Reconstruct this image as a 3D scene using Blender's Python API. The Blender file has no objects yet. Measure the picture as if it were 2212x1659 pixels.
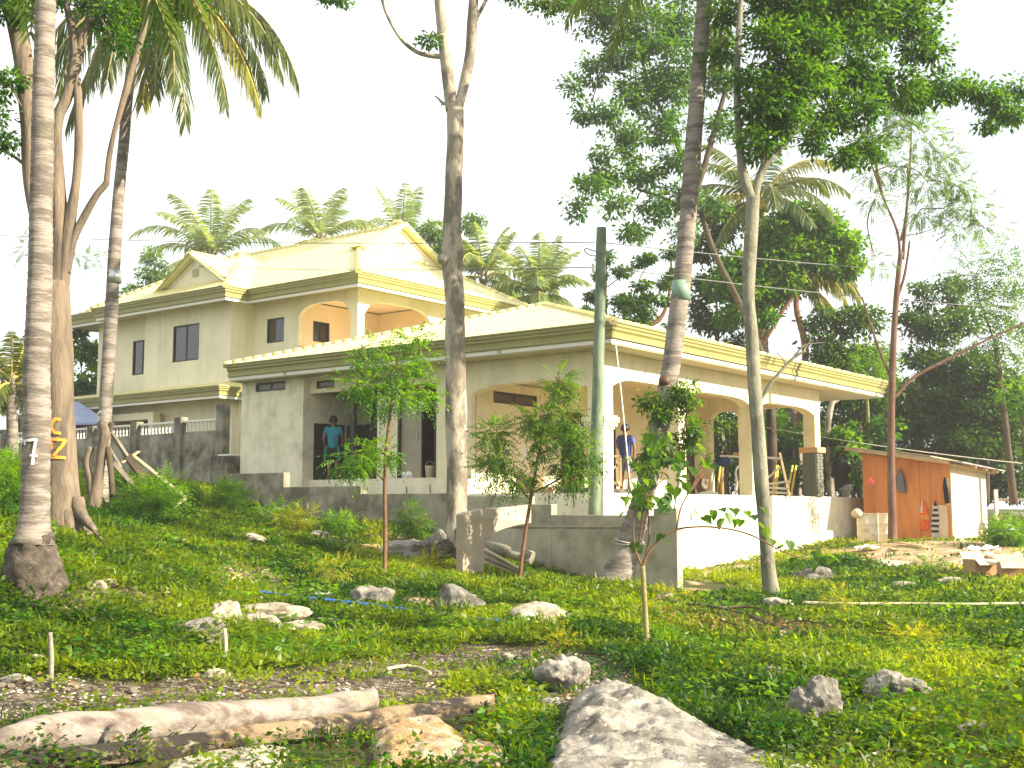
import bpy, bmesh, math, random
import numpy as np
from mathutils import Vector, Matrix, noise
R=math.radians; PI=math.pi
random.seed(7); rng=np.random.default_rng(11)
SC=bpy.context.scene; COL=SC.collection
# ------------------------------------------------------------------ camera
ZC=1.7; PIT=R(5.95); FP=2575.; CX=1106.; CY=829.5
cam=bpy.data.objects.new('camera',bpy.data.cameras.new('camera')); COL.objects.link(cam)
cam.location=(0,0,ZC); cam.rotation_euler=(R(90)+PIT,0,0)
cam.data.sensor_width=36; cam.data.lens=FP/2212*36; cam.data.clip_end=2000; cam.data.clip_start=.1
SC.camera=cam
# ------------------------------------------------------------------ light
SUN_AZ=R(-21); SUN_EL=R(27)          # direction towards the sun
S=Vector((math.cos(SUN_EL)*math.cos(SUN_AZ),math.cos(SUN_EL)*math.sin(SUN_AZ),math.sin(SUN_EL)))
w=bpy.data.worlds.new('World'); SC.world=w; w.use_nodes=True
nt=w.node_tree; nt.nodes.clear()
def N(t,typ,**k):
    n=t.nodes.new(typ)
    for a,b in k.items(): setattr(n,a,b)
    return n
sky=N(nt,'ShaderNodeTexSky',sky_type='NISHITA',sun_disc=False,sun_elevation=SUN_EL,sun_rotation=math.atan2(S.x,S.y))
sky.air_density=1.0; sky.dust_density=2.0
tc=N(nt,'ShaderNodeTexCoord'); mp=N(nt,'ShaderNodeMapping'); mp.inputs['Scale'].default_value=(1.0,1.0,2.2)
mp.inputs['Location'].default_value=(.35,.2,.1)
nz=N(nt,'ShaderNodeTexNoise'); nz.inputs['Scale'].default_value=1.7; nz.inputs['Detail'].default_value=6; nz.inputs['Roughness'].default_value=.55
rp=N(nt,'ShaderNodeValToRGB'); rp.color_ramp.elements[0].position=.36; rp.color_ramp.elements[0].color=(.6,.6,.6,1)
rp.color_ramp.elements[1].position=.52; rp.color_ramp.elements[1].color=(1,1,1,1)
mx=N(nt,'ShaderNodeMix',data_type='RGBA'); mx.inputs[7].default_value=(4.1,4.2,4.2,1)
bg=N(nt,'ShaderNodeBackground'); bg.inputs['Strength'].default_value=.12
out=N(nt,'ShaderNodeOutputWorld')
L=nt.links.new
L(tc.outputs['Generated'],mp.inputs['Vector']); L(mp.outputs[0],nz.inputs['Vector']); L(nz.outputs[0],rp.inputs[0])
L(rp.outputs[0],mx.inputs[0]); L(sky.outputs[0],mx.inputs[6]); L(mx.outputs[2],bg.inputs[0]); L(bg.outputs[0],out.inputs[0])
sl=bpy.data.lights.new('sun','SUN'); sl.energy=5.0; sl.angle=R(.6); sl.color=(1,.88,.69)
so=bpy.data.objects.new('sun',sl); COL.objects.link(so); so.location=(20,-5,30)
so.rotation_euler=S.to_track_quat('Z','Y').to_euler()
SC.view_settings.view_transform='Standard'; SC.view_settings.look='None'; SC.view_settings.exposure=1.58; SC.view_settings.gamma=1
SC.view_settings.use_curve_mapping=False
SC.render.engine='CYCLES'
try:
    SC.cycles.max_bounces=7; SC.cycles.transparent_max_bounces=6; SC.cycles.use_denoising=True
except Exception: pass
# ------------------------------------------------------------------ pixel <-> place helpers (survey of the photograph)
def ray(x,y):
    dx=x-CX; dy=CY-y; Y=FP*math.cos(PIT)-dy*math.sin(PIT); Z=FP*math.sin(PIT)+dy*math.cos(PIT)
    return dx/Y,Z/Y
def at(x,y,d):
    r=ray(x,y); return Vector((r[0]*d,d,ZC+r[1]*d))
def project(P):
    P=np.asarray(P,float); z=P[...,2]-ZC; y=P[...,1]
    f=y*math.cos(PIT)+z*math.sin(PIT); up=-y*math.sin(PIT)+z*math.cos(PIT)
    f=np.where(f<.01,.01,f)
    return CX+FP*P[...,0]/f, CY-FP*up/f
def pxm(d): return d/FP      # metres per survey pixel at depth d
TH=R(37.7); U=Vector((math.sin(TH),math.cos(TH),0)); V=Vector((-math.cos(TH),math.sin(TH),0))
C0=at(1304,1064,27); C0.z=0
def HW(a,b,z=0): return C0+U*a+V*b+Vector((0,0,z))
HROT=math.atan2(U.y,U.x)
# ------------------------------------------------------------------ terrain
CP=[(0,1659,7.3),(1106,1659,7.8),(2212,1659,7.8),(0,1500,9.3),(600,1500,10),(1106,1500,10.8),(1700,1500,10.8),(2212,1500,10.8),
(0,1380,10.9),(500,1380,13),(1106,1380,14.5),(1400,1412,13.5),(1700,1400,14.5),(2212,1400,14.5),(70,1262,12.2),(145,1152,16.5),
(300,1240,15),(500,1290,16),(700,1240,19),(400,1105,25),(200,1090,24),(480,1068,30),(600,1120,27.5),(830,1240,19.5),(985,1205,23),
(1023,1253,21.3),(1125,1265,20),(1340,1270,20.5),(1461,1292,21.8),(1477,1237,29.8),(1644,1206,33.2),(1790,1175,36.9),(1665,1300,19.5),
(1927,1172,31),(2212,1290,19.5),(2212,1235,24),(2130,1170,34),(2055,1172,33),(0,1030,24),(900,1150,25.5),(-300,1500,9),(-300,1250,12),(-300,1000,25),
(2500,1500,11),(2500,1300,19),(2500,1180,33)]
cpw=np.array([list(at(*c)) for c in CP]+[[0,2,-.05],[-8,2,.1],[8,2,-.1],[0,-8,-.3],[-12,-6,.2],[14,-6,-.3],[-40,60,2.0],[0,70,1.9],[45,65,1.2],[50,20,.2],[-50,15,1.8]])
def _k(r2): return np.where(r2>1e-9,.5*r2*np.log(np.maximum(r2,1e-9)),0)
NCP=len(cpw); n=NCP; d2=((cpw[:,None,:2]-cpw[None,:,:2])**2).sum(-1)
A=np.zeros((n+3,n+3)); A[:n,:n]=_k(d2)+np.eye(n)*.25; A[:n,n]=1; A[:n,n+1:]=cpw[:,:2]; A[n,:n]=1; A[n+1:,:n]=cpw[:,:2].T
tps=np.linalg.solve(A,np.concatenate([cpw[:,2],[0,0,0]]))
def gz(x,y):
    x=np.asarray(x,float); y=np.asarray(y,float); sh=x.shape; x=x.ravel(); y=y.ravel()
    xc=np.clip(x,-48,50); yc=np.clip(y,-10,68)
    r2=(xc[:,None]-cpw[None,:,0])**2+(yc[:,None]-cpw[None,:,1])**2
    z=_k(r2)@tps[:NCP]+tps[NCP]+tps[NCP+1]*xc+tps[NCP+2]*yc
    z=z+.025*np.sin(x*1.7+y*.6)*np.cos(y*1.3-x*.4)+.012*np.sin(x*4.1+1)*np.sin(y*3.7)
    return z.reshape(sh)
def g1(x,y): return float(gz(np.array([x]),np.array([y]))[0])
def onground(px,py,d0=8,d1=60):
    """ground point seen at survey pixel"""
    r=ray(px,py); ds=np.linspace(d0,d1,600); z=gz(ds*r[0],ds); h=ZC+r[1]*ds-z
    i=np.argmax(h<0) if (h<0).any() else len(ds)-1
    d=ds[i]; return Vector((r[0]*d,d,float(z[i])))
def gsnap(px,d):  # ground point on the vertical through column px at depth d
    x=(px-CX)/FP*d*1.0; x=ray(px,1098)[0]*d; return Vector((x,d,g1(x,d)))
# ------------------------------------------------------------------ materials
MATS={}
def mat(name,base,rough=.8,metal=0,spec=.3,noise_s=0,noise_c=None,amt=.5,bump=0,bump_s=None,detail=5,stretch=(1,1,1),rampw=(.35,.65),coat=0,obj=True,layers=(),streak=None):
    m=bpy.data.materials.new(name); m.use_nodes=True; t=m.node_tree; b=t.nodes['Principled BSDF']; l=t.links.new
    b.inputs['Base Color'].default_value=(*base,1); b.inputs['Roughness'].default_value=rough; b.inputs['Metallic'].default_value=metal
    b.inputs['Specular IOR Level'].default_value=spec
    if coat: b.inputs['Coat Weight'].default_value=coat
    tcn=N(t,'ShaderNodeTexCoord'); mpn=N(t,'ShaderNodeMapping'); mpn.inputs['Scale'].default_value=stretch; l(tcn.outputs['Object'],mpn.inputs['Vector'])
    cur=None
    def addn(scale,colr,lo,hi,cur,det=5):
        nn=N(t,'ShaderNodeTexNoise'); nn.inputs['Scale'].default_value=scale; nn.inputs['Detail'].default_value=det; nn.inputs['Roughness'].default_value=.62
        l(mpn.outputs[0],nn.inputs['Vector']); r_=N(t,'ShaderNodeMapRange'); r_.inputs['From Min'].default_value=lo; r_.inputs['From Max'].default_value=hi
        l(nn.outputs[0],r_.inputs['Value']); mm=N(t,'ShaderNodeMix',data_type='RGBA')
        l(r_.outputs[0],mm.inputs[0])
        if cur is None: mm.inputs[6].default_value=(*base,1)
        else: l(cur,mm.inputs[6])
        mm.inputs[7].default_value=(*colr,1); return mm.outputs[2],nn
    if noise_s: cur,_=addn(noise_s,noise_c or tuple(c*(1-amt) for c in base),rampw[0],rampw[1],cur,detail)
    for (s_,c_,lo,hi) in layers: cur,_=addn(s_,c_,lo,hi,cur)
    if streak:
        m2=N(t,'ShaderNodeMapping'); m2.inputs['Scale'].default_value=(2.2,2.2,.16); l(tcn.outputs['Object'],m2.inputs['Vector'])
        n2=N(t,'ShaderNodeTexNoise'); n2.inputs['Scale'].default_value=1.6; n2.inputs['Detail'].default_value=7; n2.inputs['Roughness'].default_value=.7; l(m2.outputs[0],n2.inputs['Vector'])
        r2=N(t,'ShaderNodeMapRange'); r2.inputs['From Min'].default_value=.52; r2.inputs['From Max'].default_value=.72; r2.inputs['To Max'].default_value=.55; l(n2.outputs[0],r2.inputs['Value'])
        mm=N(t,'ShaderNodeMix',data_type='RGBA'); l(r2.outputs[0],mm.inputs[0])
        if cur is None: mm.inputs[6].default_value=(*base,1)
        else: l(cur,mm.inputs[6])
        mm.inputs[7].default_value=(*streak,1); cur=mm.outputs[2]
    if cur is not None: l(cur,b.inputs['Base Color'])
    if bump:
        nn=N(t,'ShaderNodeTexNoise'); nn.inputs['Scale'].default_value=bump_s or noise_s*2 or 20; nn.inputs['Detail'].default_value=6; nn.inputs['Roughness'].default_value=.65
        l(mpn.outputs[0],nn.inputs['Vector']); bp=N(t,'ShaderNodeBump'); bp.inputs['Strength'].default_value=bump; bp.inputs['Distance'].default_value=.03
        l(nn.outputs[0],bp.inputs['Height']); l(bp.outputs[0],b.inputs['Normal'])
    MATS[name]=m; return m
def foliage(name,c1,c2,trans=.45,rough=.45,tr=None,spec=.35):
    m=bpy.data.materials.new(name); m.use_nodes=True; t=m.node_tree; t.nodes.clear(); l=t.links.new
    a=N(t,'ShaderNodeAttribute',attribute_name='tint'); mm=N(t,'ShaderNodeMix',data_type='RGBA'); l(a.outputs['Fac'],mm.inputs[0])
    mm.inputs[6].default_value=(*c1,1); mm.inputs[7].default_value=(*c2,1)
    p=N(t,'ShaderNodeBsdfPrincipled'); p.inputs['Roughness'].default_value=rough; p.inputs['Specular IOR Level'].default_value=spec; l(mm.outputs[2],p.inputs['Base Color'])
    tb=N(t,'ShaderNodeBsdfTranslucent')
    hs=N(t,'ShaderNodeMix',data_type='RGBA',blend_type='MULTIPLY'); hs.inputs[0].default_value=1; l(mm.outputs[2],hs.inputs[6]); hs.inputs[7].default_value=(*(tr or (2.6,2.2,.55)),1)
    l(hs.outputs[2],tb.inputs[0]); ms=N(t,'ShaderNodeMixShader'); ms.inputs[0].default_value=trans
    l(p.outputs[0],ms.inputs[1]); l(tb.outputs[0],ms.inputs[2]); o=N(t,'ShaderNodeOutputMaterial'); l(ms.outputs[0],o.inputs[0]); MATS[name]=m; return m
M_stucco=mat('cream_stucco',(.79,.72,.48),.85,streak=(.55,.49,.31),noise_s=1.2,noise_c=(.62,.55,.35),rampw=(.45,.8),bump=.12,bump_s=60)
M_stucco2=mat('cream_stucco_main',(.82,.76,.53),.85,streak=(.6,.55,.37),noise_s=.9,noise_c=(.66,.6,.4),rampw=(.45,.8),bump=.1,bump_s=60)
M_peach=mat('peach_stucco',(.78,.62,.42),.85,noise_s=1.5,noise_c=(.72,.56,.37),bump=.08,bump_s=60)
M_white=mat('pale_render',(.8,.74,.55),.85,streak=(.48,.43,.3),noise_s=2,noise_c=(.55,.5,.35),rampw=(.45,.75),bump=.15,bump_s=50,layers=((.8,(.5,.46,.33),.6,.75),))
M_trim=mat('yellow_trim_paint',(.29,.27,.09),.5,noise_s=2,noise_c=(.24,.22,.075),rampw=(.4,.8),spec=.4)
M_trimg=mat('olive_trim_paint',(.36,.36,.15),.5,noise_s=3,noise_c=(.3,.3,.13),rampw=(.4,.8),spec=.4)
M_soffit=mat('soffit_board',(.55,.49,.31),.8,noise_s=2,noise_c=(.48,.42,.27))
M_gutter=mat('white_fascia_strip',(.75,.72,.62),.5)
M_conc=mat('raw_concrete',(.33,.3,.22),.9,noise_s=1.6,noise_c=(.13,.12,.09),rampw=(.4,.62),bump=.35,bump_s=30,layers=((6,(.26,.235,.17),.55,.75),(.7,(.09,.09,.06),.58,.75)))
M_concl=mat('light_concrete',(.5,.46,.35),.9,streak=(.26,.24,.17),noise_s=1.3,noise_c=(.26,.235,.165),rampw=(.4,.65),bump=.25,bump_s=35,layers=((5,(.4,.36,.26),.58,.8),))
M_concp=mat('pink_concrete',(.42,.34,.26),.9,noise_s=2,noise_c=(.33,.27,.2),rampw=(.4,.65),bump=.3,bump_s=30,layers=((7,(.48,.42,.34),.58,.8),))
M_fence=mat('mould_stained_concrete',(.32,.3,.23),.95,noise_s=1.1,noise_c=(.075,.07,.05),rampw=(.42,.62),bump=.35,bump_s=25,layers=((7,(.3,.28,.21),.55,.8),(3,(.06,.06,.045),.62,.75)))
M_dark=mat('painted_shade',(.02,.018,.012),.8)  # near-black colour standing in for unlit depth
M_inner=mat('inner_wall',(.33,.3,.22),.9,noise_s=2,noise_c=(.27,.25,.18))
M_frame=mat('brown_frame',(.035,.025,.015),.5)
M_glass=mat('dark_room_glass',(.012,.011,.008),.08,spec=.6,coat=.3)  # opaque near-black: the dark rooms behind are painted into the panes
M_louvre=mat('brown_louvre_glass',(.09,.075,.045),.25,spec=.5)
M_door=mat('brown_door',(.1,.05,.022),.5,noise_s=3,noise_c=(.07,.035,.015),stretch=(1,1,.15))
M_cap=mat('orange_cap_paint',(.55,.32,.14),.7)
M_tile=mat('grey_green_stone_tile',(.16,.17,.12),.85,noise_s=8,noise_c=(.1,.11,.08),bump=.4,bump_s=30)
M_floor=mat('screed_floor',(.4,.35,.25),.9,noise_s=2,noise_c=(.32,.28,.2),bump=.2,bump_s=30)
def roofmat(name,c):
    m=mat(name,c,.45,spec=.35,noise_s=1.2,noise_c=tuple(x*.85 for x in c),rampw=(.4,.8)); return m
M_roof=roofmat('pale_yellow_roof_sheet',(.72,.65,.28))
M_coc=mat('coconut_bark',(.26,.225,.19),.9,noise_s=2.2,noise_c=(.13,.11,.09),rampw=(.45,.57),bump=.8,bump_s=9,stretch=(1,1,5),layers=((5,(.28,.235,.19),.56,.72),(1.2,(.16,.16,.1),.6,.75)))
M_boss=mat('coconut_root_boss',(.11,.09,.07),1,noise_s=9,noise_c=(.05,.04,.03),bump=1,bump_s=25,layers=((14,(.17,.14,.11),.58,.7),))
M_bark=mat('pale_bark',(.4,.35,.27),.9,noise_s=2.5,noise_c=(.16,.135,.1),rampw=(.46,.56),bump=.6,bump_s=18,stretch=(1,1,.45),layers=((9,(.4,.32,.22),.56,.72),(1.3,(.22,.21,.14),.58,.75),(22,(.1,.08,.055),.66,.74)))
M_barkg=mat('grey_green_bark',(.23,.22,.155),.9,noise_s=3,noise_c=(.11,.11,.075),rampw=(.42,.62),bump=.6,bump_s=25,stretch=(1,1,.5),layers=((11,(.36,.32,.24),.56,.72),(24,(.08,.075,.05),.62,.72)))
M_bigbark=mat('rough_brown_bark',(.19,.145,.1),.95,noise_s=4,noise_c=(.1,.08,.06),rampw=(.42,.62),bump=.9,bump_s=14,stretch=(1.6,1.6,.3),layers=((3,(.25,.2,.14),.56,.75),(1.1,(.2,.18,.12),.6,.75)))
M_redbark=mat('red_brown_bark',(.15,.095,.065),.9,noise_s=5,noise_c=(.1,.05,.03),bump=.5,bump_s=20,stretch=(1,1,.4))
M_dkbark=mat('dark_bark',(.09,.07,.045),.9,noise_s=4,noise_c=(.05,.04,.025),bump=.5,bump_s=15)
M_stem=mat('brown_sapling_bark',(.19,.1,.05),.8,noise_s=12,noise_c=(.12,.06,.03),bump=.4)
M_stemy=mat('yellow_sapling_bark',(.3,.26,.1),.8,noise_s=12,noise_c=(.18,.15,.06),bump=.4)
M_pole=mat('green_painted_pole',(.19,.24,.16),.8,streak=(.09,.1,.06),noise_s=5,noise_c=(.09,.13,.085),rampw=(.4,.65),bump=.4,bump_s=25,stretch=(1,1,.3),layers=((8,(.22,.27,.17),.58,.75),))
M_rope=mat('grey_rope',(.45,.42,.36),.9)
M_wire=mat('wire',(.18,.18,.18),.7)
M_wirew=mat('pale_line',(.75,.72,.6),.7)
M_wood=mat('raw_lumber',(.5,.36,.2),.85,noise_s=5,noise_c=(.38,.27,.14),stretch=(1,1,1),bump=.2,bump_s=20)
M_wgrey=mat('weathered_lumber',(.27,.235,.19),.9,noise_s=5,noise_c=(.15,.13,.1),bump=.4,bump_s=20)
M_log=mat('driftwood_log',(.27,.235,.2),.85,noise_s=3.2,noise_c=(.12,.09,.07),rampw=(.45,.58),bump=.7,bump_s=12,stretch=(.35,1.6,1.6),layers=((1.4,(.3,.17,.08),.58,.74),(9,(.38,.33,.28),.58,.75),(16,(.09,.06,.04),.68,.76)))
M_plank=mat('split_beam',(.24,.17,.1),.9,noise_s=3,noise_c=(.03,.025,.02),rampw=(.42,.54),bump=.9,bump_s=14,stretch=(.4,2,2),layers=((8,(.42,.34,.23),.56,.75),))
M_rock=mat('grey_limestone',(.27,.25,.21),.95,noise_s=3,noise_c=(.10,.09,.075),rampw=(.44,.6),bump=1,bump_s=10,layers=((12,(.42,.38,.32),.54,.7),(28,(.07,.065,.055),.6,.7)))
M_rockw=mat('white_coral_stone',(.42,.37,.28),.95,noise_s=6,noise_c=(.2,.17,.12),rampw=(.45,.62),bump=1,bump_s=16,layers=((25,(.18,.15,.11),.62,.72),))
M_rocko=mat('ochre_limestone',(.32,.2,.09),.95,noise_s=5,noise_c=(.36,.31,.23),rampw=(.48,.58),bump=1,bump_s=14,layers=((20,(.12,.085,.045),.56,.68),))
M_rockd=mat('dark_grey_boulder',(.19,.175,.15),.95,noise_s=5,noise_c=(.08,.075,.06),rampw=(.44,.6),bump=1,bump_s=16,layers=((16,(.3,.28,.24),.56,.68),))
M_gravel=mat('gravel_stone',(.4,.36,.29),.9,noise_s=3,noise_c=(.16,.13,.1),rampw=(.46,.54))
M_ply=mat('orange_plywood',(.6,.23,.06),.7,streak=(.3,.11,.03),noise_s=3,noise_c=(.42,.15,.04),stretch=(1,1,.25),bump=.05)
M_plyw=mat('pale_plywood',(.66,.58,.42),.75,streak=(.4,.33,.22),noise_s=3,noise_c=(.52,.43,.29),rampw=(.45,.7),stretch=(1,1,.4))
M_tin=mat('grey_roof_sheet',(.4,.42,.43),.45,metal=.4,noise_s=3,noise_c=(.28,.27,.25))
M_blue=mat('blue_roof_sheet',(.3,.36,.55),.5,noise_s=2,noise_c=(.24,.29,.46))
M_drum=mat('cream_drum_paint',(.62,.55,.4),.6,noise_s=5,noise_c=(.35,.25,.15),rampw=(.56,.68))
M_card=mat('cardboard',(.4,.25,.12),.9,noise_s=4,noise_c=(.34,.2,.1))
M_cardl=mat('pale_cardboard',(.6,.5,.36),.9,noise_s=4,noise_c=(.5,.41,.28))
M_cardd=mat('shaded_card_inside',(.16,.09,.045),.9)  # darker card for box bottoms, inner shade put into the colour
M_plasw=mat('white_plastic',(.7,.7,.62),.35,spec=.5)
M_paper=mat('paper',(.75,.74,.7),.9)
M_paintw=mat('white_paint_mark',(.75,.74,.7),.8,noise_s=30,noise_c=(.5,.48,.44))
M_painto=mat('orange_paint_mark',(.7,.3,.02),.8,noise_s=30,noise_c=(.5,.24,.05))
M_silver=mat('tin_band',(.5,.54,.52),.3,metal=.7)
M_band=mat('green_band',(.2,.3,.22),.5)
M_pipe=mat('blue_pipe',(.02,.09,.4),.35,spec=.5)
M_bam=mat('pale_bamboo',(.55,.48,.3),.6,noise_s=6,noise_c=(.42,.36,.2))
M_bamy=mat('yellow_bamboo',(.62,.46,.07),.5)
M_skin=mat('skin',(.23,.11,.06),.55); M_hair=mat('black_hair',(.012,.01,.009),.5)
M_soil=mat('dark_soil',(.09,.06,.035),1,noise_s=8,noise_c=(.05,.035,.02),bump=.6)
def cloth(name,c): return mat(name,c,.9,noise_s=6,noise_c=tuple(x*.8 for x in c),bump=.3,bump_s=12)
M_teal=cloth('teal_cloth',(.02,.27,.36)); M_navy=cloth('navy_cloth',(.035,.05,.16)); M_sleeve=cloth('violet_blue_cloth',(.1,.11,.42)); M_gcloth=cloth('grey_cloth',(.17,.17,.2))
M_bcloth=cloth('black_cloth',(.015,.015,.02)); M_wcloth=cloth('white_cloth',(.6,.6,.58)); M_green=cloth('green_cloth',(.01,.22,.08)); M_orange=cloth('orange_cloth',(.75,.14,.01)); M_pink=cloth('pink_cloth',(.7,.12,.12))
M_tarp=cloth('blue_tarp',(.012,.035,.12)); M_sack=mat('teal_sack',(.25,.5,.42),.6)
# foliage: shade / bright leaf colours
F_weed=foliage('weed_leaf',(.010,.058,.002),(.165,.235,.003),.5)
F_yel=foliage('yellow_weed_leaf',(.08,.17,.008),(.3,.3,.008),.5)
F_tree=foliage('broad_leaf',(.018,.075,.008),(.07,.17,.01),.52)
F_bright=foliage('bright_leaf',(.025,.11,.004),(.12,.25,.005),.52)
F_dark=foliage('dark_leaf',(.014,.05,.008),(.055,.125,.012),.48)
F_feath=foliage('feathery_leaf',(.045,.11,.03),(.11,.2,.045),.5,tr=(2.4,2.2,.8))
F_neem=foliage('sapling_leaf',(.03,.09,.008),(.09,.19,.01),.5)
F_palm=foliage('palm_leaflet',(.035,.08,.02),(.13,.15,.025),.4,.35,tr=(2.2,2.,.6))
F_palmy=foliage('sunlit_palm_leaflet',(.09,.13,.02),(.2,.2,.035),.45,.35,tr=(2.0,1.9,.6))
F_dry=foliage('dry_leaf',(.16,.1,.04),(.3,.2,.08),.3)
# ------------------------------------------------------------------ object helpers
PINV={}
def link(o,parent=None):
    COL.objects.link(o)
    if parent is not None:
        o.parent=parent
        q=PINV.get(parent.name)
        if q is not None: o.matrix_parent_inverse=Matrix.Translation(-q)
        if q is not None: PINV[o.name]=None
    return o
def tagit(o,label=None,cat=None,group=None,kind=None):
    if label: o['label']=label
    if cat: o['category']=cat
    if group: o['group']=group
    if kind: o['kind']=kind
    return o
def thing(name,label,cat,loc=(0,0,0),group=None,rot=None):
    """an Empty at the thing's base; without rot its parts are authored in world coordinates"""
    o=bpy.data.objects.new(name,None); COL.objects.link(o); o.location=loc; o.empty_display_size=.2
    if rot is None: PINV[o.name]=Vector(loc)
    else: o.rotation_euler=(0,0,rot)
    return tagit(o,label,cat,group)
class MB:
    def __init__(s): s.v=[]; s.f=[]; s.mi=[]; s.sm=[]
    def add(s,vs,fs,mi=0,sm=False):
        k=len(s.v); s.v+= [tuple(p) for p in vs]; s.f+=[tuple(i+k for i in f) for f in fs]; s.mi+=[mi]*len(fs); s.sm+=[sm]*len(fs); return s
    def box(s,a,b,mi=0):
        (x0,y0,z0),(x1,y1,z1)=a,b
        return s.add([(x0,y0,z0),(x1,y0,z0),(x1,y1,z0),(x0,y1,z0),(x0,y0,z1),(x1,y0,z1),(x1,y1,z1),(x0,y1,z1)],[(0,3,2,1),(4,5,6,7),(0,1,5,4),(1,2,6,5),(2,3,7,6),(3,0,4,7)],mi)
    def obox(s,p,q,w,h,up=Vector((0,0,1)),mi=0):
        p=Vector(p);q=Vector(q); d=(q-p).normalized(); sd=d.cross(up)
        if sd.length<1e-3: sd=d.cross(Vector((1,0,0)))
        sd.normalize(); u2=sd.cross(d).normalized(); vs=[]
        for c in (p,q):
            for i,j in ((-1,-1),(1,-1),(1,1),(-1,1)): vs.append(c+sd*(i*w/2)+u2*(j*h/2))
        return s.add(vs,[(0,1,2,3),(7,6,5,4),(0,4,5,1),(1,5,6,2),(2,6,7,3),(3,7,4,0)],mi)
    def tube(s,pts,rad,n=10,mi=0,caps=True,jit=0,sm=True,flat=1.0):
        pts=[Vector(p) for p in pts]; k=len(s.v); m=len(pts); ref=None
        for i,p in enumerate(pts):
            d=(pts[min(i+1,m-1)]-pts[max(i-1,0)]).normalized()
            if ref is None: ref=d.cross(Vector((0,1,0)) if abs(d.y)<.9 else Vector((1,0,0))).normalized()
            ref=(ref-d*ref.dot(d)).normalized(); b=d.cross(ref); r=rad[i] if hasattr(rad,'__len__') else rad
            for j in range(n):
                a=2*PI*j/n; rr=r*(1+(noise.noise(Vector((math.cos(a)*1.3+p.x,math.sin(a)*1.3+p.y,p.z*1.5)))*jit if jit else 0))
                s.v.append(tuple(p+ref*(math.cos(a)*rr)+b*(math.sin(a)*rr*flat)))
        for i in range(m-1):
            for j in range(n):
                s.f.append((k+i*n+j,k+i*n+(j+1)%n,k+(i+1)*n+(j+1)%n,k+(i+1)*n+j)); s.mi.append(mi); s.sm.append(sm)
        if caps:
            s.f.append(tuple(k+j for j in range(n-1,-1,-1))); s.f.append(tuple(k+(m-1)*n+j for j in range(n))); s.mi+=[mi,mi]; s.sm+=[False,False]
        return s
    def prism(s,poly,off,mi=0):
        """closed polygon (3-D points) extruded by the vector off"""
        p=[Vector(q) for q in poly]; o=Vector(off); n=len(p)
        return s.add(p+[q+o for q in p],[tuple(range(n-1,-1,-1)),tuple(range(n,2*n))]+[(i,(i+1)%n,n+(i+1)%n,n+i) for i in range(n)],mi)
    def lathe(s,prof,c,n=16,mi=0,sm=True):
        k=len(s.v); c=Vector(c)
        for r,z in prof:
            for j in range(n): a=2*PI*j/n; s.v.append((c.x+r*math.cos(a),c.y+r*math.sin(a),c.z+z))
        m=len(prof)
        for i in range(m-1):
            for j in range(n): s.f.append((k+i*n+j,k+i*n+(j+1)%n,k+(i+1)*n+(j+1)%n,k+(i+1)*n+j)); s.mi.append(mi); s.sm.append(sm)
        s.f.append(tuple(k+j for j in range(n-1,-1,-1))); s.f.append(tuple(k+(m-1)*n+j for j in range(n))); s.mi+=[mi,mi]; s.sm+=[False,False]
        return s
    def mesh(s,name,mats):
        me=bpy.data.meshes.new(name); me.from_pydata(s.v,[],s.f)
        for m in (mats if isinstance(mats,(list,tuple)) else [mats]): me.materials.append(m)
        me.polygons.foreach_set('material_index',s.mi); me.polygons.foreach_set('use_smooth',s.sm); me.update(); return me
    def build(s,name,mats,parent=None,bevel=0,**tg):
        o=bpy.data.objects.new(name,s.mesh(name,mats)); link(o,parent)
        if bevel:
            b=o.modifiers.new('b','BEVEL'); b.width=bevel; b.segments=2; b.limit_method='ANGLE'; b.angle_limit=R(40)
        return tagit(o,**tg)
def npmesh(name,verts,quads,mats,parent=None,tint=None,smooth=False,**tg):
    me=bpy.data.meshes.new(name); verts=np.ascontiguousarray(verts,np.float32); q=np.ascontiguousarray(quads,np.int32)
    me.vertices.add(len(verts)); me.vertices.foreach_set('co',verts.ravel()); k=q.shape[1]
    me.loops.add(q.size); me.loops.foreach_set('vertex_index',q.ravel()); me.polygons.add(len(q))
    me.polygons.foreach_set('loop_start',np.arange(0,q.size,k,dtype=np.int32)); me.polygons.foreach_set('loop_total',np.full(len(q),k,np.int32))
    if smooth: me.polygons.foreach_set('use_smooth',np.ones(len(q),bool))
    for m in (mats if isinstance(mats,(list,tuple)) else [mats]): me.materials.append(m)
    if tint is not None:
        at_=me.attributes.new('tint','FLOAT','POINT'); at_.data.foreach_set('value',np.ascontiguousarray(tint,np.float32))
    me.update(calc_edges=True); o=bpy.data.objects.new(name,me); link(o,parent); return tagit(o,**tg)
def unit(a): return a/np.maximum(np.linalg.norm(a,axis=-1,keepdims=True),1e-6)
def leafquads(P,D,L_,W_,tint,up=None):
    """P base, D direction, L length, W width -> folded diamond leaves"""
    n=len(P); D=unit(D); 
    if up is None: up=unit(rng.normal(size=(n,3))*.55+np.array([0,0,1.]))
    Sd=unit(np.cross(D,up)); Nn=np.cross(Sd,D); L_=np.asarray(L_).reshape(-1,1)*np.ones((n,1)); W_=np.asarray(W_).reshape(-1,1)*np.ones((n,1))
    mid=P+D*L_*.42; tip=P+D*L_-Nn*L_*.12
    v=np.stack([P,mid+Sd*W_/2+Nn*W_*.15,tip,mid-Sd*W_/2+Nn*W_*.15],1).reshape(-1,3)
    q=np.arange(4*n).reshape(n,4); return v,q,np.repeat(tint,4)
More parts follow.
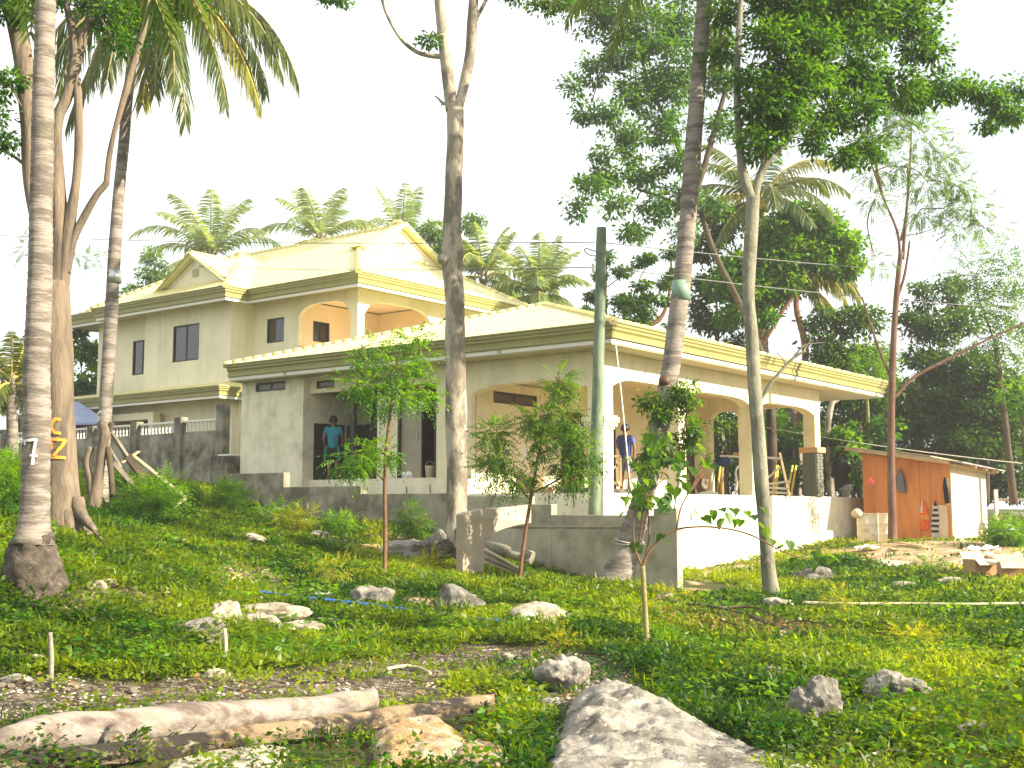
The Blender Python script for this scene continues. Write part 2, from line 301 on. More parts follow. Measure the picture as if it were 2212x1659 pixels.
class Leaves:
    def __init__(s): s.v=[];s.q=[];s.t=[];s.n=0
    def add(s,v,q,t): s.v.append(v); s.q.append(q+s.n); s.t.append(t); s.n+=len(v)
    def leaf(s,P,D,L_,W_,tint,up=None): s.add(*leafquads(P,D,L_,W_,tint,up))
    def compound(s,P,D,Rl,pairs,ll,lw,tint,droop=.3):
        """pinnate leaves: rachis from P along D, leaflets both sides"""
        n=len(P); D=unit(D); up=unit(rng.normal(size=(n,3))*.35+np.array([0,0,1.])); Sd=unit(np.cross(D,up)); Nn=np.cross(Sd,D)
        Rl=np.asarray(Rl).reshape(-1,1)*np.ones((n,1))
        for k in range(pairs):
            t=(k+.6)/pairs
            base=P+D*Rl*t-np.array([0,0,1.])*Rl*droop*t*t
            sc=math.sin(PI*(.22+.72*t))
            for sg in (-1,1):
                dr=unit(Sd*sg*.85+D*.55-Nn*.15-np.array([0,0,.22])+rng.normal(size=(n,3))*.12)
                s.leaf(base,dr,ll*sc,lw*sc,np.clip(tint+rng.normal(size=n)*.06,0,1),Nn+rng.normal(size=(n,3))*.15)
        tipd=unit(D-np.array([0,0,.5])); s.leaf(P+D*Rl-np.array([0,0,1.])*Rl*droop,tipd,ll*.8,lw,tint)
    def build(s,name,m,parent=None,**tg):
        return npmesh(name,np.concatenate(s.v),np.concatenate(s.q),m,parent,np.concatenate(s.t),**tg)
def catmull(pts,sub=6):
    P=[Vector(p) for p in pts]; o=[]
    for i in range(len(P)-1):
        a=P[max(i-1,0)];b=P[i];c=P[i+1];d=P[min(i+2,len(P)-1)]
        for k in range(sub):
            t=k/sub; o.append(.5*((2*b)+(c-a)*t+(2*a-5*b+4*c-d)*t*t+(3*b-a-3*c+d)*t**3))
    o.append(P[-1]); return o
def interp(vals,sub):
    o=[]
    for i in range(len(vals)-1):
        for k in range(sub): o.append(vals[i]+(vals[i+1]-vals[i])*k/sub)
    o.append(vals[-1]); return o
def limb(mb,spec,d,sub=5,n=10,jit=.12,dd=None):
    """spec: (px,py,width_px) seen at depth d"""
    pts=[at(p[0],p[1],(p[3] if len(p)>3 else d)) for p in spec]; rad=[p[2]*pxm(d)/2 for p in spec]
    mb.tube(catmull(pts,sub),interp(rad,sub),n,jit=jit); return pts
# ------------------------------------------------------------------ ground sheet
def pip(x,y,poly):
    ins=np.zeros(x.shape,bool); n=len(poly)
    for i in range(n):
        x0,y0=poly[i]; x1,y1=poly[(i+1)%n]
        c=((y0>y)!=(y1>y))&(x<(x1-x0)*(y-y0)/((y1-y0) or 1e-9)+x0); ins^=c
    return ins
DARKSTRIP=[(-300,1462),(0,1452),(150,1470),(330,1472),(560,1456),(800,1422),(1000,1394),(1200,1396),(1330,1430),(1420,1500),(1380,1560),(1250,1560),(1130,1540),(1180,1480),(1000,1470),(930,1500),(860,1520),(700,1500),(500,1520),(300,1530),(0,1550),(-300,1560)]
PALE=[(1775,1195),(1900,1160),(2500,1155),(2500,1235),(2150,1255),(2080,1235),(1950,1240),(1850,1212)]
PALE2=[(1478,1238),(1640,1208),(1790,1178),(1800,1195),(1700,1215),(1580,1235),(1500,1262)]
PATH=[(1500,1270),(1560,1280),(1620,1330),(1740,1370),(1730,1400),(1640,1390),(1560,1350),(1490,1310)]
DIRT3=[(860,1640),(800,1570),(1000,1560),(1110,1659),(900,1700)]
DIRT4=[(560,1110),(640,1100),(700,1130),(900,1160),(960,1200),(880,1230),(700,1170)]
DIRT5=[(380,1340),(600,1310),(700,1345),(660,1385),(430,1370)]
PATCH=[[(60,1290),(240,1270),(420,1290),(380,1310),(180,1305)],[(850,1300),(960,1290),(1090,1310),(1040,1340),(900,1335)],[(1100,1330),(1230,1330),(1260,1360),(1120,1370)],[(1700,1560),(1850,1590),(1800,1640),(1680,1620)],[(1560,1440),(1700,1470),(1640,1500),(1540,1480)],[(1850,1300),(2000,1290),(2080,1310),(1900,1325)],[(1900,1560),(2212,1570),(2300,1610),(2000,1600)],[(420,1230),(560,1220),(620,1250),(480,1262)],[(1640,1655),(1900,1625),(2212,1640),(2212,1700),(1640,1720)]]
def bare(x,y,z):
    """1 where weeds are missing; second value: dark gravel soil"""
    px,py=project(np.stack([x,y,z],-1)); jx=18*np.sin(x*5.1+y*3)+12*np.sin(x*11+2); jy=6*np.sin(x*7.3+y*2.1)+4*np.sin(y*13+x*9)
    px=px+jx; py=py+jy; dk=pip(px,py,DARKSTRIP)|pip(px,py,DIRT3); pl=pip(px,py,PALE)|pip(px,py,PALE2); mid=np.logical_or.reduce([pip(px,py,q_) for q_ in PATCH])|pip(px,py,PATH)|pip(px,py,DIRT4)|pip(px,py,DIRT5)
    return pl,dk,mid
xs=np.concatenate([-np.geomspace(400,18,14),np.arange(-16,24.01,.2),np.geomspace(26,400,14)])
ys=np.concatenate([-np.geomspace(300,6,10),np.arange(-5,4.9,.8),np.arange(5,42.01,.2),np.arange(43,70,1.5),np.geomspace(74,900,12)])
X,Y=np.meshgrid(xs,ys); Z=gz(X,Y)
far=np.clip((np.hypot(X,Y-20)-60)/120,0,1); Z=Z*(1-far)+1.0*far
nx,ny=len(xs),len(ys); idx=np.arange(nx*ny).reshape(ny,nx)
q=np.stack([idx[:-1,:-1],idx[:-1,1:],idx[1:,1:],idx[1:,:-1]],-1).reshape(-1,4)
pl,dk,mid=bare(X.ravel(),Y.ravel(),Z.ravel())
Zr=Z.ravel()+np.where(dk|mid,.02*np.sin(X.ravel()*9)*np.sin(Y.ravel()*8),0)
gv=np.stack([X.ravel(),Y.ravel(),Zr],1)
m=bpy.data.materials.new('ground_soil'); m.use_nodes=True; t=m.node_tree; b=t.nodes['Principled BSDF']; l=t.links.new; b.inputs['Roughness'].default_value=.95; b.inputs['Specular IOR Level'].default_value=.1
ap=N(t,'ShaderNodeAttribute',attribute_name='pale'); ad=N(t,'ShaderNodeAttribute',attribute_name='tint'); tcn=N(t,'ShaderNodeTexCoord')
def nz_(s,d=6):
    n_=N(t,'ShaderNodeTexNoise'); n_.inputs['Scale'].default_value=s; n_.inputs['Detail'].default_value=d; n_.inputs['Roughness'].default_value=.65; l(tcn.outputs['Object'],n_.inputs['Vector']); return n_
def mix_(f,a,c):
    mm=N(t,'ShaderNodeMix',data_type='RGBA'); l(f,mm.inputs[0])
    for i,v_ in ((6,a),(7,c)):
        if isinstance(v_,tuple): mm.inputs[i].default_value=(*v_,1)
        else: l(v_,mm.inputs[i])
    return mm.outputs[2]
def rng_(sock,lo,hi):
    r_=N(t,'ShaderNodeMapRange'); r_.inputs['From Min'].default_value=lo; r_.inputs['From Max'].default_value=hi; l(sock,r_.inputs['Value']); return r_.outputs[0]
g0=mix_(rng_(nz_(1.5).outputs[0],.4,.62),(.05,.075,.015),(.08,.06,.03))
dkc=mix_(rng_(nz_(9).outputs[0],.48,.6),(.06,.045,.03),(.2,.17,.12)); dkc=mix_(rng_(nz_(30).outputs[0],.58,.66),dkc,(.42,.38,.3))
plc=mix_(rng_(nz_(2.5).outputs[0],.42,.6),(.38,.25,.12),(.52,.42,.27)); plc=mix_(rng_(nz_(14).outputs[0],.56,.66),plc,(.2,.14,.08))
c=mix_(ad.outputs['Fac'],g0,dkc); c=mix_(ap.outputs['Fac'],c,plc); l(c,b.inputs['Base Color'])
bp=N(t,'ShaderNodeBump'); bp.inputs['Strength'].default_value=.9; bp.inputs['Distance'].default_value=.05; l(nz_(18,8).outputs[0],bp.inputs['Height']); l(bp.outputs[0],b.inputs['Normal'])
go=npmesh('ground',gv,q,m,None,(dk|(mid&(rng.random(len(dk))<.6))).astype(np.float32),True,kind='structure')
a_=go.data.attributes.new('pale','FLOAT','POINT'); a_.data.foreach_set('value',(pl|(mid&(rng.random(len(dk))<.5))).astype(np.float32))
# ------------------------------------------------------------------ building helpers (local: x=a away to the right, y=b away to the left)
def wallA(name,a,b0,b1,z0,z1,openings,th,m,parent,flip=1):
    """wall in plane a=const spanning b; thickness goes to a+th"""
    bs=sorted({b0,b1,*[o[0] for o in openings],*[o[1] for o in openings]}); zs=sorted({z0,z1,*[o[2] for o in openings],*[o[3] for o in openings]})
    mb=MB()
    for i in range(len(bs)-1):
        k=0
        while k<len(zs)-1:
            def op(k): 
                cb=(bs[i]+bs[i+1])/2; cz=(zs[k]+zs[k+1])/2
                return any(o[0]<cb<o[1] and o[2]<cz<o[3] for o in openings)
            if op(k): k+=1; continue
            e=k
            while e+1<len(zs)-1 and not op(e+1): e+=1
            mb.box((a,bs[i],zs[k]),(a+th,bs[i+1],zs[e+1])); k=e+1
    return mb.build(name,m,parent)
def wallB(name,b,a0,a1,z0,z1,openings,th,m,parent):
    as_=sorted({a0,a1,*[o[0] for o in openings],*[o[1] for o in openings]}); zs=sorted({z0,z1,*[o[2] for o in openings],*[o[3] for o in openings]})
    mb=MB()
    for i in range(len(as_)-1):
        k=0
        while k<len(zs)-1:
            def op(k):
                cb=(as_[i]+as_[i+1])/2; cz=(zs[k]+zs[k+1])/2
                return any(o[0]<cb<o[1] and o[2]<cz<o[3] for o in openings)
            if op(k): k+=1; continue
            e=k
            while e+1<len(zs)-1 and not op(e+1): e+=1
            mb.box((as_[i],b,zs[k]),(as_[i+1],b+th,zs[e+1])); k=e+1
    return mb.build(name,m,parent)
def windowA(a,b0,b1,z0,z1,parent,glass=None,mull=1,name='window',depth=.08,label=None):
    glass=glass or M_glass; mb=MB(); f=.05
    for (p,q_) in (((b0,z0),(b1,z0+f)),((b0,z1-f),(b1,z1)),((b0,z0+f),(b0+f,z1-f)),((b1-f,z0+f),(b1,z1-f))): mb.box((a+.02,p[0],p[1]),(a+.02+depth,q_[0],q_[1]))
    for k in range(mull):
        c=b0+(b1-b0)*(k+1)/(mull+1); mb.box((a+.03,c-.025,z0+f),(a+.03+depth*.7,c+.025,z1-f))
    fr=mb.build(name,M_frame,parent,label=label)
    for k in range(mull+1):
        c0=b0+f+(b1-b0-2*f)*k/(mull+1); c1=b0+f+(b1-b0-2*f)*(k+1)/(mull+1)
        MB().box((a+.05+.012*k,c0,z0+f),(a+.06+.012*k,c1,z1-f)).build('pane',glass,fr)
    return fr
def windowB(b,a0,a1,z0,z1,parent,glass=None,mull=1,name='window',depth=.08,label=None):
    glass=glass or M_glass; mb=MB(); f=.05
    for (p,q_) in (((a0,z0),(a1,z0+f)),((a0,z1-f),(a1,z1)),((a0,z0+f),(a0+f,z1-f)),((a1-f,z0+f),(a1,z1-f))): mb.box((p[0],b+.02,p[1]),(q_[0],b+.02+depth,q_[1]))
    for k in range(mull):
        c=a0+(a1-a0)*(k+1)/(mull+1); mb.box((c-.025,b+.03,z0+f),(c+.025,b+.03+depth*.7,z1-f))
    fr=mb.build(name,M_frame,parent,label=label)
    for k in range(mull+1):
        c0=a0+f+(a1-a0-2*f)*k/(mull+1); c1=a0+f+(a1-a0-2*f)*(k+1)/(mull+1)
        MB().box((c0,b+.05+.012*k,z0+f),(c1,b+.06+.012*k,z1-f)).build('pane',glass,fr)
    return fr
def sweep(poly,prof,closed,name,m,parent):
    """profile [(outward,z)...] swept round a polyline of (a,b); outward is to the right of travel"""
    P=[Vector((p[0],p[1],0)) for p in poly]; n=len(P); cols=[]
    for i in range(n):
        if closed or 0<i<n-1:
            d0=(P[i]-P[i-1]).normalized(); d1=(P[(i+1)%n]-P[i]).normalized()
        elif i==0: d0=d1=(P[1]-P[0]).normalized()
        else: d0=d1=(P[i]-P[i-1]).normalized()
        n0=Vector((d0.y,-d0.x,0)); n1=Vector((d1.y,-d1.x,0)); b_=(n0+n1); b_=b_/max(b_.dot(n0),.2)
        cols.append([P[i]+b_*o+Vector((0,0,z)) for o,z in prof])
    mb=MB(); k=len(prof); vs=[p for c_ in cols for p in c_]; fs=[]
    for i in range(n if closed else n-1):
        j=(i+1)%n
        for a in range(k): fs.append((i*k+a,j*k+a,j*k+(a+1)%k,i*k+(a+1)%k))
    if not closed: fs+= [tuple(range(k)),tuple((n-1)*k+a for a in range(k-1,-1,-1))]
    mb.add(vs,fs); return mb.build(name,m,parent)
def archz(t,spring,rise): return spring+rise*(1-abs(2*t-1)**4.2)
def arcade(axis,fix,th,s0,s1,ops,ztop,m,parent,zbeam,name='arched_beam'):
    """beam above the openings: ops=[(start,end,spring,rise)]"""
    mb=MB()
    def bx(p,q_,za,zb,za2=None):
        za2=za if za2 is None else za2
        pts=[(p,za),(q_,za2),(q_,zb),(p,zb)]
        if axis=='A': mb.prism([(fix,s,z) for s,z in pts],(th,0,0))
        else: mb.prism([(s,fix,z) for s,z in pts],(0,th,0))
    cur=s0
    for (a,b_,sp,ri) in ops:
        if a>cur+1e-4: bx(cur,a,zbeam,ztop)
        K=22
        for i in range(K):
            t0=i/K;t1=(i+1)/K
            t0=.5-.5*math.cos(PI*t0); t1=.5-.5*math.cos(PI*t1)
            bx(a+(b_-a)*t0,a+(b_-a)*t1,archz(t0,sp,ri),ztop,archz(t1,sp,ri))
        cur=b_
    if s1>cur+1e-4: bx(cur,s1,zbeam,ztop)
    # merge the slices so the face reads smooth
    me=mb.mesh(name,m); bm=bmesh.new(); bm.from_mesh(me); bmesh.ops.remove_doubles(bm,verts=bm.verts,dist=.0005)
    seen={}; kill=[]
    for f in bm.faces:
        key=tuple(sorted(v_.index for v_ in f.verts))
        if key in seen: kill+= [f,seen[key]]
        else: seen[key]=f
    bmesh.ops.delete(bm,geom=list(set(kill)),context='FACES_ONLY'); bm.to_mesh(me); bm.free()
    o=bpy.data.objects.new(name,me); link(o,parent); return o
def box(name,a,b,m,parent,bevel=0,**k): return MB().box(a,b).build(name,m,parent,bevel,**k)
def roofface(mb,pts): mb.add(pts,[tuple(range(len(pts)))])
FASC=[(0,-.36),(.045,-.36),(.045,-.30),(.02,-.28),(.03,-.22),(.075,-.17),(.075,-.13),(.11,-.09),(.11,-.04),(.14,-.03),(.14,.0),(0,.0)]
def eave(loop,closed,zt,parent,ws=.7,m=M_trim,zs=None):
    sweep(loop,[(o,zt+z) for o,z in FASC],closed,'fascia',m,parent)
    sweep(loop,[(-.03,zt-.47),(-.005,zt-.47),(-.005,zt-.385),(-.03,zt-.385)],closed,'gutter_strip',M_gutter,parent)
    sweep(loop,[(-.06,zt-.385),(-.001,zt-.385),(-.001,zt-.361),(-.06,zt-.361)],closed,'shadow_board',M_trimg,parent)
def capline(mb,p,q_,r=.09,step=.28):
    p=Vector(p);q_=Vector(q_); n=max(2,int((q_-p).length/step)); d=(q_-p)/n
    for i in range(n): mb.tube([p+d*i,p+d*(i+1.08)],[r*1.12,r*.86],8,caps=True)
# ================================================================== PORCH HOUSE
PH=thing('porch_house','low cream house with arched porch and pale yellow hipped roof on a raised platform','house',HW(0,0,.0),rot=HROT)
FZ=2.05; FL=2.47; BT=5.3
# floor & base
box('platform',(0.012,0.012,-.4),(15.6,4.0,FZ),M_white,PH,.01)
box('platform',(.25,-.18,-.4),(12.35,.008,FZ-.14),M_white,PH,.01) if False else None
box('porch_floor',(.1,.1,FZ),(11.95,4.0,FZ+.004),M_floor,PH)
box('raised_base',(.0,4.55,.2),(6,12.3,FL),M_white,PH,.01)
box('step',(-.02,4.0,.2),(.9,4.54,FL-.2),M_white,PH,.01)
box('step',(.02,4.0,FL-.19),(.5,4.54,FL-.02),M_white,PH,.01)
# columns
def stonecol(a0,b0,w_,label=None):
    c=box('column',(a0,b0,FZ),(a0+w_,b0+w_,4.56),M_stucco,PH)
    return c
def clad(c,a0,b0,w_,zt=3.38):
    g=.03
    box('core',(a0-.03,b0-.03,FZ),(a0+w_+.03,b0+w_+.03,zt),M_tile,c)
    rows=13; h=(zt-FZ)/rows; tm=None
    mA=MB().box((-.02,.006,.006),(0,w_/2+.03-.006,h-.008)).mesh('tile',M_tile); mB=MB().box((.006,-.02,.006),(w_/2+.03-.006,0,h-.008)).mesh('tile',M_tile)
    for r_ in range(rows):
        off=.0 if r_%2 else -.07
        for k in range(2):
            for (me,dx,dy) in ((mA,a0-.03,b0-.03+k*(w_/2+.03)),(mB,a0-.03+k*(w_/2+.03),b0-.03)):
                o=bpy.data.objects.new('tile',me); COL.objects.link(o); o.parent=c; o.location=(dx-(.008*((r_*7+k*3)%3)) if me is mA else dx,dy-(.008*((r_*5+k)%3)) if me is mB else dy,FZ+r_*h)
    MB().box((a0-.12,b0-.12,zt),(a0+w_+.12,b0+w_+.12,zt+.17)).build('capital',M_cap,c,.02)
cols=[]
for a0,w_ in ((0,.42),(3.42,.36),(7.45,.4),(11.72,.38)):
    c=stonecol(a0,0.003,w_); cols.append(c)
    if a0>11: clad(c,a0,0.003,w_)
    if a0==0:
        MB().add([],[]); mbc=MB()
        for i,(e,z0,z1) in enumerate(((.03,3.5,3.56),(.07,3.56,3.66),(.11,3.66,3.78),(.07,3.78,3.82))): mbc.box((-e,-e,z0),(.42+e,.42+e,z1))
        mbc.build('capital',M_stucco,c,.01)
c=box('column',(11.70,2.2,FZ),(12.08,2.58,4.56),M_stucco,PH); clad(c,11.70,2.2,.38)
box('column',(11.70,3.6,FZ),(12.0,3.998,5.29),M_stucco,PH)
# arched beams: right front (b=0), left front (a=0), far end (a=11.72)
arcade('B',0.0,.34,0.0,12.1,[(.42,3.42,4.50,.2),(3.78,7.45,4.50,.2),(7.85,11.72,4.50,.2)],BT,M_stucco,PH,4.55)
arcade('A',-.004,.33,.34,3.88,[(.56,3.88,4.50,.2)],BT,M_stucco,PH,4.5)
arcade('A',11.74,.3,.345,3.6,[(.4,2.2,4.55,.28),(2.58,3.6,4.55,.25)],BT,M_stucco,PH,4.55)
box('porch_ceiling',(.33,.345,BT-.06),(11.74,4.0,BT-.02),M_peach,PH)
# inner porch wall facing right
wallB('inner_wall',4.0,0.33,11.7,FZ,BT-.06,[(1.02,2.9,4.38,4.68),(4.0,5.1,FZ+.004,4.35),(5.85,6.76,FZ+.004,4.38),(8.6,9.5,3.0,4.35),(10.55,11.45,FZ+.004,4.3)],.15,M_stucco,PH)
windowB(4.0,1.02,2.9,4.38,4.68,PH,M_louvre,1,label='long narrow high window with brown glass')
windowB(4.0,8.6,9.5,3.0,4.35,PH,M_glass,1)
for a0,a1,zt in ((4.0,5.1,4.35),(5.85,6.76,4.38),(10.55,11.45,4.3)):
    d_=box('door',(a0+.06,4.05,FZ+.004),(a1-.06,4.1,zt-.06),M_door,PH)
    mb=MB().box((a0,4.02,FZ+.004),(a0+.06,4.13,zt)).box((a1-.06,4.02,FZ+.004),(a1,4.13,zt)).box((a0+.06,4.02,zt-.06),(a1-.06,4.13,zt)); mb.build('frame',M_frame,d_)
    MB().tube([(a1-.14,4.03,3.05),(a1-.14,4.0,3.05)],.03,8).build('handle',M_tin,d_)
# left front wall (a=0)
wallA('front_wall',0.0,3.88,9.69,FL,BT,[(5.03,6.36,FL+.002,4.86),(7.1,9.69,FL+.002,4.86),(8.74,9.46,4.98,5.2)],.15,M_stucco,PH)
wallA('bathroom_wall',-.25,9.69,12.3,FL-.65,BT,[(10.43,11.70,5.0,5.26)],.16,M_white,PH)
MB().box((-.09,9.69,FL-.65),(1.6,9.84,BT)).build('bathroom_wall',M_white,PH); MB().box((-.09,12.15,FL-.65),(3.6,12.3,BT)).build('bathroom_wall',M_white,PH)
windowA(-.25,10.43,11.70,5.0,5.26,PH,M_louvre,1,label='small high two-pane louvre window in the bathroom wall')
windowA(0,8.74,9.46,4.98,5.2,PH,M_louvre,0,label='small single-pane window above the doorway')
# bays behind the openings
box('inner_wall',(1.5,8.1,FL),(1.62,9.69,4.9),M_inner,PH)
d_=box('door',(1.40,8.22,FL+.002),(1.46,9.66,4.05),M_dark,PH,label='black panel painting the darkness of the open doorway behind the man in the teal shirt')  # solid black panel, the doorway's darkness painted in
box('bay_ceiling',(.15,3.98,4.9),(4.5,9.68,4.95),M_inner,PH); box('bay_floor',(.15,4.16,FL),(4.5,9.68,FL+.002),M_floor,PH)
box('shade_partition',(4.4,4.16,FL+.002),(4.5,9.68,4.9),M_dark,PH); box('shade_partition',(.16,6.6,FL+.002),(4.39,6.7,4.899),M_dark,PH)  # black partitions paint the unlit depth of the bays
box('door',(.16,9.655,FL+.002),(1.30,9.688,4.05),M_dark,PH,label='black panel painting the darkness of a doorway in the side wall behind the man in teal'); box('opening_shade',(.62,7.0,FL+.002),(.68,7.97,4.85),M_dark,PH)  # black sheets stand in for the shade inside these openings
box('door_post',(.02,7.98,FL+.002),(.13,8.12,4.86),M_frame,PH)
d_=box('sliding_door',(.08,5.62,FL+.002),(.12,6.30,4.80),M_inner,PH,label='half open grey sliding door leaf'); MB().box((.05,5.72,3.45),(.08,5.76,3.65)).build('handle',M_tin,d_)
mb=MB().box((.0-.01,5.03,4.80),(.1,6.36,4.86)).box((-.01,5.03,FL+.002),(.1,5.09,4.80)).box((-.01,6.30,FL+.002),(.07,6.36,4.80)); mb.build('door_frame',M_frame,PH)
# roof
ez=5.80; e=.7; A0,A1,B0,B1=-e,15.7,-e,12.35; pk=(5.65,5.75,7.72); pk2=(9.4,5.75,7.72)
eave([(A0,B1),(A0,B0),(A1,B0),(A1,B1)],False,ez,PH,m=M_trim)
box('soffit',(A0+.03,B0+.03,BT+.004),(A1-.03,0.0,BT+.03),M_soffit,PH); box('soffit',(A0+.03,.0,BT+.004),(-.005,B1-.03,BT+.03),M_soffit,PH); box('soffit',(12.1,.0,BT+.004),(A1-.03,4.0,BT+.03),M_soffit,PH)
def sheetroof(name,tri,parent,m=M_roof,rib=.25,h=.011,th=.05):
    """roof slope as ribbed sheet: polygon of local points, ribs run up the slope"""
    P=[Vector(p) for p in tri]; n=(P[1]-P[0]).cross(P[2]-P[0]).normalized()
    if n.z<0: n=-n; P.reverse()
    hx=Vector((0,0,1)).cross(n).normalized(); up=n.cross(hx).normalized(); o=P[0]
    q2=[((p-o).dot(hx),(p-o).dot(up)) for p in P]; xs_=[p[0] for p in q2]; mb=MB()
    def span(x):
        ys_=[]
        for i in range(len(q2)):
            (x0,y0),(x1,y1)=q2[i],q2[(i+1)%len(q2)]
            if abs(x1-x0)>1e-9 and min(x0,x1)-1e-6<=x<=max(x0,x1)+1e-6: ys_.append(y0+(y1-y0)*(x-x0)/(x1-x0))
        return (min(ys_),max(ys_)) if ys_ else (0,0)
    x=min(xs_)+1e-3; X1=max(xs_)-1e-3; vs=[];fs=[]; hs=[0,0,1,1]; w4=[rib*.4,rib*.12,rib*.36,rib*.12]; k=0; pts=[]
    brk=sorted(set([x,X1]+[a for a in xs_ if x<a<X1])); i=0
    while x<X1: pts.append((x,hs[k%4]*h)); x+=w4[k%4]; k+=1
    for bx_ in brk:
        if all(abs(bx_-p[0])>1e-4 for p in pts): pts.append((bx_,0))
    pts.sort()
    for px_,hh in pts:
        y0,y1=span(px_); 
        for yy in (y0,y1): vs.append(o+hx*px_+up*yy+n*hh)
    for i in range(len(pts)-1): fs.append((2*i,2*i+2,2*i+3,2*i+1))
    mb.add(vs,fs); return mb.build(name,m,parent)
c1,c2,c3,c4=(A0-.13,B0-.13,ez-.01),(A1+.13,B0-.13,ez-.01),(A1+.13,B1+.1,ez-.01),(A0-.13,B1+.1,ez-.01)
sheetroof('roof_slope',[c4,c1,pk],PH); sheetroof('roof_slope',[c1,c2,pk2,pk],PH); sheetroof('roof_slope',[c2,c3,pk2],PH); sheetroof('roof_slope',[c3,c4,pk,pk2],PH)
for p,q_ in ((c1,pk),(c4,pk),(pk,pk2),(c2,pk2)): mb=MB(); capline(mb,p,q_); mb.build('ridge_cap',M_roof,PH)
for a_ in (2.0,6.5,11.0,15.0): box('gutter_bracket',(a_,B0-.0,ez-.5),(a_+.12,B0+.1,ez-.37),M_trimg,PH)
for b_ in (2.4,6.2,9.9): box('gutter_bracket',(A0,b_,ez-.5),(A0+.1,b_+.12,ez-.37),M_trimg,PH)
# rusted reinforcement bars sticking out of the unfinished base
for k,(b_,z_) in enumerate(((.8,2.02),(1.5,2.02),(2.3,2.02),(3.0,2.02),(5.2,2.3),(6.0,2.25),(7.5,2.3))):
    MB().tube([(-.03,b_,z_-.3),(-.03,b_+.01,z_)],.012,5).build('steel_bar',M_door,PH)
# ================================================================== TWO-STOREY HOUSE
MH=thing('two_storey_house','tall cream two-storey house with yellow hipped roof, small gable and arched balcony','house',HW(4.2,12.1,.0),rot=HROT)
PINV[MH.name]=Vector((4.2,12.1,0))
# parts are authored in porch-house coordinates: link() removes the offset
SZ=8.72
wallA('upper_wall',3.25,17.2,22.05,5.7,SZ,[(18.9,20.38,6.84,8.14)],.15,M_stucco2,MH); windowA(3.25,18.9,20.38,6.84,8.14,MH,mull=1,label='large two-pane upper window')
wallA('upper_wall',3.6,22.05,25.5,5.7,SZ,[(22.1,23.27,6.61,7.9)],.15,M_stucco2,MH); windowA(3.6,22.1,23.27,6.61,7.9,MH,mull=1)
box('upper_wall',(3.4,21.9,5.7),(3.6,22.049,SZ),M_stucco2,MH); box('upper_wall',(3.75,25.35,2),(9,25.5,SZ),M_stucco2,MH)
box('upper_wall',(3.4,17.2,2),(4.2,17.35,SZ),M_stucco2,MH)
wallA('upper_wall',4.2,14.87,17.2,2.5,SZ,[(15.6,16.47,7.3,8.14)],.15,M_stucco2,MH); windowA(4.2,15.6,16.47,7.3,8.14,MH,mull=0,label='small square window beside the balcony')
# balcony
box('balcony_slab',(4.2,12.1,6.3),(9.5,14.86,6.55),M_stucco2,MH)
wallB('balcony_wall',14.87,4.351,8.2,6.55,SZ-.1,[(4.85,5.62,7.32,8.02)],.12,M_peach,MH); windowB(14.87,4.85,5.62,7.32,8.02,MH,mull=1,label='small two-pane window inside the balcony')
box('balcony_wall',(8.0,12.4,6.551),(8.15,14.869,SZ-.1),M_peach,MH); box('balcony_ceiling',(4.351,12.26,8.66),(8.0,14.86,8.7),M_peach,MH)
arcade('A',4.2,.15,12.42,14.87,[(12.42,14.86,8.1,.33)],SZ,M_stucco2,MH,8.4); arcade('B',12.1,.15,4.2,11.6,[(4.5,7.75,8.1,.33),(8.15,11.2,8.1,.33)],SZ,M_stucco2,MH,8.4)
box('column',(4.198,12.098,6.551),(4.5,12.42,SZ-.001),M_stucco2,MH); box('column',(7.75,12.1,6.551),(8.15,12.39,8.4),M_stucco2,MH); box('column',(11.2,12.1,3),(11.6,12.39,8.4),M_stucco2,MH)
for (a0,b0,da,db) in ((4.19,12.42,0,1),(4.5,12.09,1,0),(7.75,12.09,-1,0)):
    mb=MB()
    for i,(l_,z0,z1) in enumerate(((.28,8.28,8.41),(.2,8.16,8.28),(.12,8.06,8.16),(.06,7.98,8.06))):
        if db: mb.box((a0,b0,z0),(a0+.17,b0+l_,z1))
        else:
            x0,x1=(a0,a0+l_) if da>0 else (a0-l_,a0); mb.box((x0,b0,z0),(x1,b0+.17,z1))
    mb.build('corbel',M_stucco2,MH)
rail=box('balustrade',(4.18,12.42,6.98),(4.36,14.86,7.06),M_cap,MH,.01)
box('lower_rail',(4.22,12.42,6.56),(4.32,14.86,6.62),M_stucco2,rail)
bal=MB().lathe([(.035,0),(.05,.03),(.03,.08),(.055,.16),(.06,.2),(.03,.27),(.045,.33),(.05,.36)],(0,0,0),10).mesh('baluster',M_stucco2)
PINV[rail.name]=None
for i in range(11):
    o=bpy.data.objects.new('baluster',bal); COL.objects.link(o); o.parent=rail; o.location=(4.27,12.55+i*.215,6.62)
# main roof
ez=9.08; sl_=.584
loopM=[(2.95,27.3),(2.95,24.12),(2.55,24.12),(2.55,16.65),(3.5,16.65),(3.5,11.4),(12.35,11.4),(12.35,27.3)]
eave(loopM,False,ez,MH)
for p,q_ in (((3.53,11.43),(12.3,12.1)),((3.53,12.1),(4.2,16.68)),((2.58,16.68),(4.2,17.2)),((2.58,17.2),(3.25,22.05)),((2.58,22.05),(3.6,24.09)),((2.98,24.09),(3.6,27.28)),((3.6,25.5),(12.3,27.28))):
    box('soffit',(p[0],p[1],SZ+.002),(q_[0],q_[1],SZ+.03),M_soffit,MH)
zr=ez-.01; x0,x1,y0,y1=3.36,12.49,11.26,27.44; rx=(x0+x1)/2; zt=zr+sl_*(rx-x0); gb=13.75; gzv=zr+sl_*(gb-y0)
def zl(a): return zr+sl_*(a-x0)
ga=x0+(gb-y0) ; gb2=x1-(gb-y0)
R1=(rx,gb,zt); R2=(rx,y1-(rx-x0),zt)
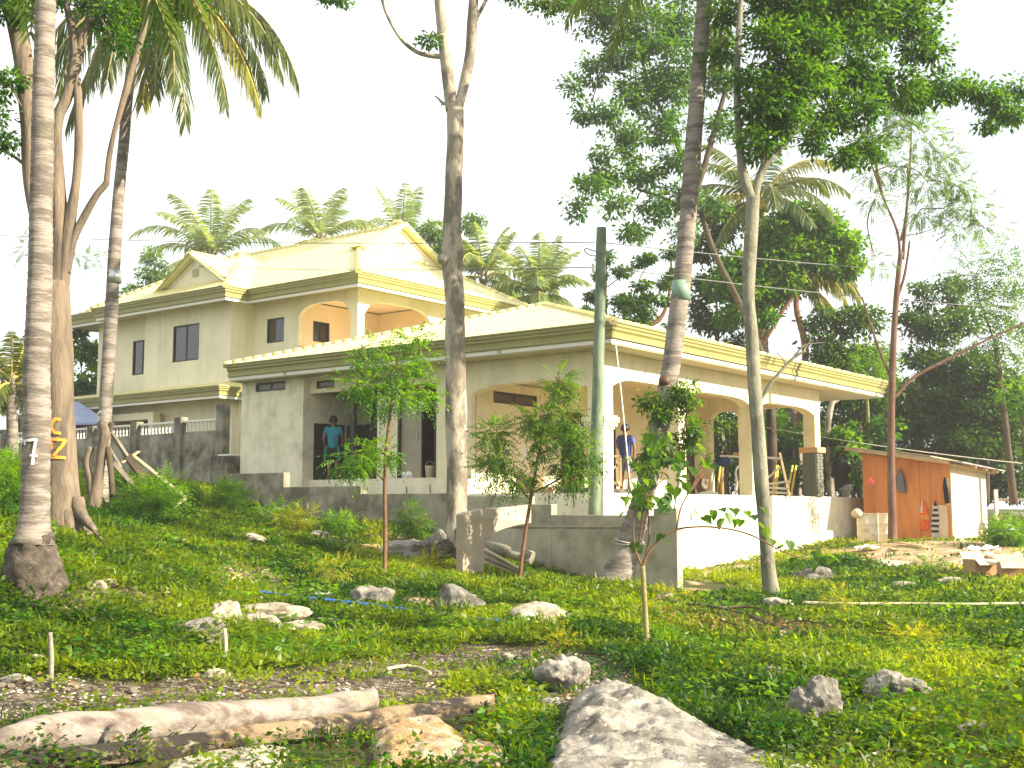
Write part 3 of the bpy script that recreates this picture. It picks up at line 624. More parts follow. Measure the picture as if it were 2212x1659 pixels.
sheetroof('roof_slope',[(x0,y1,zr),(x0,y0,zr),(ga,gb,gzv),R1,R2],MH)
sheetroof('roof_slope',[(x0,y0,zr),(x1,y0,zr),(gb2,gb,gzv),(ga,gb,gzv)],MH)
sheetroof('roof_slope',[(x1,y0,zr),(x1,y1,zr),R2,R1,(gb2,gb,gzv)],MH); sheetroof('roof_slope',[(x1,y1,zr),(x0,y1,zr),R2],MH)
def gable(pl,axis,c,hw,zb,ztp,over,parent,m):
    """gable wall with white verge trim and louvred vent"""
    def P(s,z,o): return (pl+o,c+s,z) if axis=='A' else (c+s,pl+o,z)
    off=(.1,0,0) if axis=='A' else (0,.1,0)
    g=MB().prism([P(-hw,zb,0),P(hw,zb,0),P(0,ztp,0)],off).build('gable',m,parent)
    for sg in (-1,1):
        d=(ztp-zb)/hw; mb=MB()
        mb.prism([P(sg*hw*1.0,zb,-over),P(0,ztp,-over),P(0,ztp+.16,-over),P(sg*(hw+.16/d*.9),zb+.02,-over)],tuple(x_*(over+.3)*10 for x_ in off)); mb.build('verge',M_roof,g)
        mb=MB(); mb.prism([P(sg*(hw-.25),zb+.02,-.05),P(0,ztp-.25*d,-.05),P(0,ztp-.12*d,-.05),P(sg*(hw-.12),zb+.02,-.05)],tuple(x_*.5 for x_ in off)); mb.build('white_trim',M_gutter,g)
    mb=MB(); zc=zb+(ztp-zb)*.42; hv=(ztp-zb)*.13
    for k in range(5):
        z=zc-hv+2*hv*k/4; w_=hw*.11; a=P(-w_,z,-.03); b_=P(w_,z+hv*.28,.0)
        mb.box((min(a[0],b_[0]),min(a[1],b_[1]),z),(max(a[0],b_[0])+.001,max(a[1],b_[1])+.001,z+hv*.25))
    mb.build('vent',M_soffit,g); return g
gable(gb,'B',rx,(rx-ga)*.97,gzv+.02,zt-.09,.3,MH,M_stucco2)
# left block roof, with its little gable
lx0,ly0,ly1=2.41,16.51,24.26; lc=(ly0+ly1)/2; lz=zr+sl_*(ly1-ly0)/2; lxr=lx0+(ly1-ly0)/2
sheetroof('roof_slope',[(lx0,ly1,zr),(lx0,ly0,zr),(lxr,lc,lz)],MH)
sheetroof('roof_slope',[(lx0,ly0,zr),(7.9,ly0,zr),(7.9,lc,lz),(lxr,lc,lz)],MH); sheetroof('roof_slope',[(7.9,ly1,zr),(lx0,ly1,zr),(lxr,lc,lz),(7.9,lc,lz)],MH)
gc=19.05; gable(3.15,'A',gc,1.6,9.5,10.42,.26,MH,M_stucco2)
for sg in (-1,1): sheetroof('roof_slope',[(2.80,gc,10.58),(5.02,gc,10.58),(2.80,gc+sg*1.98,9.33)],MH)
for p,q_ in (((x0,y0,zr),(ga,gb,gzv)),(R1,R2),((x0,y1,zr),R2),((x1,y0,zr),(gb2,gb,gzv)),((lx0,ly0,zr),(lxr,lc,lz)),((lx0,ly1,zr),(lxr,lc,lz)),((2.87,gc,10.58),(4.9,gc,10.58)),((gb2,gb,gzv+.1),(rx,gb,zt+.1)),((rx,gb,zt+.12),(rx,gb+.4,zt+.12))): mb=MB(); capline(mb,p,q_); mb.build('ridge_cap',M_roof,MH)
# skirt roof between the storeys and the ground floor
loopS=[(2.5,27),(2.5,16.78),(4.2,16.78)]
sweep(loopS,[(o,5.74+z*.85) for o,z in FASC],False,'fascia',M_trim,MH); sweep(loopS,[(-.03,5.33),(-.005,5.33),(-.005,5.42),(-.03,5.42)],False,'gutter_strip',M_gutter,MH)
MB().add([(2.37,16.65,5.73),(2.37,27,5.73),(3.25,27,5.98),(3.25,17.2,5.98),(4.2,16.65,5.73),(4.2,17.2,5.98)],[(0,1,2,3),(4,0,3,5)]).build('skirt_roof',M_roof,MH)
# curved ogee end over the skirt
box('soffit',(2.53,16.81,5.44),(3.6,27,5.46),M_soffit,MH)
wallA('ground_wall',3.45,17.25,25.5,2.0,5.43,[(21.9,24.8,3.0,5.1)],.15,M_stucco2,MH); box('painted_shade',(5.5,21,2.5),(5.6,25.3,5.4),M_dark,MH); box('painted_shade',(3.61,21.7,2.5),(5.5,21.8,5.4),M_dark,MH)  # near-black walls paint the shade inside the carport
box('ground_wall',(3.6,17.1,2.0),(4.2,17.24,5.43),M_stucco2,MH); wallA('ground_wall',4.25,12.4,17.1,2,6.3,[],.15,M_stucco2,MH)
box('carport_beam',(2.9,20.9,4.85),(3.2,25.4,5.1),M_stucco2,MH); box('carport_post',(2.9,20.9,2.2),(3.2,21.2,4.85),M_stucco2,MH)
# ================================================================== garden walls
LW=thing('retaining_wall','long raw concrete garden wall with stepped top in front of the porch platform','wall',HW(-3.4,2.5,.5),rot=HROT)
PINV[LW.name]=Vector((-3.4,2.5,.5))
prev=None
for (b0,b1,zt,m_) in ((-3.83,-3.33,1.70,M_concl),(-3.33,-1.0,1.57,M_concl),(-1.0,-.45,1.78,M_concl),(-.45,1.7,1.95,M_concl),(1.7,4.29,2.02,M_conc),(4.29,6.87,2.2,M_conc),(6.87,9.1,2.55,M_conc)):
    box('wall_section',(-3.4,b0+.001,-.5),(-3.2,b1-.001,zt),m_,LW,.012)
for b_ in (-2.9,-2.3,4.6,4.9): MB().tube([(-3.3,b_,1.5 if b_<0 else 2.1),(-3.3,b_,1.64 if b_<0 else 2.28)],.012,5).build('steel_bar',M_gutter,LW)
# broken concrete arch panel
d0,d1=20.9,22.7
def pp(x,y): 
    t_=(x-1000)/148; return at(x,y,d0+(d1-d0)*t_)
ca=thing('concrete_arch','pinkish concrete half arch standing on a leg in front of the garden wall','concrete arch',gsnap(1022,21))
prof=[(1000,1250),(1000,1112),(1006,1108),(1040,1100),(1095,1096),(1148,1090),(1148,1130),(1120,1134),(1090,1142),(1065,1152),(1047,1164),(1045,1256),(1018,1256),(1018,1240)]
MB().prism([pp(*p) for p in prof],V*.16).build('panel',M_concp,ca,.01)
tagit(MB().obox(at(1050,1139,23.2),at(1392,1141,20.75),.16,.045).build('scaffold_board',M_wgrey),'long weathered board laid level from the concrete arch to the leaning coconut trunk','board')
tagit(MB().obox(at(1368,1143,20.6),at(1392,1143,20.5),.08,.07).build('wood_block',M_wgrey),'short wooden block under the end of the level board, nailed to the leaning coconut','block')
# fence wall on the left
FW=thing('fence_wall','mould stained concrete fence wall with posts and a row of small white balusters on top','fence',HW(0,13.6,2.0),rot=HROT)
PINV[FW.name]=Vector((0,13.6,2.0))
bp_=[13.45,15.45,17.7,20.1,22.7,25.5,28.5,31.8,35]
balF=MB().lathe([(.035,0),(.045,.03),(.02,.08),(.035,.17),(.02,.25),(.042,.3)],(0,0,0),6).mesh('baluster',M_gutter)
for i,b_ in enumerate(bp_):
    hz=[.42,.12,.08,.04,0,0,0,0,0][i]
    box('post',(-.12,b_-.16,1.6),(.16,b_+.16,4.35+hz),M_fence,FW,.01)
for i in range(len(bp_)-1):
    z0=4.0; b0,b1=bp_[i]+.16,bp_[i+1]-.16
    box('wall_panel',(0,b0,1.5),(.1,b1,z0),M_fence,FW)
    box('rail',(-.01,b0,z0+.30),(.11,b1,z0+.36),M_gutter,FW)
    n_=int((b1-b0)/.17)
    for k in range(n_):
        o=bpy.data.objects.new('baluster',balF); COL.objects.link(o); o.parent=FW; o.matrix_parent_inverse=Matrix.Translation(-PINV[FW.name]); o.location=(.05,b0+(k+.5)*(b1-b0)/n_,z0)
# tank/box with cover beside the fence
tk=thing('water_meter_box','small stained concrete box with a white plastic lid beside the bathroom wall','concrete box',HW(-.3,12.9,2.2),rot=HROT); PINV[tk.name]=Vector((-.3,12.9,2.2))
box('box',(-.6,12.45,1.6),(.0,13.2,3.2),M_fence,tk,.01); box('lid',(-.5,12.5,3.203),(-.1,13.0,3.25),M_paper,tk,.01)
# ================================================================== utility pole and wires
po=thing('utility_pole','green painted wooden utility pole standing in front of the porch corner','pole',gsnap(1285,24))
MB().tube(catmull([at(1283,1130,24),at(1290,900,24),at(1295,700,24),at(1299,492,24)],5),interp([.125,.12,.112,.1],5),14,jit=.08).build('post',M_pole,po)
th_=np.linspace(0,2*PI,13)
MB().tube([at(1293,545,24)+Vector((.3*math.cos(a),-.05+.16*math.sin(a),.06*math.sin(2*a+1))) for a in th_],.012,5,caps=False).build('wire_loop',M_wire,po)
MB().obox(at(1281,570,23.85),at(1281,588,23.85),.08,.06).build('insulator',M_gutter,po)
def wire(p,q_,sag,name,label,m=M_wire,r=.011,grp='overhead wires'):
    pts=[p.lerp(q_,t_)-Vector((0,0,sag*4*t_*(1-t_))) for t_ in np.linspace(0,1,13)]
    tagit(MB().tube(pts,r,5).build(name,m),label,'wire',grp)
wire(at(1285,523,24),at(-60,505,46),.15,'overhead_wire','upper thin wire running left from the pole top over the tall roof')
wire(at(1285,577,24),at(300,568,46),.15,'overhead_wire','lower thin wire running left from the pole across the gable')
wire(at(1303,524,24),at(2400,602,46),.2,'overhead_wire','upper thin wire running right from the pole top into the trees')
wire(at(1303,577,24),at(2400,668,46),.25,'overhead_wire','lower thin wire running right from the pole behind the leaning coconut')
wire(at(1560,905,42),at(2300,1010,36),.15,'clothes_line','pale line strung low above the shed roof',M_wirew,.013,None)
wire(at(1330,745,26.2),at(1362,1060,26.4),-.12,'hanging_rope','thin pale rope hanging from the porch eave past the boy',M_wirew,.016,None)
# ================================================================== trees: generators
def shell(n,c,r):
    d=unit(rng.normal(size=(n,3))); rr=rng.random((n,1))**.45; return np.asarray(c)+d*rr*np.asarray(r),d
DENS=44
def foliage_blobs(L_,blobs,kind='leaf',leaf=.09,dens=1.0,wr=.5,clump=.33,tintf=0.,pairs=6):
    """blobs: (px,py,depth,radius_px[,ry_px])"""
    for b_ in blobs:
        px,py,d,rp=b_[:4]; ry=b_[4] if len(b_)>4 else rp*.8; k=pxm(d); c=np.array(at(px,py,d)); r=np.array([rp*k,rp*k*.95,ry*k])
        vol=r[0]*r[2]; nc=max(6,int(vol*DENS*dens*(.33/clump)**1.2)+4); cc,cd=shell(nc,c,r)
        tc_=np.clip(.45+tintf+.3*cd[:,2]+.25*cd[:,0]+rng.normal(size=nc)*.2,0,1)  # clumps tinted lighter upward and sunward, light painted into the leaf colour
        cs=clump*(.5+rng.random(nc))
        if kind=='leaf':
            per=46; i=np.repeat(np.arange(nc),per); off,od=shell(len(i),(0,0,0),(1,1,.55)); P=cc[i]+off*cs[i][:,None]
            D=unit(od+cd[i]*.5+np.array([0,0,-.35])+rng.normal(size=(len(i),3))*.5); ls=leaf*(.6+.7*rng.random(len(i)))
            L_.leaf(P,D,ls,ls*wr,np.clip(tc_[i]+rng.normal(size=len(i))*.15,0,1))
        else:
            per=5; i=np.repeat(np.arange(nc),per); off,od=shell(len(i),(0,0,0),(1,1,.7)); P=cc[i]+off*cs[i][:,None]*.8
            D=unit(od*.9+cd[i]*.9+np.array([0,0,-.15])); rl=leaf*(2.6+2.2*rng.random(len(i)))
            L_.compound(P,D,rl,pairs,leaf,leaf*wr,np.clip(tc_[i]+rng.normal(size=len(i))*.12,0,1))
def tree(name,label,cat,base,limbs,blobs,bark,leafm,d,kind='leaf',leaf=.09,dens=1.,wr=.5,group=None,n=10,tintf=0,clump=.33,twigs=True,jit=.12,pairs=6,sparse=0):
    tr=thing(name,label,cat,base,group)
    for i,s in enumerate(limbs):
        mb=MB(); limb(mb,s,d,6,n if i==0 else max(6,n-3),jit); mb.build('trunk' if i==0 else 'branch',bark,tr)
    if blobs:
        if twigs and limbs:
            mb=MB(); tips=[at(s[-1][0],s[-1][1],s[-1][3] if len(s[-1])>3 else d) for s in limbs]+[at(s[len(s)//2][0],s[len(s)//2][1],s[len(s)//2][3] if len(s[len(s)//2])>3 else d) for s in limbs]
            for b_ in blobs:
                c=at(b_[0],b_[1],b_[2]); t_=min(tips,key=lambda q_:(q_-c).length); mid=t_.lerp(c,.5)+Vector((random.uniform(-.2,.2),random.uniform(-.2,.2),.12*(c-t_).length))
                rr=max(.012,min(.05,.012*(c-t_).length)); mb.tube(catmull([t_,mid,c],3),interp([rr*1.4,rr,rr*.4],3),5,caps=False)
                for _ in range(3):
                    e_=c+Vector((random.uniform(-1,1),random.uniform(-1,1),random.uniform(-.6,.9)))*b_[3]*pxm(b_[2])*.8
                    mb.tube([mid.lerp(c,.6),mid.lerp(e_,.7),e_],[rr*.5,rr*.35,.006],4,caps=False)
                tips.append(c)
            mb.build('twigs',bark,tr,kind='stuff')
        Lv=Leaves(); foliage_blobs(Lv,blobs,kind,leaf,dens,wr,clump,tintf,pairs); Lv.build('crown',leafm,tr)
    return tr
def ringtrunk(mb,spec,d,rings_m=.085,n=16,dep=.035,flare=None):
    pts=[at(p[0],p[1],p[3] if len(p)>3 else d) for p in spec]; sub=12; P=catmull(pts,sub); r_=interp([p[2]*pxm(d)/2 for p in spec],sub)
    # resample by length, alternate ring ledges
    L0=[0]
    for i in range(1,len(P)): L0.append(L0[-1]+(P[i]-P[i-1]).length)
    tot=L0[-1]; s_=0; Q=[];RR=[]; i=0; k=0
    while s_<tot:
        while i<len(L0)-2 and L0[i+1]<s_: i+=1
        t_=(s_-L0[i])/max(L0[i+1]-L0[i],1e-6); p=P[i].lerp(P[i+1],t_); r0=r_[i]+(r_[i+1]-r_[i])*t_
        Q.append(p); RR.append(r0*(1+(dep if k%2 else -dep*.4)+random.uniform(-.012,.012))); s_+= (rings_m*.22 if k%2 else rings_m*.78)*random.uniform(.8,1.25); k+=1
    mb.tube(Q,RR,n,jit=.07,sm=True); return pts
def frond_mesh(L_,mb,base,dirv,length,droop,npair=34,ll=.62,lw=.045,tint=.5,hang=.5,kx=0.):
    """coconut frond: arching rachis with hanging leaflets"""
    d=Vector(dirv).normalized(); pts=[]; p=Vector(base); seg=14; cur=d.copy()
    for i in range(seg+1):
        pts.append(p.copy()); p=p+cur*(length/seg); cur=(cur+Vector((0,0,-droop/seg*(.6+1.2*i/seg)))).normalized()
    if mb is not None: mb.tube(pts,[.035*(1-.85*i/seg)+.004 for i in range(seg+1)],5,caps=False)
    tt=np.linspace(.12,.995,npair); Pn=np.array([list(q_) for q_ in pts]); f=tt*seg; i0=np.minimum(f.astype(int),seg-1); fr=(f-i0)[:,None]
    B=Pn[i0]*(1-fr)+Pn[i0+1]*fr; T=unit(Pn[i0+1]-Pn[i0]); sd=unit(np.cross(T,np.array([0,0,1.])+1e-3)); 
    pr=np.sin(PI*np.clip(.12+.83*tt,0,1))**.6
    for sg in (-1,1):
        n_=len(B); D=unit(sd*sg*(1-hang*.6)+T*.55+np.array([0,0,-hang])+rng.normal(size=(n_,3))*.07)
        Ln=ll*pr*(.85+.3*rng.random(n_)); up=unit(np.cross(D,T)+rng.normal(size=(n_,3))*.2)
        S_=unit(np.cross(D,up)); W_=lw*(.7+.5*rng.random(n_))
        a=B; m_=B+D*Ln[:,None]*.5; e_=B+(D+np.array([0,0,-.28*hang-.05]))*Ln[:,None]
        v=np.stack([a-S_*W_[:,None]*.3,a+S_*W_[:,None]*.3,m_+S_*W_[:,None]*.5,m_-S_*W_[:,None]*.5,e_],1).reshape(-1,3)
        k=np.arange(n_)[:,None]*5; q_=np.concatenate([k+np.array([[0,1,2,3]]),k+np.array([[3,2,4,4]])],0)
        q_[n_:,3]=q_[n_:,2]
        # second half as quad with a tiny tip width
        v=v.reshape(n_,5,3); tip2=v[:,4]+S_*.004; v=np.concatenate([v,tip2[:,None]],1).reshape(-1,3); k=np.arange(n_)[:,None]*6
        q_=np.concatenate([k+np.array([[0,1,2,3]]),k+np.array([[3,2,5,4]])],0)
        L_.add(v,q_,np.clip(np.repeat(tint+rng.normal(size=n_)*.1,6),0,1))
def palm(name,label,cat,base,trunk,top,d,fronds,length,leafm=None,droop=1.5,ll=.6,lw=.05,npair=34,group=None,hang=.55,tk=None,coco=False,young=False,ring=True,nuts=0):
    tr=thing(name,label,cat,base,group)
    if trunk:
        mb=MB()
        if ring: ringtrunk(mb,trunk,d)
        else: limb(mb,trunk,d,5,8,.08)
        mb.build('trunk',M_coc,tr)
    c=at(*top,d)
    for k,(az,el,ls,dr,tn) in enumerate(fronds):
        Lv=Leaves(); mb=MB(); dv=Vector((math.cos(R(az))*math.cos(R(el)),math.sin(R(az))*math.cos(R(el)),math.sin(R(el))))
        frond_mesh(Lv,mb,c+dv*.1,dv,length*ls,dr,npair,ll,lw,tn,hang)
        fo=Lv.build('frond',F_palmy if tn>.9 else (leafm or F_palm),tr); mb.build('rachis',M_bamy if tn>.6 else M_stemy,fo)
    mb=MB()
    for k in range(6):
        a=k*PI/3; mb.tube([c+Vector((math.cos(a)*.12,math.sin(a)*.12,-.25)),c+Vector((math.cos(a)*.3,math.sin(a)*.3,.25))],[.07,.03],6)
    for k in range(nuts):
        a=k*2.4; mb.lathe([(.02,-.14),(.1,-.08),(.12,0),(.09,.1),(.02,.15)],c+Vector((math.cos(a)*.3,math.sin(a)*.3,-.35-.1*(k%2))),8)
    mb.build('crown_heart',M_bamy if nuts else M_coc,tr)
    return tr
def ringf(n,el,ls=1,dr=1.5,tn=.4,az0=0,jit=12):
    return [(az0+360*k/n+random.uniform(-jit,jit),el+random.uniform(-8,8),ls*random.uniform(.88,1.1),dr*random.uniform(.85,1.15),min(.85,max(0,tn+random.uniform(-.25,.25)))) for k in range(n)]
def mark(strokes,path,d,w,m,name,label,parent):
    """brush strokes on a trunk: pixel polylines laid on the round surface"""
    mb=MB()
    def surf(px,py):
        ys_=[p[1] for p in path]; 
        for i in range(len(path)-1):
            if (path[i][1]-py)*(path[i+1][1]-py)<=0: break
        t_=(py-path[i][1])/(path[i+1][1]-path[i][1]); cx=path[i][0]+(path[i+1][0]-path[i][0])*t_; rr=(path[i][2]+(path[i+1][2]-path[i][2])*t_)/2*pxm(d)*1.05
        off=max(-.97*rr,min(.97*rr,(px-cx)*pxm(d))); P=at(cx,py,d); return P+Vector((off,-math.sqrt(max(rr*rr-off*off,0))-.012,0))
    for st in strokes:
        Q=[]
        for i in range(len(st)-1):
            for k in range(5): Q.append((st[i][0]+(st[i+1][0]-st[i][0])*k/5,st[i][1]+(st[i+1][1]-st[i][1])*k/5))
        Q.append(st[-1]); P3=[surf(*q_) for q_ in Q]
        for i in range(len(Q)-1):
            dx,dy=Q[i+1][0]-Q[i][0],Q[i+1][1]-Q[i][1]; l_=math.hypot(dx,dy) or 1; nx_,ny_=-dy/l_*w/2,dx/l_*w/2
            ww=1+.25*noise.noise(Vector((Q[i][0]*.3,Q[i][1]*.3,0)))
            ex,ey=dx/l_*1.2,dy/l_*1.2
            mb.add([surf(Q[i][0]+nx_*ww-ex,Q[i][1]+ny_*ww-ey)+Vector((0,-.0005*i,0)),surf(Q[i][0]-nx_*ww-ex,Q[i][1]-ny_*ww-ey)+Vector((0,-.0005*i,0)),surf(Q[i+1][0]-nx_*ww+ex,Q[i+1][1]-ny_*ww+ey)+Vector((0,-.0005*i,0)),surf(Q[i+1][0]+nx_*ww+ex,Q[i+1][1]+ny_*ww+ey)+Vector((0,-.0005*i,0))],[(0,1,2,3)])
    mb.build(name,m,parent,label=label)
# ---- near coconut, left
pA=[(70,1175,96),(72,1150,72),(75,1100,60),(78,1000,58),(80,900,57),(80,800,56),(86,600,52),(90,400,48),(94,200,46),(99,0,44),(103,-180,40)]
ta=thing('coconut_palm','ringed coconut trunk at the far left with the white painted number 7','palm tree',gsnap(70,12.2))
mb=MB(); ringtrunk(mb,pA,12,n=20); mb.build('trunk',M_coc,ta)
mb=MB(); bb=gsnap(70,12.2); bb=Vector((at(72,1200,12).x,12,at(72,1250,12).z)); pr=[(.36,-.3),(.315,0),(.295,.1),(.262,.2),(.235,.3),(.2,.4),(.15,.46)]
k0=len(mb.v); pr=[(np.interp(z_,[p[1] for p in pr],[p[0] for p in pr]),z_) for z_ in np.linspace(-.3,.46,22)]; mb.lathe(pr,bb,56)
for i in range(k0,len(mb.v)):
    v_=Vector(mb.v[i]); n_=noise.noise(v_*6)*.05+noise.noise(v_*14)*.045-abs(noise.noise(v_*24))*.03; dv=Vector((v_.x-bb.x,v_.y-bb.y,0)); dv=dv.normalized()*n_ if dv.length>0 else dv; mb.v[i]=tuple(v_+dv)
mb.build('root_boss',M_boss,ta)
mark([[(64,954),(90,951),(86,978),(84,1004)],[(64,954),(66,962)],[(79,985),(92,985)]],pA,12,5.5,M_paintw,'painted_number','white painted 7',ta)
mark([[(59,950),(52,962)]],pA,12,6,M_paintw,'painted_stroke','short white paint stroke',ta)
pTop=at(103,-180,12)
for (az,el,ls,dr,tn) in ringf(9,25,1,1.7,.4):
    Lv=Leaves(); mbr=MB(); dv=Vector((math.cos(R(az))*math.cos(R(el)),math.sin(R(az))*math.cos(R(el)),math.sin(R(el)))); frond_mesh(Lv,mbr,pTop,dv,2.6,dr,24,.5,.05,tn,.5); fo=Lv.build('frond',F_palm,ta); mbr.build('rachis',M_stemy,fo)
# ---- big forked tree
dB=16.5; pB=[(146,1165,120),(142,1138,96),(135,1090,78),(129,1000,68),(127,850,67),(122,700,60),(121,610,56)]
limbsB=[pB,
 [(112,640,40),(92,520,36),(70,400,36),(62,260,38),(52,140,40),(34,40,44),(22,-60,40)],
 [(122,640,40),(128,480,34),(124,390,30),(122,300,24),(126,250,25),(142,215,25),(157,165,28),(165,115,28),(155,60,16),(144,10,14),(140,-60,12)],
 [(168,120,24),(186,60,20),(203,10,18),(215,-50,15)],
 [(130,650,34),(140,560,30),(150,480,26),(163,400,19),(170,315,19),(169,229,18),(166,170,18)],
 [(142,590,22),(158,520,16),(184,465,17),(208,422,15),(228,398,15),(231,384,13),(236,340,12),(245,295,11),(258,245,13),(272,195,16),(290,130,15),(309,70,13),(322,0,11)],
 [(60,362,9),(30,338,7),(-10,318,6)],[(126,470,9),(108,405,8)]]
tB=tree('forked_tree','big old tree forking into several grey limbs, orange letters painted on its trunk','tree',gsnap(146,16.5),limbsB,
 [(230,30,16.5,50),(270,60,16.8,45),(210,-20,16.5,60),(300,20,17,45),(320,-30,17,50),(255,95,16.4,30),(20,175,16.3,26,18),(-10,190,16.3,26),(25,20,16,45),(60,-10,16.2,50),(-20,250,16.3,18),(10,305,16.4,9,6),(120,-30,16.6,60),(160,-60,16.6,60),(380,5,17,30),(420,15,17,24,18),(340,60,17,26),(0,-40,16,80),(-60,20,16,70),(260,-80,17,90),(380,-90,17.5,70)],M_bigbark,F_tree,dB,leaf=.085,dens=1.5,n=18,jit=.16,clump=.22,tintf=-.1)
mb=MB()
for i,(x0,y0,x1,y1,w_) in enumerate(((175,1110,208,1142,34),(112,1110,88,1145,30),(150,1115,150,1160,40),(185,1125,225,1165,12))): mb.tube(catmull([at(x0-8,y0-30,16.45),at(x0,y0,16.35),at(x1,y1+6,16.2)],4),interp([w_*.5*pxm(16.5),w_*.42*pxm(16.5),w_*.16*pxm(16.5)],4),8,jit=.2)
mb.build('root',M_bigbark,tB,kind='stuff')
mark([[(143,909),(134,907),(127,915),(126,926),(133,937),(144,938)]],pB,16.5,6.2,M_painto,'painted_letter','orange painted C',tB)
mark([[(117,957),(124,950),(126,968),(112,988)],[(128,951),(152,952),(147,964),(130,986)],[(108,988),(152,990)],[(112,972),(124,984)]],pB,16.5,6.2,M_painto,'painted_number','orange painted 12',tB)
# ---- coconut with hanging fronds
pC=[(216,1100,40),(217,1040,33),(222,960,30),(230,850,29),(239,700,28),(247,560,27),(255,440,25),(266,320,24),(276,210,23),(292,90,22),(315,0,21),(340,-70,20)]
fc=[]
tc3=palm('coconut_palm','curving coconut palm with a tin band and long hanging fronds over the tall house','palm tree',gsnap(216,23),pC,(350,-60),23,
 [(200,-30,.9,1.6,.3),(190,-50,.85,1.1,.2),(275,-62,.78,.6,.92),(285,-50,.8,.9,.6),(305,-52,.9,1.3,.3),(330,-40,.82,1.5,.35),(345,-34,.86,1.3,.95),(0,-30,.8,1.6,.5),(350,-12,.82,1.6,.6),(8,-5,.86,1.8,.5),(180,-10,.9,2,.4),(150,5,.9,2,.4),(60,15,.9,2,.4),(100,20,.9,2,.4),(260,-35,.85,1.6,.5),(240,-40,.8,1.5,.6),(295,-30,.85,2.,.4)],4.3,ll=.74,lw=.042,npair=64,hang=.85)
MB().lathe([(.137,-.12),(.135,.12)],at(247.5,598,23),16).build('tin_band',M_silver,tc3)
mark([[(224,890),(216,893),(213,901),(220,903),(216,911)]],pC,23,4,M_paintw,'painted_mark','white painted squiggle',tc3)
# ---- centre tree
dC=23; pD=[(984,1222,92),(984,1190,62),(986,1150,50),(987,1100,46),(987,1000,44),(985,900,46),(984,750,44),(982,640,42),(977,575,44),(978,545,48),(976,500,40),(980,400,38),(983,300,36),(983,235,38)]
tD=tree('twin_limbed_tree','pale smooth trunk in the middle forking into two upright limbs','tree',gsnap(984,23),
 [pD,[(976,240,28),(966,150,27),(958,80,27),(950,0,25),(944,-80,22)],[(988,240,22),(1003,180,24),(1015,120,24),(1020,50,24),(1024,-20,22),(1028,-80,20)],
 [(957,122,12),(930,120,11),(900,112,9),(870,88,8),(845,50,7.5),(828,10,7),(818,-40,6)],[(1020,60,10),(1034,30,9),(1050,0,8),(1062,-40,8)],[(974,228,9),(956,222,7),(946,212,4),(938,207,2)],[(958,224,5),(952,228,2)]],
 [(705,-12,22,26,12),(735,-2,22,16,10),(1105,-8,23,22,14),(1165,10,23.5,20,12),(1190,20,23.5,30,20),(1225,15,23.5,26),(960,-120,23,120),(1060,-150,23,120),(850,-140,23,110),(930,90,22.9,14,10),(1140,-30,23,40)],M_bark,F_tree,dC,leaf=.09,dens=1.3,n=18,clump=.24,jit=.1)
mb=MB()
for (x0,y0,x1,y1,w_) in ((972,1180,945,1205,20),(998,1185,1015,1200,18),(985,1190,975,1215,22),(990,1150,1000,1200,16)): mb.tube(catmull([at(x0,y0-12,22.9),at(x0,y0+4,22.75),at(x1,y1+8,22.5)],4),interp([w_*.5*pxm(23),w_*.42*pxm(23),w_*.16*pxm(23)],4),8,jit=.2)
mb.build('root',M_dkbark,tD,kind='stuff'); mb=MB(); mb.tube([at(957,558,22.8),at(953,566,22.7)],[.12,.07],10,jit=.3); mb.build('knot',M_bark,tD)
# ---- leaning coconut
dE=20.4; pE=[(1318,1282,100),(1330,1262,84),(1343,1225,66),(1358,1180,52),(1378,1110,46),(1396,1050,44),(1412,980,43),(1430,900,42),(1448,800,41),(1465,680,40),(1478,560,38),(1490,420,37),(1500,280,36),(1511,140,34),(1520,20,33),(1530,-120,30)]
tE=palm('coconut_palm','tall ringed coconut trunk leaning right in front of the porch, ropes tied round its foot','palm tree',gsnap(1335,20.3),pE,(1535,-150),dE,ringf(12,12,1,1.6,.4),3.6,npair=40)
for k,y in enumerate((1168,1173,1177)): 
    c=at(1360+k,y,dE); MB().tube([c+Vector((.235*math.cos(a),.235*math.sin(a),.04*math.sin(a*1+k)-.03*math.cos(a))) for a in np.linspace(0,2*PI,19)],.014,6,caps=False).build('rope',M_rope,tE)
MB().lathe([(.165,-.17),(.16,.17)],at(1471,628,dE),16).build('green_band',M_band,tE)
MB().lathe([(.01,-.10),(.10,-.06),(.11,0),(.09,.07),(.01,.1)],at(1436,823,dE-.1),10).build('dark_scar',M_door,tE)
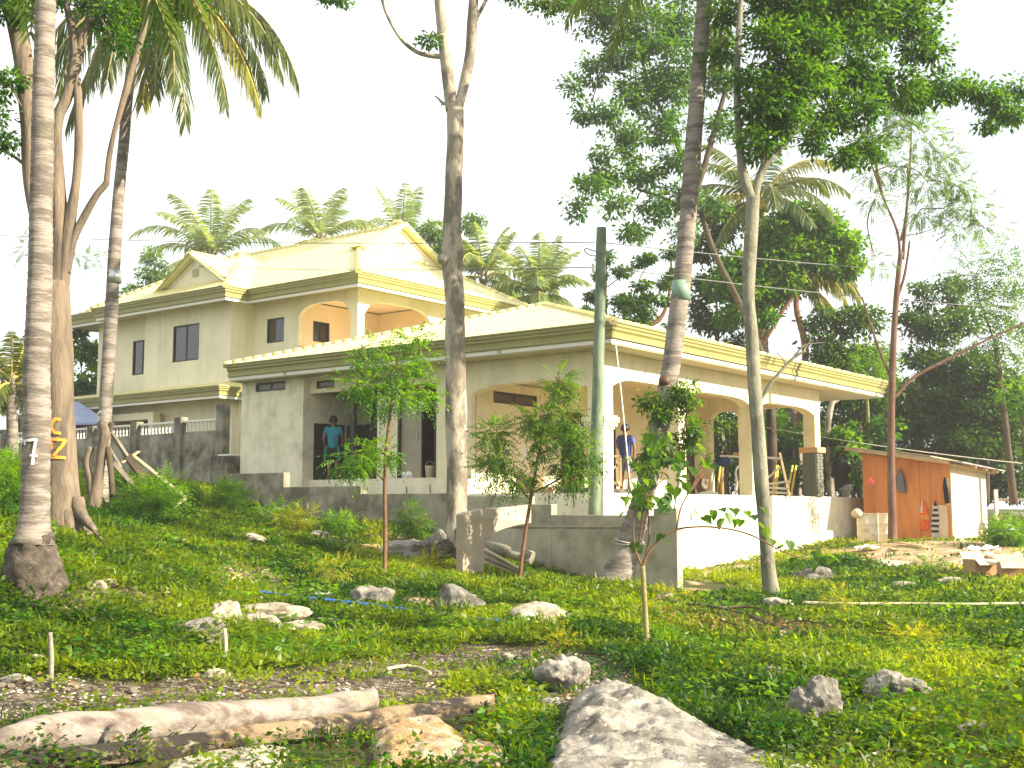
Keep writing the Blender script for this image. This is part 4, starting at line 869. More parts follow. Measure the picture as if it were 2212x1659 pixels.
# ---- slim tree, forks high
dF=19.5; pF=[(1668,1312,50),(1667,1290,38),(1662,1250,33),(1655,1180,29),(1650,1100,30),(1643,1020,31),(1637,920,29),(1630,840,30),(1624,740,29),(1617,650,28),(1619,560,30),(1624,480,30),(1626,425,32)]
tF=tree('slim_forked_tree','slim mottled tree with a kinked left limb, right of the leaning coconut','tree',gsnap(1667,19.5),
 [pF,[(1624,430,24),(1608,385,22),(1598,320,17),(1593,250,15),(1592,180,15),(1594,100,14),(1599,20,13),(1604,-80,12)],[(1630,430,18),(1640,385,17),(1662,345,15),(1695,310,14),(1722,270,13),(1742,225,12),(1745,180,10),(1760,120,8)],[(1634,400,8),(1650,345,8),(1668,325,6)],
 [(1641,868,8),(1660,835,8),(1684,805,7.5),(1712,775,7),(1740,757,5)],[(1712,776,5),(1735,748,4),(1760,742,3),(1782,740,2)],[(1700,790,4),(1690,775,3),(1678,762,2)],[(1735,758,4),(1750,735,3),(1745,715,2)],[(1618,760,4),(1600,742,3),(1575,738,2),(1560,745,1.5)]],
 [(1700,20,20,85),(1790,30,20.5,90),(1880,40,21,80),(1960,50,21.5,70),(1995,110,21.5,50,40),(1690,140,20,55),(1650,200,20,40),(1650,265,19.8,45),(1640,325,19.8,30),(1715,255,20.3,50),(1765,170,20.5,65),(1790,250,20.8,50),(1850,150,21,75),(1860,235,21,48),(1930,185,21.5,60,45),(1980,215,22,35,25),(2045,185,22,50,32),(2100,195,22.3,45,32),(2150,225,22.5,35,30),(2190,255,22.7,28,24),(2195,190,22.7,22,16),(2130,270,22.5,16,12),(1880,320,21.5,40,30),(1820,340,21.3,36,26),(1700,-60,20,110),(1850,-70,20.5,120),(1990,-50,21.5,90),(1760,300,20.6,36,28),(1570,40,20,34),(1560,120,20,28),(1650,235,19.2,46),(1640,300,19.2,32),(1690,215,19.2,46),(1735,165,19.2,46),(1700,275,19.3,36),(1620,170,19.3,26),(1660,90,19.2,50),(1760,90,19.4,55)],M_barkg,F_tree,dF,leaf=.11,dens=2.2,n=14,clump=.26)
# ---- tree behind leaning coconut: left part of the upper canopy
tG=tree('broadleaf_tree','tall broad-leaved tree behind the leaning coconut, its boughs hanging left over the sky','tree',gsnap(1668,42),
 [[(1668,1090,24),(1666,900,20),(1650,780,15),(1600,660,14),(1545,550,13),(1512,450,12),(1495,360,11)],[(1495,400,16),(1470,330,12),(1440,260,10),(1400,180,8),(1380,90,7)],[(1500,430,14),(1530,330,13),(1560,220,11),(1590,120,9),(1600,20,8)],[(1500,470,10),(1440,430,8),(1380,410,6)]],
 [(1290,40,40.0,55),(1340,110,40.0,55),(1395,60,40.0,70),(1455,130,41.0,70),(1290,150,40.0,40),(1390,190,41.0,55),(1275,235,40.0,34,26),(1320,250,40.0,30),(1350,300,40.5,45),(1430,270,41.0,55),(1360,210,40.5,30),(1275,400,40.0,34,30),(1315,380,40.5,36),(1385,375,41.0,50),(1250,455,40.0,16,28),(1330,440,40.5,30),(1425,440,41.0,48),(1365,505,41.0,34,26),(1460,350,41.0,40),(1470,40,41.0,60),(1560,170,42.0,50),(1555,270,42.0,36),(1535,90,42.0,50),(1470,500,41.0,28),(1200,-20,39.0,40,25),(1250,-10,39.0,45),(1240,190,39.8,14,18),(1450,200,41.0,50),(1350,-40,40.0,90),(1500,-60,41.0,90),(1480,420,41.0,34),(1540,440,42.0,30),(1300,330,40.0,20,12)],M_dkbark,F_tree,42,leaf=.17,dens=1.3,clump=.44,n=12)
# ---- yellow hearted coconut and companions behind the porch roof
palm('coconut_palm','coconut palm with yellow frond bases behind the slim tree','palm tree',gsnap(1650,45),[(1655,1090,22),(1652,900,22),(1648,700,22),(1645,560,21),(1640,440,20)],(1640,430),45,
 [(180,30,1,1.3,.4),(150,55,1,1.2,.3),(205,10,.9,1.3,.95),(0,55,1.1,1.6,.95),(350,35,1.1,1.5,.6),(20,45,1.1,1.7,.6),(320,15,1.1,1.8,.5),(60,65,.9,1.2,.3),(230,40,.9,1.5,.4),(270,20,1,1.9,.4),(300,-5,1,1.2,.3),(170,-10,.9,1.2,.3),(190,60,.9,1,.5),(215,-20,.9,1.2,.4)],3.3,ll=.8,lw=.07,npair=44,nuts=6,hang=.5)
palm('coconut_palm','short coconut palm with long yellow fronds drooping to the porch roof','palm tree',gsnap(1720,46),[(1722,1090,20),(1716,900,20),(1650,760,24),(1640,690,28),(1690,640,24)],(1706,610),46,
 [(0,35,1.1,2.2,.6),(345,25,1.1,2.2,.7),(320,20,1,2.3,.95),(200,20,.9,2.2,.6),(220,0,.9,2,.9),(20,45,1.2,2,.5),(290,10,.9,2.2,.7),(250,15,.9,2.2,.5),(335,-15,.95,1.8,.92),(60,45,1,1.8,.4),(120,45,1,1.8,.4),(170,40,1,2,.4)],3.0,ll=.8,lw=.07,npair=42,hang=.75)
tree('bright_green_tree','bright green bushy tree crown over the porch roof, right of the slim tree','tree',gsnap(1760,44),
 [[(1720,1090,11),(1725,900,10),(1740,760,16),(1720,660,13),(1730,590,10)],[(1648,745,7,44),(1668,710,9,44),(1705,650,9,44),(1740,610,7,44),(1780,575,5,44)]],
 [(1665,500,44,42,34),(1720,475,44,46,34),(1775,490,44,46,34),(1825,525,44,30),(1700,545,44,55),(1775,560,44,50),(1830,580,44,28),(1650,570,44,45),(1590,575,44,40),(1620,630,44,45),(1560,620,44,34),(1690,610,44,42),(1650,680,44,26),(1590,680,44,30)],M_stem,F_bright,44,leaf=.22,dens=2.6,clump=.42)
tree('small_tree','dark leafy tree rising behind the porch roof beside the leaning coconut','tree',gsnap(1545,46),[[(1545,1090,16),(1545,900,14),(1550,700,10)]],
 [(1520,540,46,30,40),(1535,610,46,38),(1530,690,46,30),(1570,500,46,36),(1540,460,46,28),(1600,470,46,26),(1510,660,46,16),(1600,740,46,24),(1560,700,46,26)],M_dkbark,F_dark,46,leaf=.2,dens=1.4,clump=.42)
tree('feathery_tree','slender tree with thin red-brown trunk and light feathery leaves beside the shed','tree',gsnap(1927,32.6),
 [[(1928,1182,28),(1928,1150,19),(1925,1000,17),(1926,850,16),(1931,720,14),(1938,620,12),(1946,545,11)],[(1944,560,7),(1938,500,6),(1905,420,5),(1875,330,4),(1855,260,3)],[(1950,560,8),(1956,480,7),(1963,400,6),(1968,300,4),(1970,220,3)],[(1946,520,5),(1960,440,4),(1960,360,3)],[(1940,640,6),(1955,590,6),(1965,520,4)],[(1930,830,7),(1905,770,6),(1880,700,5),(1862,640,3)],[(1945,510,3),(2000,500,2),(2060,470,1.5)],[(1930,860,9),(1975,815,8),(2050,775,7),(2130,735,5),(2230,690,4)]],
 [(1900,290,30,40),(1950,260,30,45),(1990,300,30,48),(2035,340,30,45),(1890,370,30,34),(1945,360,30,40),(2000,390,30,45),(2060,400,30,42),(2100,450,30,32),(2040,450,30,38),(1985,460,30,32),(1890,430,30,26),(2125,490,30,26,16),(1920,225,30,34,24),(1975,215,30,30,22),(1870,320,30,26),(2070,500,30,30,20),(1890,560,30,18,12)],M_redbark,F_feath,32.6,kind='comp',leaf=.085,wr=.36,dens=2.6,clump=.5,pairs=8,tintf=.1)
# ---- background greenery to the right
bgt=[('small dark clumped tree standing over the far end of the porch roof',44,[(1860,1090,16),(1855,900,14),(1850,780,10)],[(1780,760,44,45),(1830,700,44,38),(1870,690,44,36),(1820,780,44,50),(1880,770,44,45),(1900,830,44,40),(1770,690,44,30),(1870,860,44,45),(1820,850,44,40)],F_dark,.2),
 ('dark tree with rounded clumps behind the red-brown trunk',46,[(1990,1090,18),(1990,900,14),(2010,760,10)],[(1990,640,46,24,28),(2050,620,46,30,30),(1975,700,46,38),(2030,710,46,45),(2080,690,46,36),(2000,780,46,50),(1960,850,46,45),(2060,800,46,50),(2040,880,46,60),(1975,920,46,50)],F_dark,.2),
 ('pale feathery tree at the right edge, reaching over the shed',38,[(2190,1090,18),(2170,900,14),(2150,740,10)],[(2110,590,38,40),(2160,560,38,40,26),(2190,600,38,36),(2100,650,38,38),(2150,660,38,45),(2200,680,38,40),(2170,740,38,45),(2110,730,38,36),(2210,800,38,30)],F_feath,.14),
 ('mid green leafy tree low behind the shed roof at the right',46,[(2130,1090,16),(2130,950,14)],[(2110,800,45,50),(2170,830,45,50),(2110,880,45,55),(2180,910,45,50),(2150,960,45,50),(2205,860,45,40),(2080,950,45,50)],F_dark,.2),
 ('bright yellow-green bush tip at the right edge above the shed',34,[(2215,1060,10),(2212,950,6)],[(2200,850,34,30,24),(2222,880,34,28)],F_bright,.12)]
for (lb,d,tk_,bl,fm,lf) in bgt: tree('background_tree',lb,'tree',gsnap(tk_[0][0],d),[tk_],bl,M_dkbark,fm,d,leaf=lf,dens=1.5 if fm is not F_feath else 1.5,clump=.5,group='trees behind the porch and shed',kind='comp' if fm is F_feath else 'leaf',wr=.5 if fm is not F_feath else .4,pairs=5)
hd=thing('hedge','wild green thicket of shrubs seen through the porch arches and behind the shed','hedge',gsnap(1700,48))
Lv=Leaves(); foliage_blobs(Lv,[(x,y+random.uniform(-12,12),48+random.uniform(-1.5,1.5),48,46) for x in range(1500,2300,52) for y in ((915,975,1030) if x<1880 else (860,915,975,1030))],leaf=.22,dens=1.0,clump=.5); Lv.build('foliage',F_dark,hd)
Lv=Leaves(); foliage_blobs(Lv,[(x,y+random.uniform(-20,20),43,34,30) for x in range(1545,1960,60) for y in (930,1010)],leaf=.2,dens=.45,clump=.4); Lv.build('foliage',F_tree,hd)
mb=MB()
for k in range(14):
    x=random.uniform(1545,1640); mb.tube([at(x,1085,42.5),at(x+random.uniform(-8,8),985,42.5),at(x+random.uniform(-30,30),900+random.uniform(0,40),42.3)],[.03,.025,.012],5)
mb.build('reeds',M_stemy,hd,kind='stuff')
# far palms over the tall roof
F_palmf=foliage('hazed_palm_leaflet',(.13,.2,.1),(.28,.33,.13),.5,.35,tr=(2.0,1.9,.8))  # leaf colour paled to paint haze and sunlight on the distant palms
fp=[('feathery coconut palm standing nearest above the small gable',(455,560),62,5.2,15,.35),('second coconut palm above the roof ridge, left of the big gable',(690,520),66,5.0,13,.5),
 ('coconut palm just above the big gable peak',(868,530),60,4.2,11,.45),('bushy coconut palm right of the middle tree',(1045,600),56,4.2,14,.5),('round headed coconut palm between the middle tree and the pole',(1165,640),54,3.9,20,.45),
 ('coconut palm half hidden behind the concrete fence at the far left',(25,830),30,2.2,12,.6)]
for (lb,tp,d,ln,nf,tn) in fp:
    palm('coconut_palm',lb,'palm tree',gsnap(tp[0],d),[(tp[0]+4,1095,.34*FP/d),(tp[0]+2,(tp[1]+1095)/2,.3*FP/d),(tp[0],tp[1]+4,.28*FP/d)],tp,d,
     ringf(nf//2,68,random.uniform(.65,.95),random.uniform(.7,1.4),tn,random.uniform(0,90),24)+ringf(nf//3+1,42,random.uniform(.8,1),1.7,tn,45,30)+ringf(nf//3+1,5,random.uniform(.65,.9),1.6,tn,0,30),ln*.85,F_palmf if d>50 else None,ll=.8*ln/4.4,lw=.09*ln/4.4,npair=34,group='coconut palms behind the houses' if d>50 else None,hang=.42,ring=False)
for (nm,lb,d,tk_,bl,fm,lf,kd) in (('distant_tree','leafy tree filling the gap right of the big gable',58,[(930,1090,14),(930,600,10)],[(925,500,58,26),(950,520,58,32),(1010,490,58,28,26),(1030,470,58,14),(960,555,58,30),(1000,545,58,26),(1080,620,58,30),(1110,640,58,20),(905,540,58,20)],F_feath,.2,'leaf'),
 ('distant_tree','pale leafy tree rising left of the small gable',56,[(330,1090,14),(330,650,10)],[(330,560,56,22,26),(335,600,56,32),(300,630,56,26,16),(350,620,56,24),(285,640,56,12)],F_feath,.2,'leaf'),
 ('broadleaf_tree','glossy broad-leaved tree between the forked trunk and the tall house',47,[(182,1090,12),(182,850,8)],[(180,760,47,32),(185,820,47,32),(170,720,47,22),(200,860,47,22),(165,850,47,26)],F_bright,.3,'leaf'),
 ('feathery_shrub_tree','light feathery bough showing either side of the forked trunk',40,[(140,1000,9),(135,700,8),(120,560,5)],[(60,535,40,30,16),(85,560,40,24,18),(160,545,40,30,22),(190,560,40,26,16)],F_feath,.09,'comp')):
    tree(nm,lb,'tree',gsnap(tk_[0][0],d),[tk_],bl,M_dkbark,fm,d,leaf=lf,dens=.8,clump=.45,kind=kd,wr=.45)
# sparse bare tree behind the roof
tH=thing('sparse_tree','nearly bare twisting tree with few leaves behind the porch roof','tree',gsnap(1400,44)); mb=MB()
limb(mb,[(1405,1090,14),(1400,850,13),(1395,720,12),(1425,690,11),(1440,660,8),(1450,600,5),(1448,540,3)],44,4,7); mb.build('trunk',M_stem,tH)
for s in ([(1398,740,8),(1345,720,6),(1312,690,5),(1310,600,3),(1312,540,2)],[(1425,690,6),(1395,650,4),(1380,610,3),(1400,570,2)],[(1400,700,5),(1370,680,4),(1350,640,2)],[(1312,690,4),(1285,660,3),(1262,640,2)],[(1435,670,4),(1460,640,3),(1475,600,2)],[(1312,620,3),(1340,600,2),(1360,598,1.5)],[(1370,690,3),(1340,700,2),(1300,715,2)]):
    mb=MB(); limb(mb,s,44,4,6); mb.build('branch',M_stem,tH)
Lv=Leaves(); foliage_blobs(Lv,[(x+random.uniform(-8,8),y+random.uniform(-8,8),44,9,7) for x,y in ((1310,560),(1300,600),(1340,590),(1380,570),(1400,560),(1450,540),(1345,640),(1365,650),(1380,660),(1300,655),(1270,640),(1330,690),(1350,705),(1380,690),(1400,680),(1420,650),(1435,620),(1290,690),(1320,710),(1360,720),(1400,640),(1270,670),(1460,600),(1450,700),(1385,620),(1350,675),(1400,710),(1290,710),(1265,690))],leaf=.17,dens=2.6,clump=.28); Lv.build('crown',F_tree,tH)
# pale trunk and papaya by the far end of the porch
tree('pale_trunk_tree','pale peeling trunk with big drooping leaves beside the last porch column','tree',gsnap(1790,42.5),[[(1797,1085,20),(1790,1000,15),(1788,930,13),(1795,880,12),(1805,855,11)],[(1798,872,6),(1815,862,5),(1828,850,4)]],
 [(1805,945,42.5,16,14),(1820,960,42.5,24,20),(1835,975,42.5,18,16),(1810,985,42.5,14,12)],M_bark,F_bright,42.5,leaf=.26,dens=1.0,clump=.3,wr=.7)
tree('papaya_tree','bright fingered papaya-like leaves over the end of the porch roof','tree',gsnap(1880,43),[[(1880,1085,9),(1875,900,8),(1870,830,6)]],
 [(1840,790,43,28,18),(1880,780,43,30,20),(1865,810,43,26,14),(1905,800,43,18,14)],M_stemy,F_bright,43,kind='comp',leaf=.18,wr=.3,dens=1.7,clump=.3,pairs=4,tintf=.2)
# ================================================================== saplings and plants
def sapling(name,label,base,stems,blobs,d,bark,fm,leaf,dens,clump,pairs=6,wr=.34,**k):
    blobs=[(b[0],b[1],b[2],b[3]*.66,(b[4] if len(b)>4 else b[3]*.8)*.66) for b in blobs]
    return tree(name,label,'sapling',base,stems,blobs,bark,fm,d,kind='comp',leaf=leaf,dens=dens,clump=clump,pairs=pairs,wr=wr,n=8,jit=.05,tintf=.1,**k)
sapling('sapling','bright feather-leaved sapling with a red-brown stem in front of the doorways',gsnap(830,19.5),
 [[(830,1250,10),(832,1150,9),(831,1060,8),(834,980,8),(842,900,7),(850,830,6),(862,770,4)],[(846,880,5),(820,840,4),(790,820,3)],[(846,880,5),(880,840,4),(905,810,3)],[(831,1040,4),(790,1000,3),(755,985,3)],[(832,1020,4),(845,980,3)]],
 [(850,800,19.4,60,58),(800,835,19.3,48,36),(895,835,19.5,42,36),(850,860,19.2,50,34),(905,765,19.5,26,26),(790,780,19.4,26,26),(800,745,19.4,26,14),(895,735,19.5,28,18),(760,830,19.3,24,14),(770,985,19.3,40,26),(825,975,19.4,48,26),(772,1015,19.2,22,22),(748,992,19.3,20,12),(925,850,19.5,20,14)],19.5,M_stem,F_bright,.075,3.0,.2,wr=.42)
sapling('sapling','dark green feather-leaved sapling left of the utility pole',gsnap(1122,20.2),
 [[(1120,1272,9),(1128,1200,8),(1138,1130,8),(1148,1070,7),(1160,1000,6),(1175,920,5),(1195,860,4),(1210,815,3)],[(1145,1080,4),(1110,1040,3),(1070,1010,3)],[(1148,1065,4),(1190,1045,4),(1235,1015,3)],[(1165,980,4),(1210,960,3)]],
 [(1208,822,20,28,24),(1205,850,20,24,18),(1165,900,20,40,22),(1150,920,20,24,18),(1220,905,20,34,22),(1170,950,20,36,24),(1230,945,20,46,30),(1255,975,20,36,26),(1215,1000,20,34,26),(1262,1010,20,28,28),(1235,1035,20,32,22),(1070,935,20,34,20),(1058,955,20,28,14),(1075,985,20,36,20),(1060,1010,20,36,18),(1085,1030,20,28,18),(1150,1025,20.1,22,14),(1110,1045,20,16,10)],20.2,M_stem,F_neem,.075,4.6,.17,wr=.42)
# climber on the leaning coconut
cl=thing('climbing_plant','leafy climber growing up the foot of the leaning coconut trunk','climber',gsnap(1395,20))
Lv=Leaves(); foliage_blobs(Lv,[(1425,900,20,16,30),(1410,960,20,24,36),(1400,870,20.1,12,20),(1480,860,20.3,22,30),(1490,910,20.3,26,34),(1482,960,20.3,24,30),(1470,850,20.3,10,24),(1440,880,20.1,12,30),(1395,1010,20,14,26),(1385,1070,20,14,26),(1500,930,20.2,18,22),(1440,980,20.1,14,24)],leaf=.085,dens=.8,clump=.16,wr=.5); Lv.build('foliage',F_neem,cl)
mb=MB(); limb(mb,[(1380,1180,3),(1395,1080,3),(1405,1000,3),(1425,900,2)],20,4,5); limb(mb,[(1455,1110,3),(1470,1010,3),(1480,920,2.5),(1485,850,2)],20.2,4,5); mb.build('stem',M_stem,cl,kind='stuff')
# broad heart-leaved sapling, every leaf its own piece
sh=thing('broad_leaved_sapling','forked sapling with large heart-shaped leaves and a long branch arching right','sapling',gsnap(1402,13.6))
d=13.6
mb=MB(); limb(mb,[(1401,1425,13),(1396,1360,12),(1392,1290,11),(1388,1222,11)],d,5,9,.06); mb.build('trunk',M_stemy,sh)
for s in ([(1388,1225,8),(1400,1195,6),(1430,1160,5),(1470,1142,4.5),(1520,1138,4),(1570,1142,4),(1620,1155,3.5),(1660,1175,3),(1700,1195,2.5),(1745,1210,1.5)],[(1388,1225,7),(1375,1195,4),(1368,1150,3.5),(1372,1100,3),(1378,1060,2)],[(1392,1215,5),(1402,1160,4),(1400,1110,3.5),(1395,1075,3),(1405,1040,2)],[(1462,1143,4),(1470,1100,3.5),(1490,1060,3),(1515,1010,2.5),(1530,975,1.5)],[(1395,1075,3),(1420,1050,2),(1432,1020,1.5)]):
    mb=MB(); limb(mb,s,d,5,6,.05); mb.build('branch',M_stem,sh)
def heart(w_=1.):
    mb=MB(); P=[(0,0,0),(.22,-.07,.03),(.42,.12,.05),(.40,.38,.04),(.22,.68,.0),(0,1.0,-.1),(-.22,.68,.0),(-.40,.38,.04),(-.42,.12,.05),(-.22,-.07,.03),(0,.35,-.03),(0,.68,-.05)]
    fs=[(0,1,2,10),(10,2,3),(10,3,4,11),(11,4,5),(0,10,8,9),(10,7,8),(10,11,6,7),(11,5,6)]; mb.add(P,fs); me=mb.mesh('leaf',F_neem)
    at_=me.attributes.new('tint','FLOAT','POINT'); at_.data.foreach_set('value',np.full(len(P),w_,np.float32)); return me
HL=[heart(.1),heart(.45),heart(.85)]
def addleaf(parent,p,size,az,pitch,roll,me):
    o=bpy.data.objects.new('leaf',me); COL.objects.link(o); o.parent=parent
    q=PINV.get(parent.name); 
    if q is not None: o.matrix_parent_inverse=Matrix.Translation(-q)
    o.location=p; o.rotation_euler=(pitch,roll,az); o.scale=(size,)*3
spots=[]
for k in range(64):
    x=random.gauss(1400,30); y=random.uniform(935,1105); 
    if y<970: x=random.uniform(1378,1452)
    spots.append((x,y,.11+.06*random.random()))
for k in range(10): spots.append((random.uniform(1500,1545),random.uniform(940,1010),.1+.05*random.random()))
for k in range(14): spots.append((random.uniform(1455,1490),random.uniform(985,1060),.1+.06*random.random()))
for x,y in ((1490,1110),(1500,1100),(1540,1102),(1558,1098),(1572,1108),(1585,1098),(1598,1100),(1612,1104),(1620,1118),(1632,1112),(1640,1130),(1655,1140),(1600,1122),(1585,1120),(1668,1165),(1680,1172),(1692,1180),(1705,1168),(1640,1095),(1520,1115),(1745,1195),(1760,1190),(1775,1200),(1790,1198),(1805,1208),(1765,1212),(1715,1205),(1560,1120),(1380,1180),(1372,1172),(1425,1165),(1432,1155)): spots.append((x,y,.11+.05*random.random()))
for (x,y,s_) in spots:
    addleaf(sh,at(x,y,d+random.uniform(-.25,.25)),s_,random.uniform(0,2*PI),R(random.uniform(-75,-15)),R(random.uniform(-25,25)),random.choice(HL))
# weeds that stand out as single plants
def bush(label,px,py,rp,hp,fm,leaf=.05,kind='comp',dens=2.2,name='weed_bush',cat='weed',d0=7,pairs=5,grp=None,wr=.4,clump=.22):
    p=onground(px,py,d0); t_=thing(name,label,cat,p,grp); Lv=Leaves(); d=p.y
    bl=[(px+random.uniform(-.45,.45)*rp,py-hp*(.25+.5*random.random()),d+random.uniform(-.2,.2),rp*.45,hp*.42) for k in range(5)]
    foliage_blobs(Lv,bl,kind,leaf,dens,wr,clump,.1,pairs); Lv.build('foliage',fm,t_); mb=MB()
    for k in range(4): mb.tube([p-Vector((0,0,.05)),at(px+random.uniform(-.4,.4)*rp,py-hp*.7,d)],[.012,.005],4)
    mb.build('stem',M_stem,t_,kind='stuff')
bush('bright fern-like weed clump left of the wall foot, in front of the fence post',500,1108,60,55,F_bright,.1)
bush('large leafy weed clump under the lumber pile',330,1125,85,85,F_bright,.085)
bush('leafy green weed under the wooden stump frame',400,1100,50,55,F_bright,.07,kind='leaf',dens=5)
bush('yellow flowering weed clump in the middle of the lawn',712,1262,48,50,F_yel,.05)
bush('yellow-green weed tufts beside the rubble heap at the garden wall',640,1150,60,50,F_yel,.06)
bush('upright green weed against the garden wall left of the middle tree',893,1178,40,85,F_neem,.07)
bush('low green weed against the garden wall beside the first sapling',745,1160,45,40,F_bright,.07)
bush('small yellow-green weed right of the first sapling stem',808,1172,34,36,F_yel,.05)
bush('yellow weed between the sapling and the concrete arch',925,1235,30,34,F_yel,.05)
bush('small bright yellow weed above the tilted limestone boulder',1208,1408,26,34,F_yel,.035)
bush('yellow sprig on the lawn right of the slim tree',1815,1330,34,50,F_yel,.045)
bush('low yellow weed on the right lawn',1975,1410,40,40,F_yel,.04)
bush('rounded green weed clump against the foot of the fence',600,1140,60,40,F_bright,.08)
bush('rank weeds behind the near coconut at the left edge',20,1130,90,130,F_bright,.07,dens=2.6,d0=9)
bush('tall weeds at the left edge below the fence',-10,1090,60,90,F_bright,.08,d0=14)
bush('low weeds growing at the corner of the concrete garden wall',1445,1300,40,28,F_yel,.05)
bush('leafy weed at the foot of the heart-leaved sapling',1425,1405,40,44,F_bright,.05,kind='leaf',dens=5)
bush('weeds in front of the pale shed wall at the right',2180,1180,70,60,F_bright,.09)
bush('small weed clump on the dirt beside the flattened cardboard',2010,1245,34,36,F_bright,.06)
# ================================================================== stones
def rockmesh(seed,size,m,sub=3,rough=.35,name='rock',flat=.3):
    bm=bmesh.new(); bmesh.ops.create_icosphere(bm,subdivisions=sub,radius=1); off=Vector((seed*3.7,seed*1.3,seed*2.1))
    for v_ in bm.verts:
        p=v_.co.copy(); n_=noise.noise(p*1.1+off)*rough*1.5+noise.noise(p*2.6+off)*rough*.8+noise.noise(p*6+off)*rough*.35+abs(noise.noise(p*11+off))*rough*.22
        c=noise.cell(p*1.9+off)*rough*.12; v_.co=p*(1+n_*.8+c*.5)
        v_.co.x*=size[0]; v_.co.y*=size[1]; v_.co.z*=size[2]
    me=bpy.data.meshes.new(name); bm.to_mesh(me); bm.free(); me.materials.append(m)
    for p in me.polygons: p.use_smooth=(sub>3)
    return me
def rock(label,px,py,wp,hp,m,seed,depth=None,rz=0,rx=0,sink=.3,sub=4,rough=.35,ry=0,yy=None,name='rock',group=None):
    """px,py = middle of its foot in the survey; wp,hp its width and visible height"""
    p=onground(px,py,6.5); k=pxm(p.y); w2=wp*k/2; h=hp*k
    o=bpy.data.objects.new(name,rockmesh(seed,(w2,(yy or w2*.8),h/(1+(1-sink))*1.0),m,sub,rough)); COL.objects.link(o)
    o.location=(p.x,p.y+(yy or w2*.8)*.6,p.z+h*(.5-sink*.5)); o.rotation_euler=(rx,ry,rz); return tagit(o,label,'rock',group)
rock('tilted grey boulder standing on the gravel above the huge slab',1222,1500,100,80,M_rock,8,rx=R(-12),ry=R(35),sub=5,yy=.2)
rock('dark pitted boulder with brown hollows on the right lawn',1772,1578,104,102,M_rockd,21,sub=5,rough=.45)
rock('small dark rock upper left of the pitted boulder',1672,1490,62,49,M_rockd,24,rough=.45)
rock('low grey and tan rock at the right of the lawn',1948,1524,114,64,M_rock,27,rough=.4,sub=5)
rock('pale flat-topped stone near the bottom right corner',2105,1620,74,54,M_rockw,30,rough=.3)
rock('grey rounded boulder left of the white stone row',428,1396,114,54,M_rockd,33,rough=.4,sub=5)
rock('white knobbly coral stone with a stake in front of it',480,1370,68,64,M_rockw,36,rough=.45)
rock('long low white coral stone in the middle of the white row',555,1372,171,42,M_rockw,39,rough=.5,yy=.12,ry=R(6))
rock('white coral stone at the right end of the white row',655,1375,84,33,M_rockw,42,rough=.5)
rock('pale flat stone lying behind the white row',570,1334,171,30,M_rockw,45,rough=.35,yy=.18)
rock('greyish flat rock half sunk in the lawn left of the blue pipe',797,1312,88,44,M_rock,48,rough=.4)
rock('dark mossy lump in the lawn above the blue pipe',985,1325,91,56,M_rockd,51,rough=.4)
rock('flat white topped rock in the lawn below the concrete arch',1158,1350,125,47,M_rockw,54,rough=.25,yy=.3)
rock('mottled rock at the foot of the garden wall left of the middle tree',888,1212,125,47,M_rock,57,rough=.4)
rock('rough dark rock between the mottled rock and the middle tree',945,1205,68,54,M_rockd,60,rough=.45)
rock('grey boulder below the platform wall right of the slim tree',1770,1258,80,30,M_rockd,63,rough=.4)
rock('pale rubble stone at the corner foot of the garden wall',1435,1305,51,22,M_rockw,66,rough=.45)
rock('pale limestone patch at the foot of the slim tree',1690,1318,62,25,M_rockw,69,rough=.45)
rock('small pale stone under the leafless brush',1680,1390,93,23,M_rockw,72,rough=.35,yy=.2)
rock('small white stone on the lawn right of the coconut foot',205,1278,40,22,M_rockw,75,rough=.4)
rock('white pebble beside the small white stone by the coconut foot',350,1286,28,19,M_rockw,78,rough=.4)
rock('white block on the dark soil behind the log',462,1474,59,26,M_rockw,81,rough=.2)
rock('small pale triangular stone on the gravel',1096,1432,26,19,M_rockw,84,rough=.35)
rock('pale stone beside the rubble heap',570,1155,26,12,M_rockw,87,rough=.4)
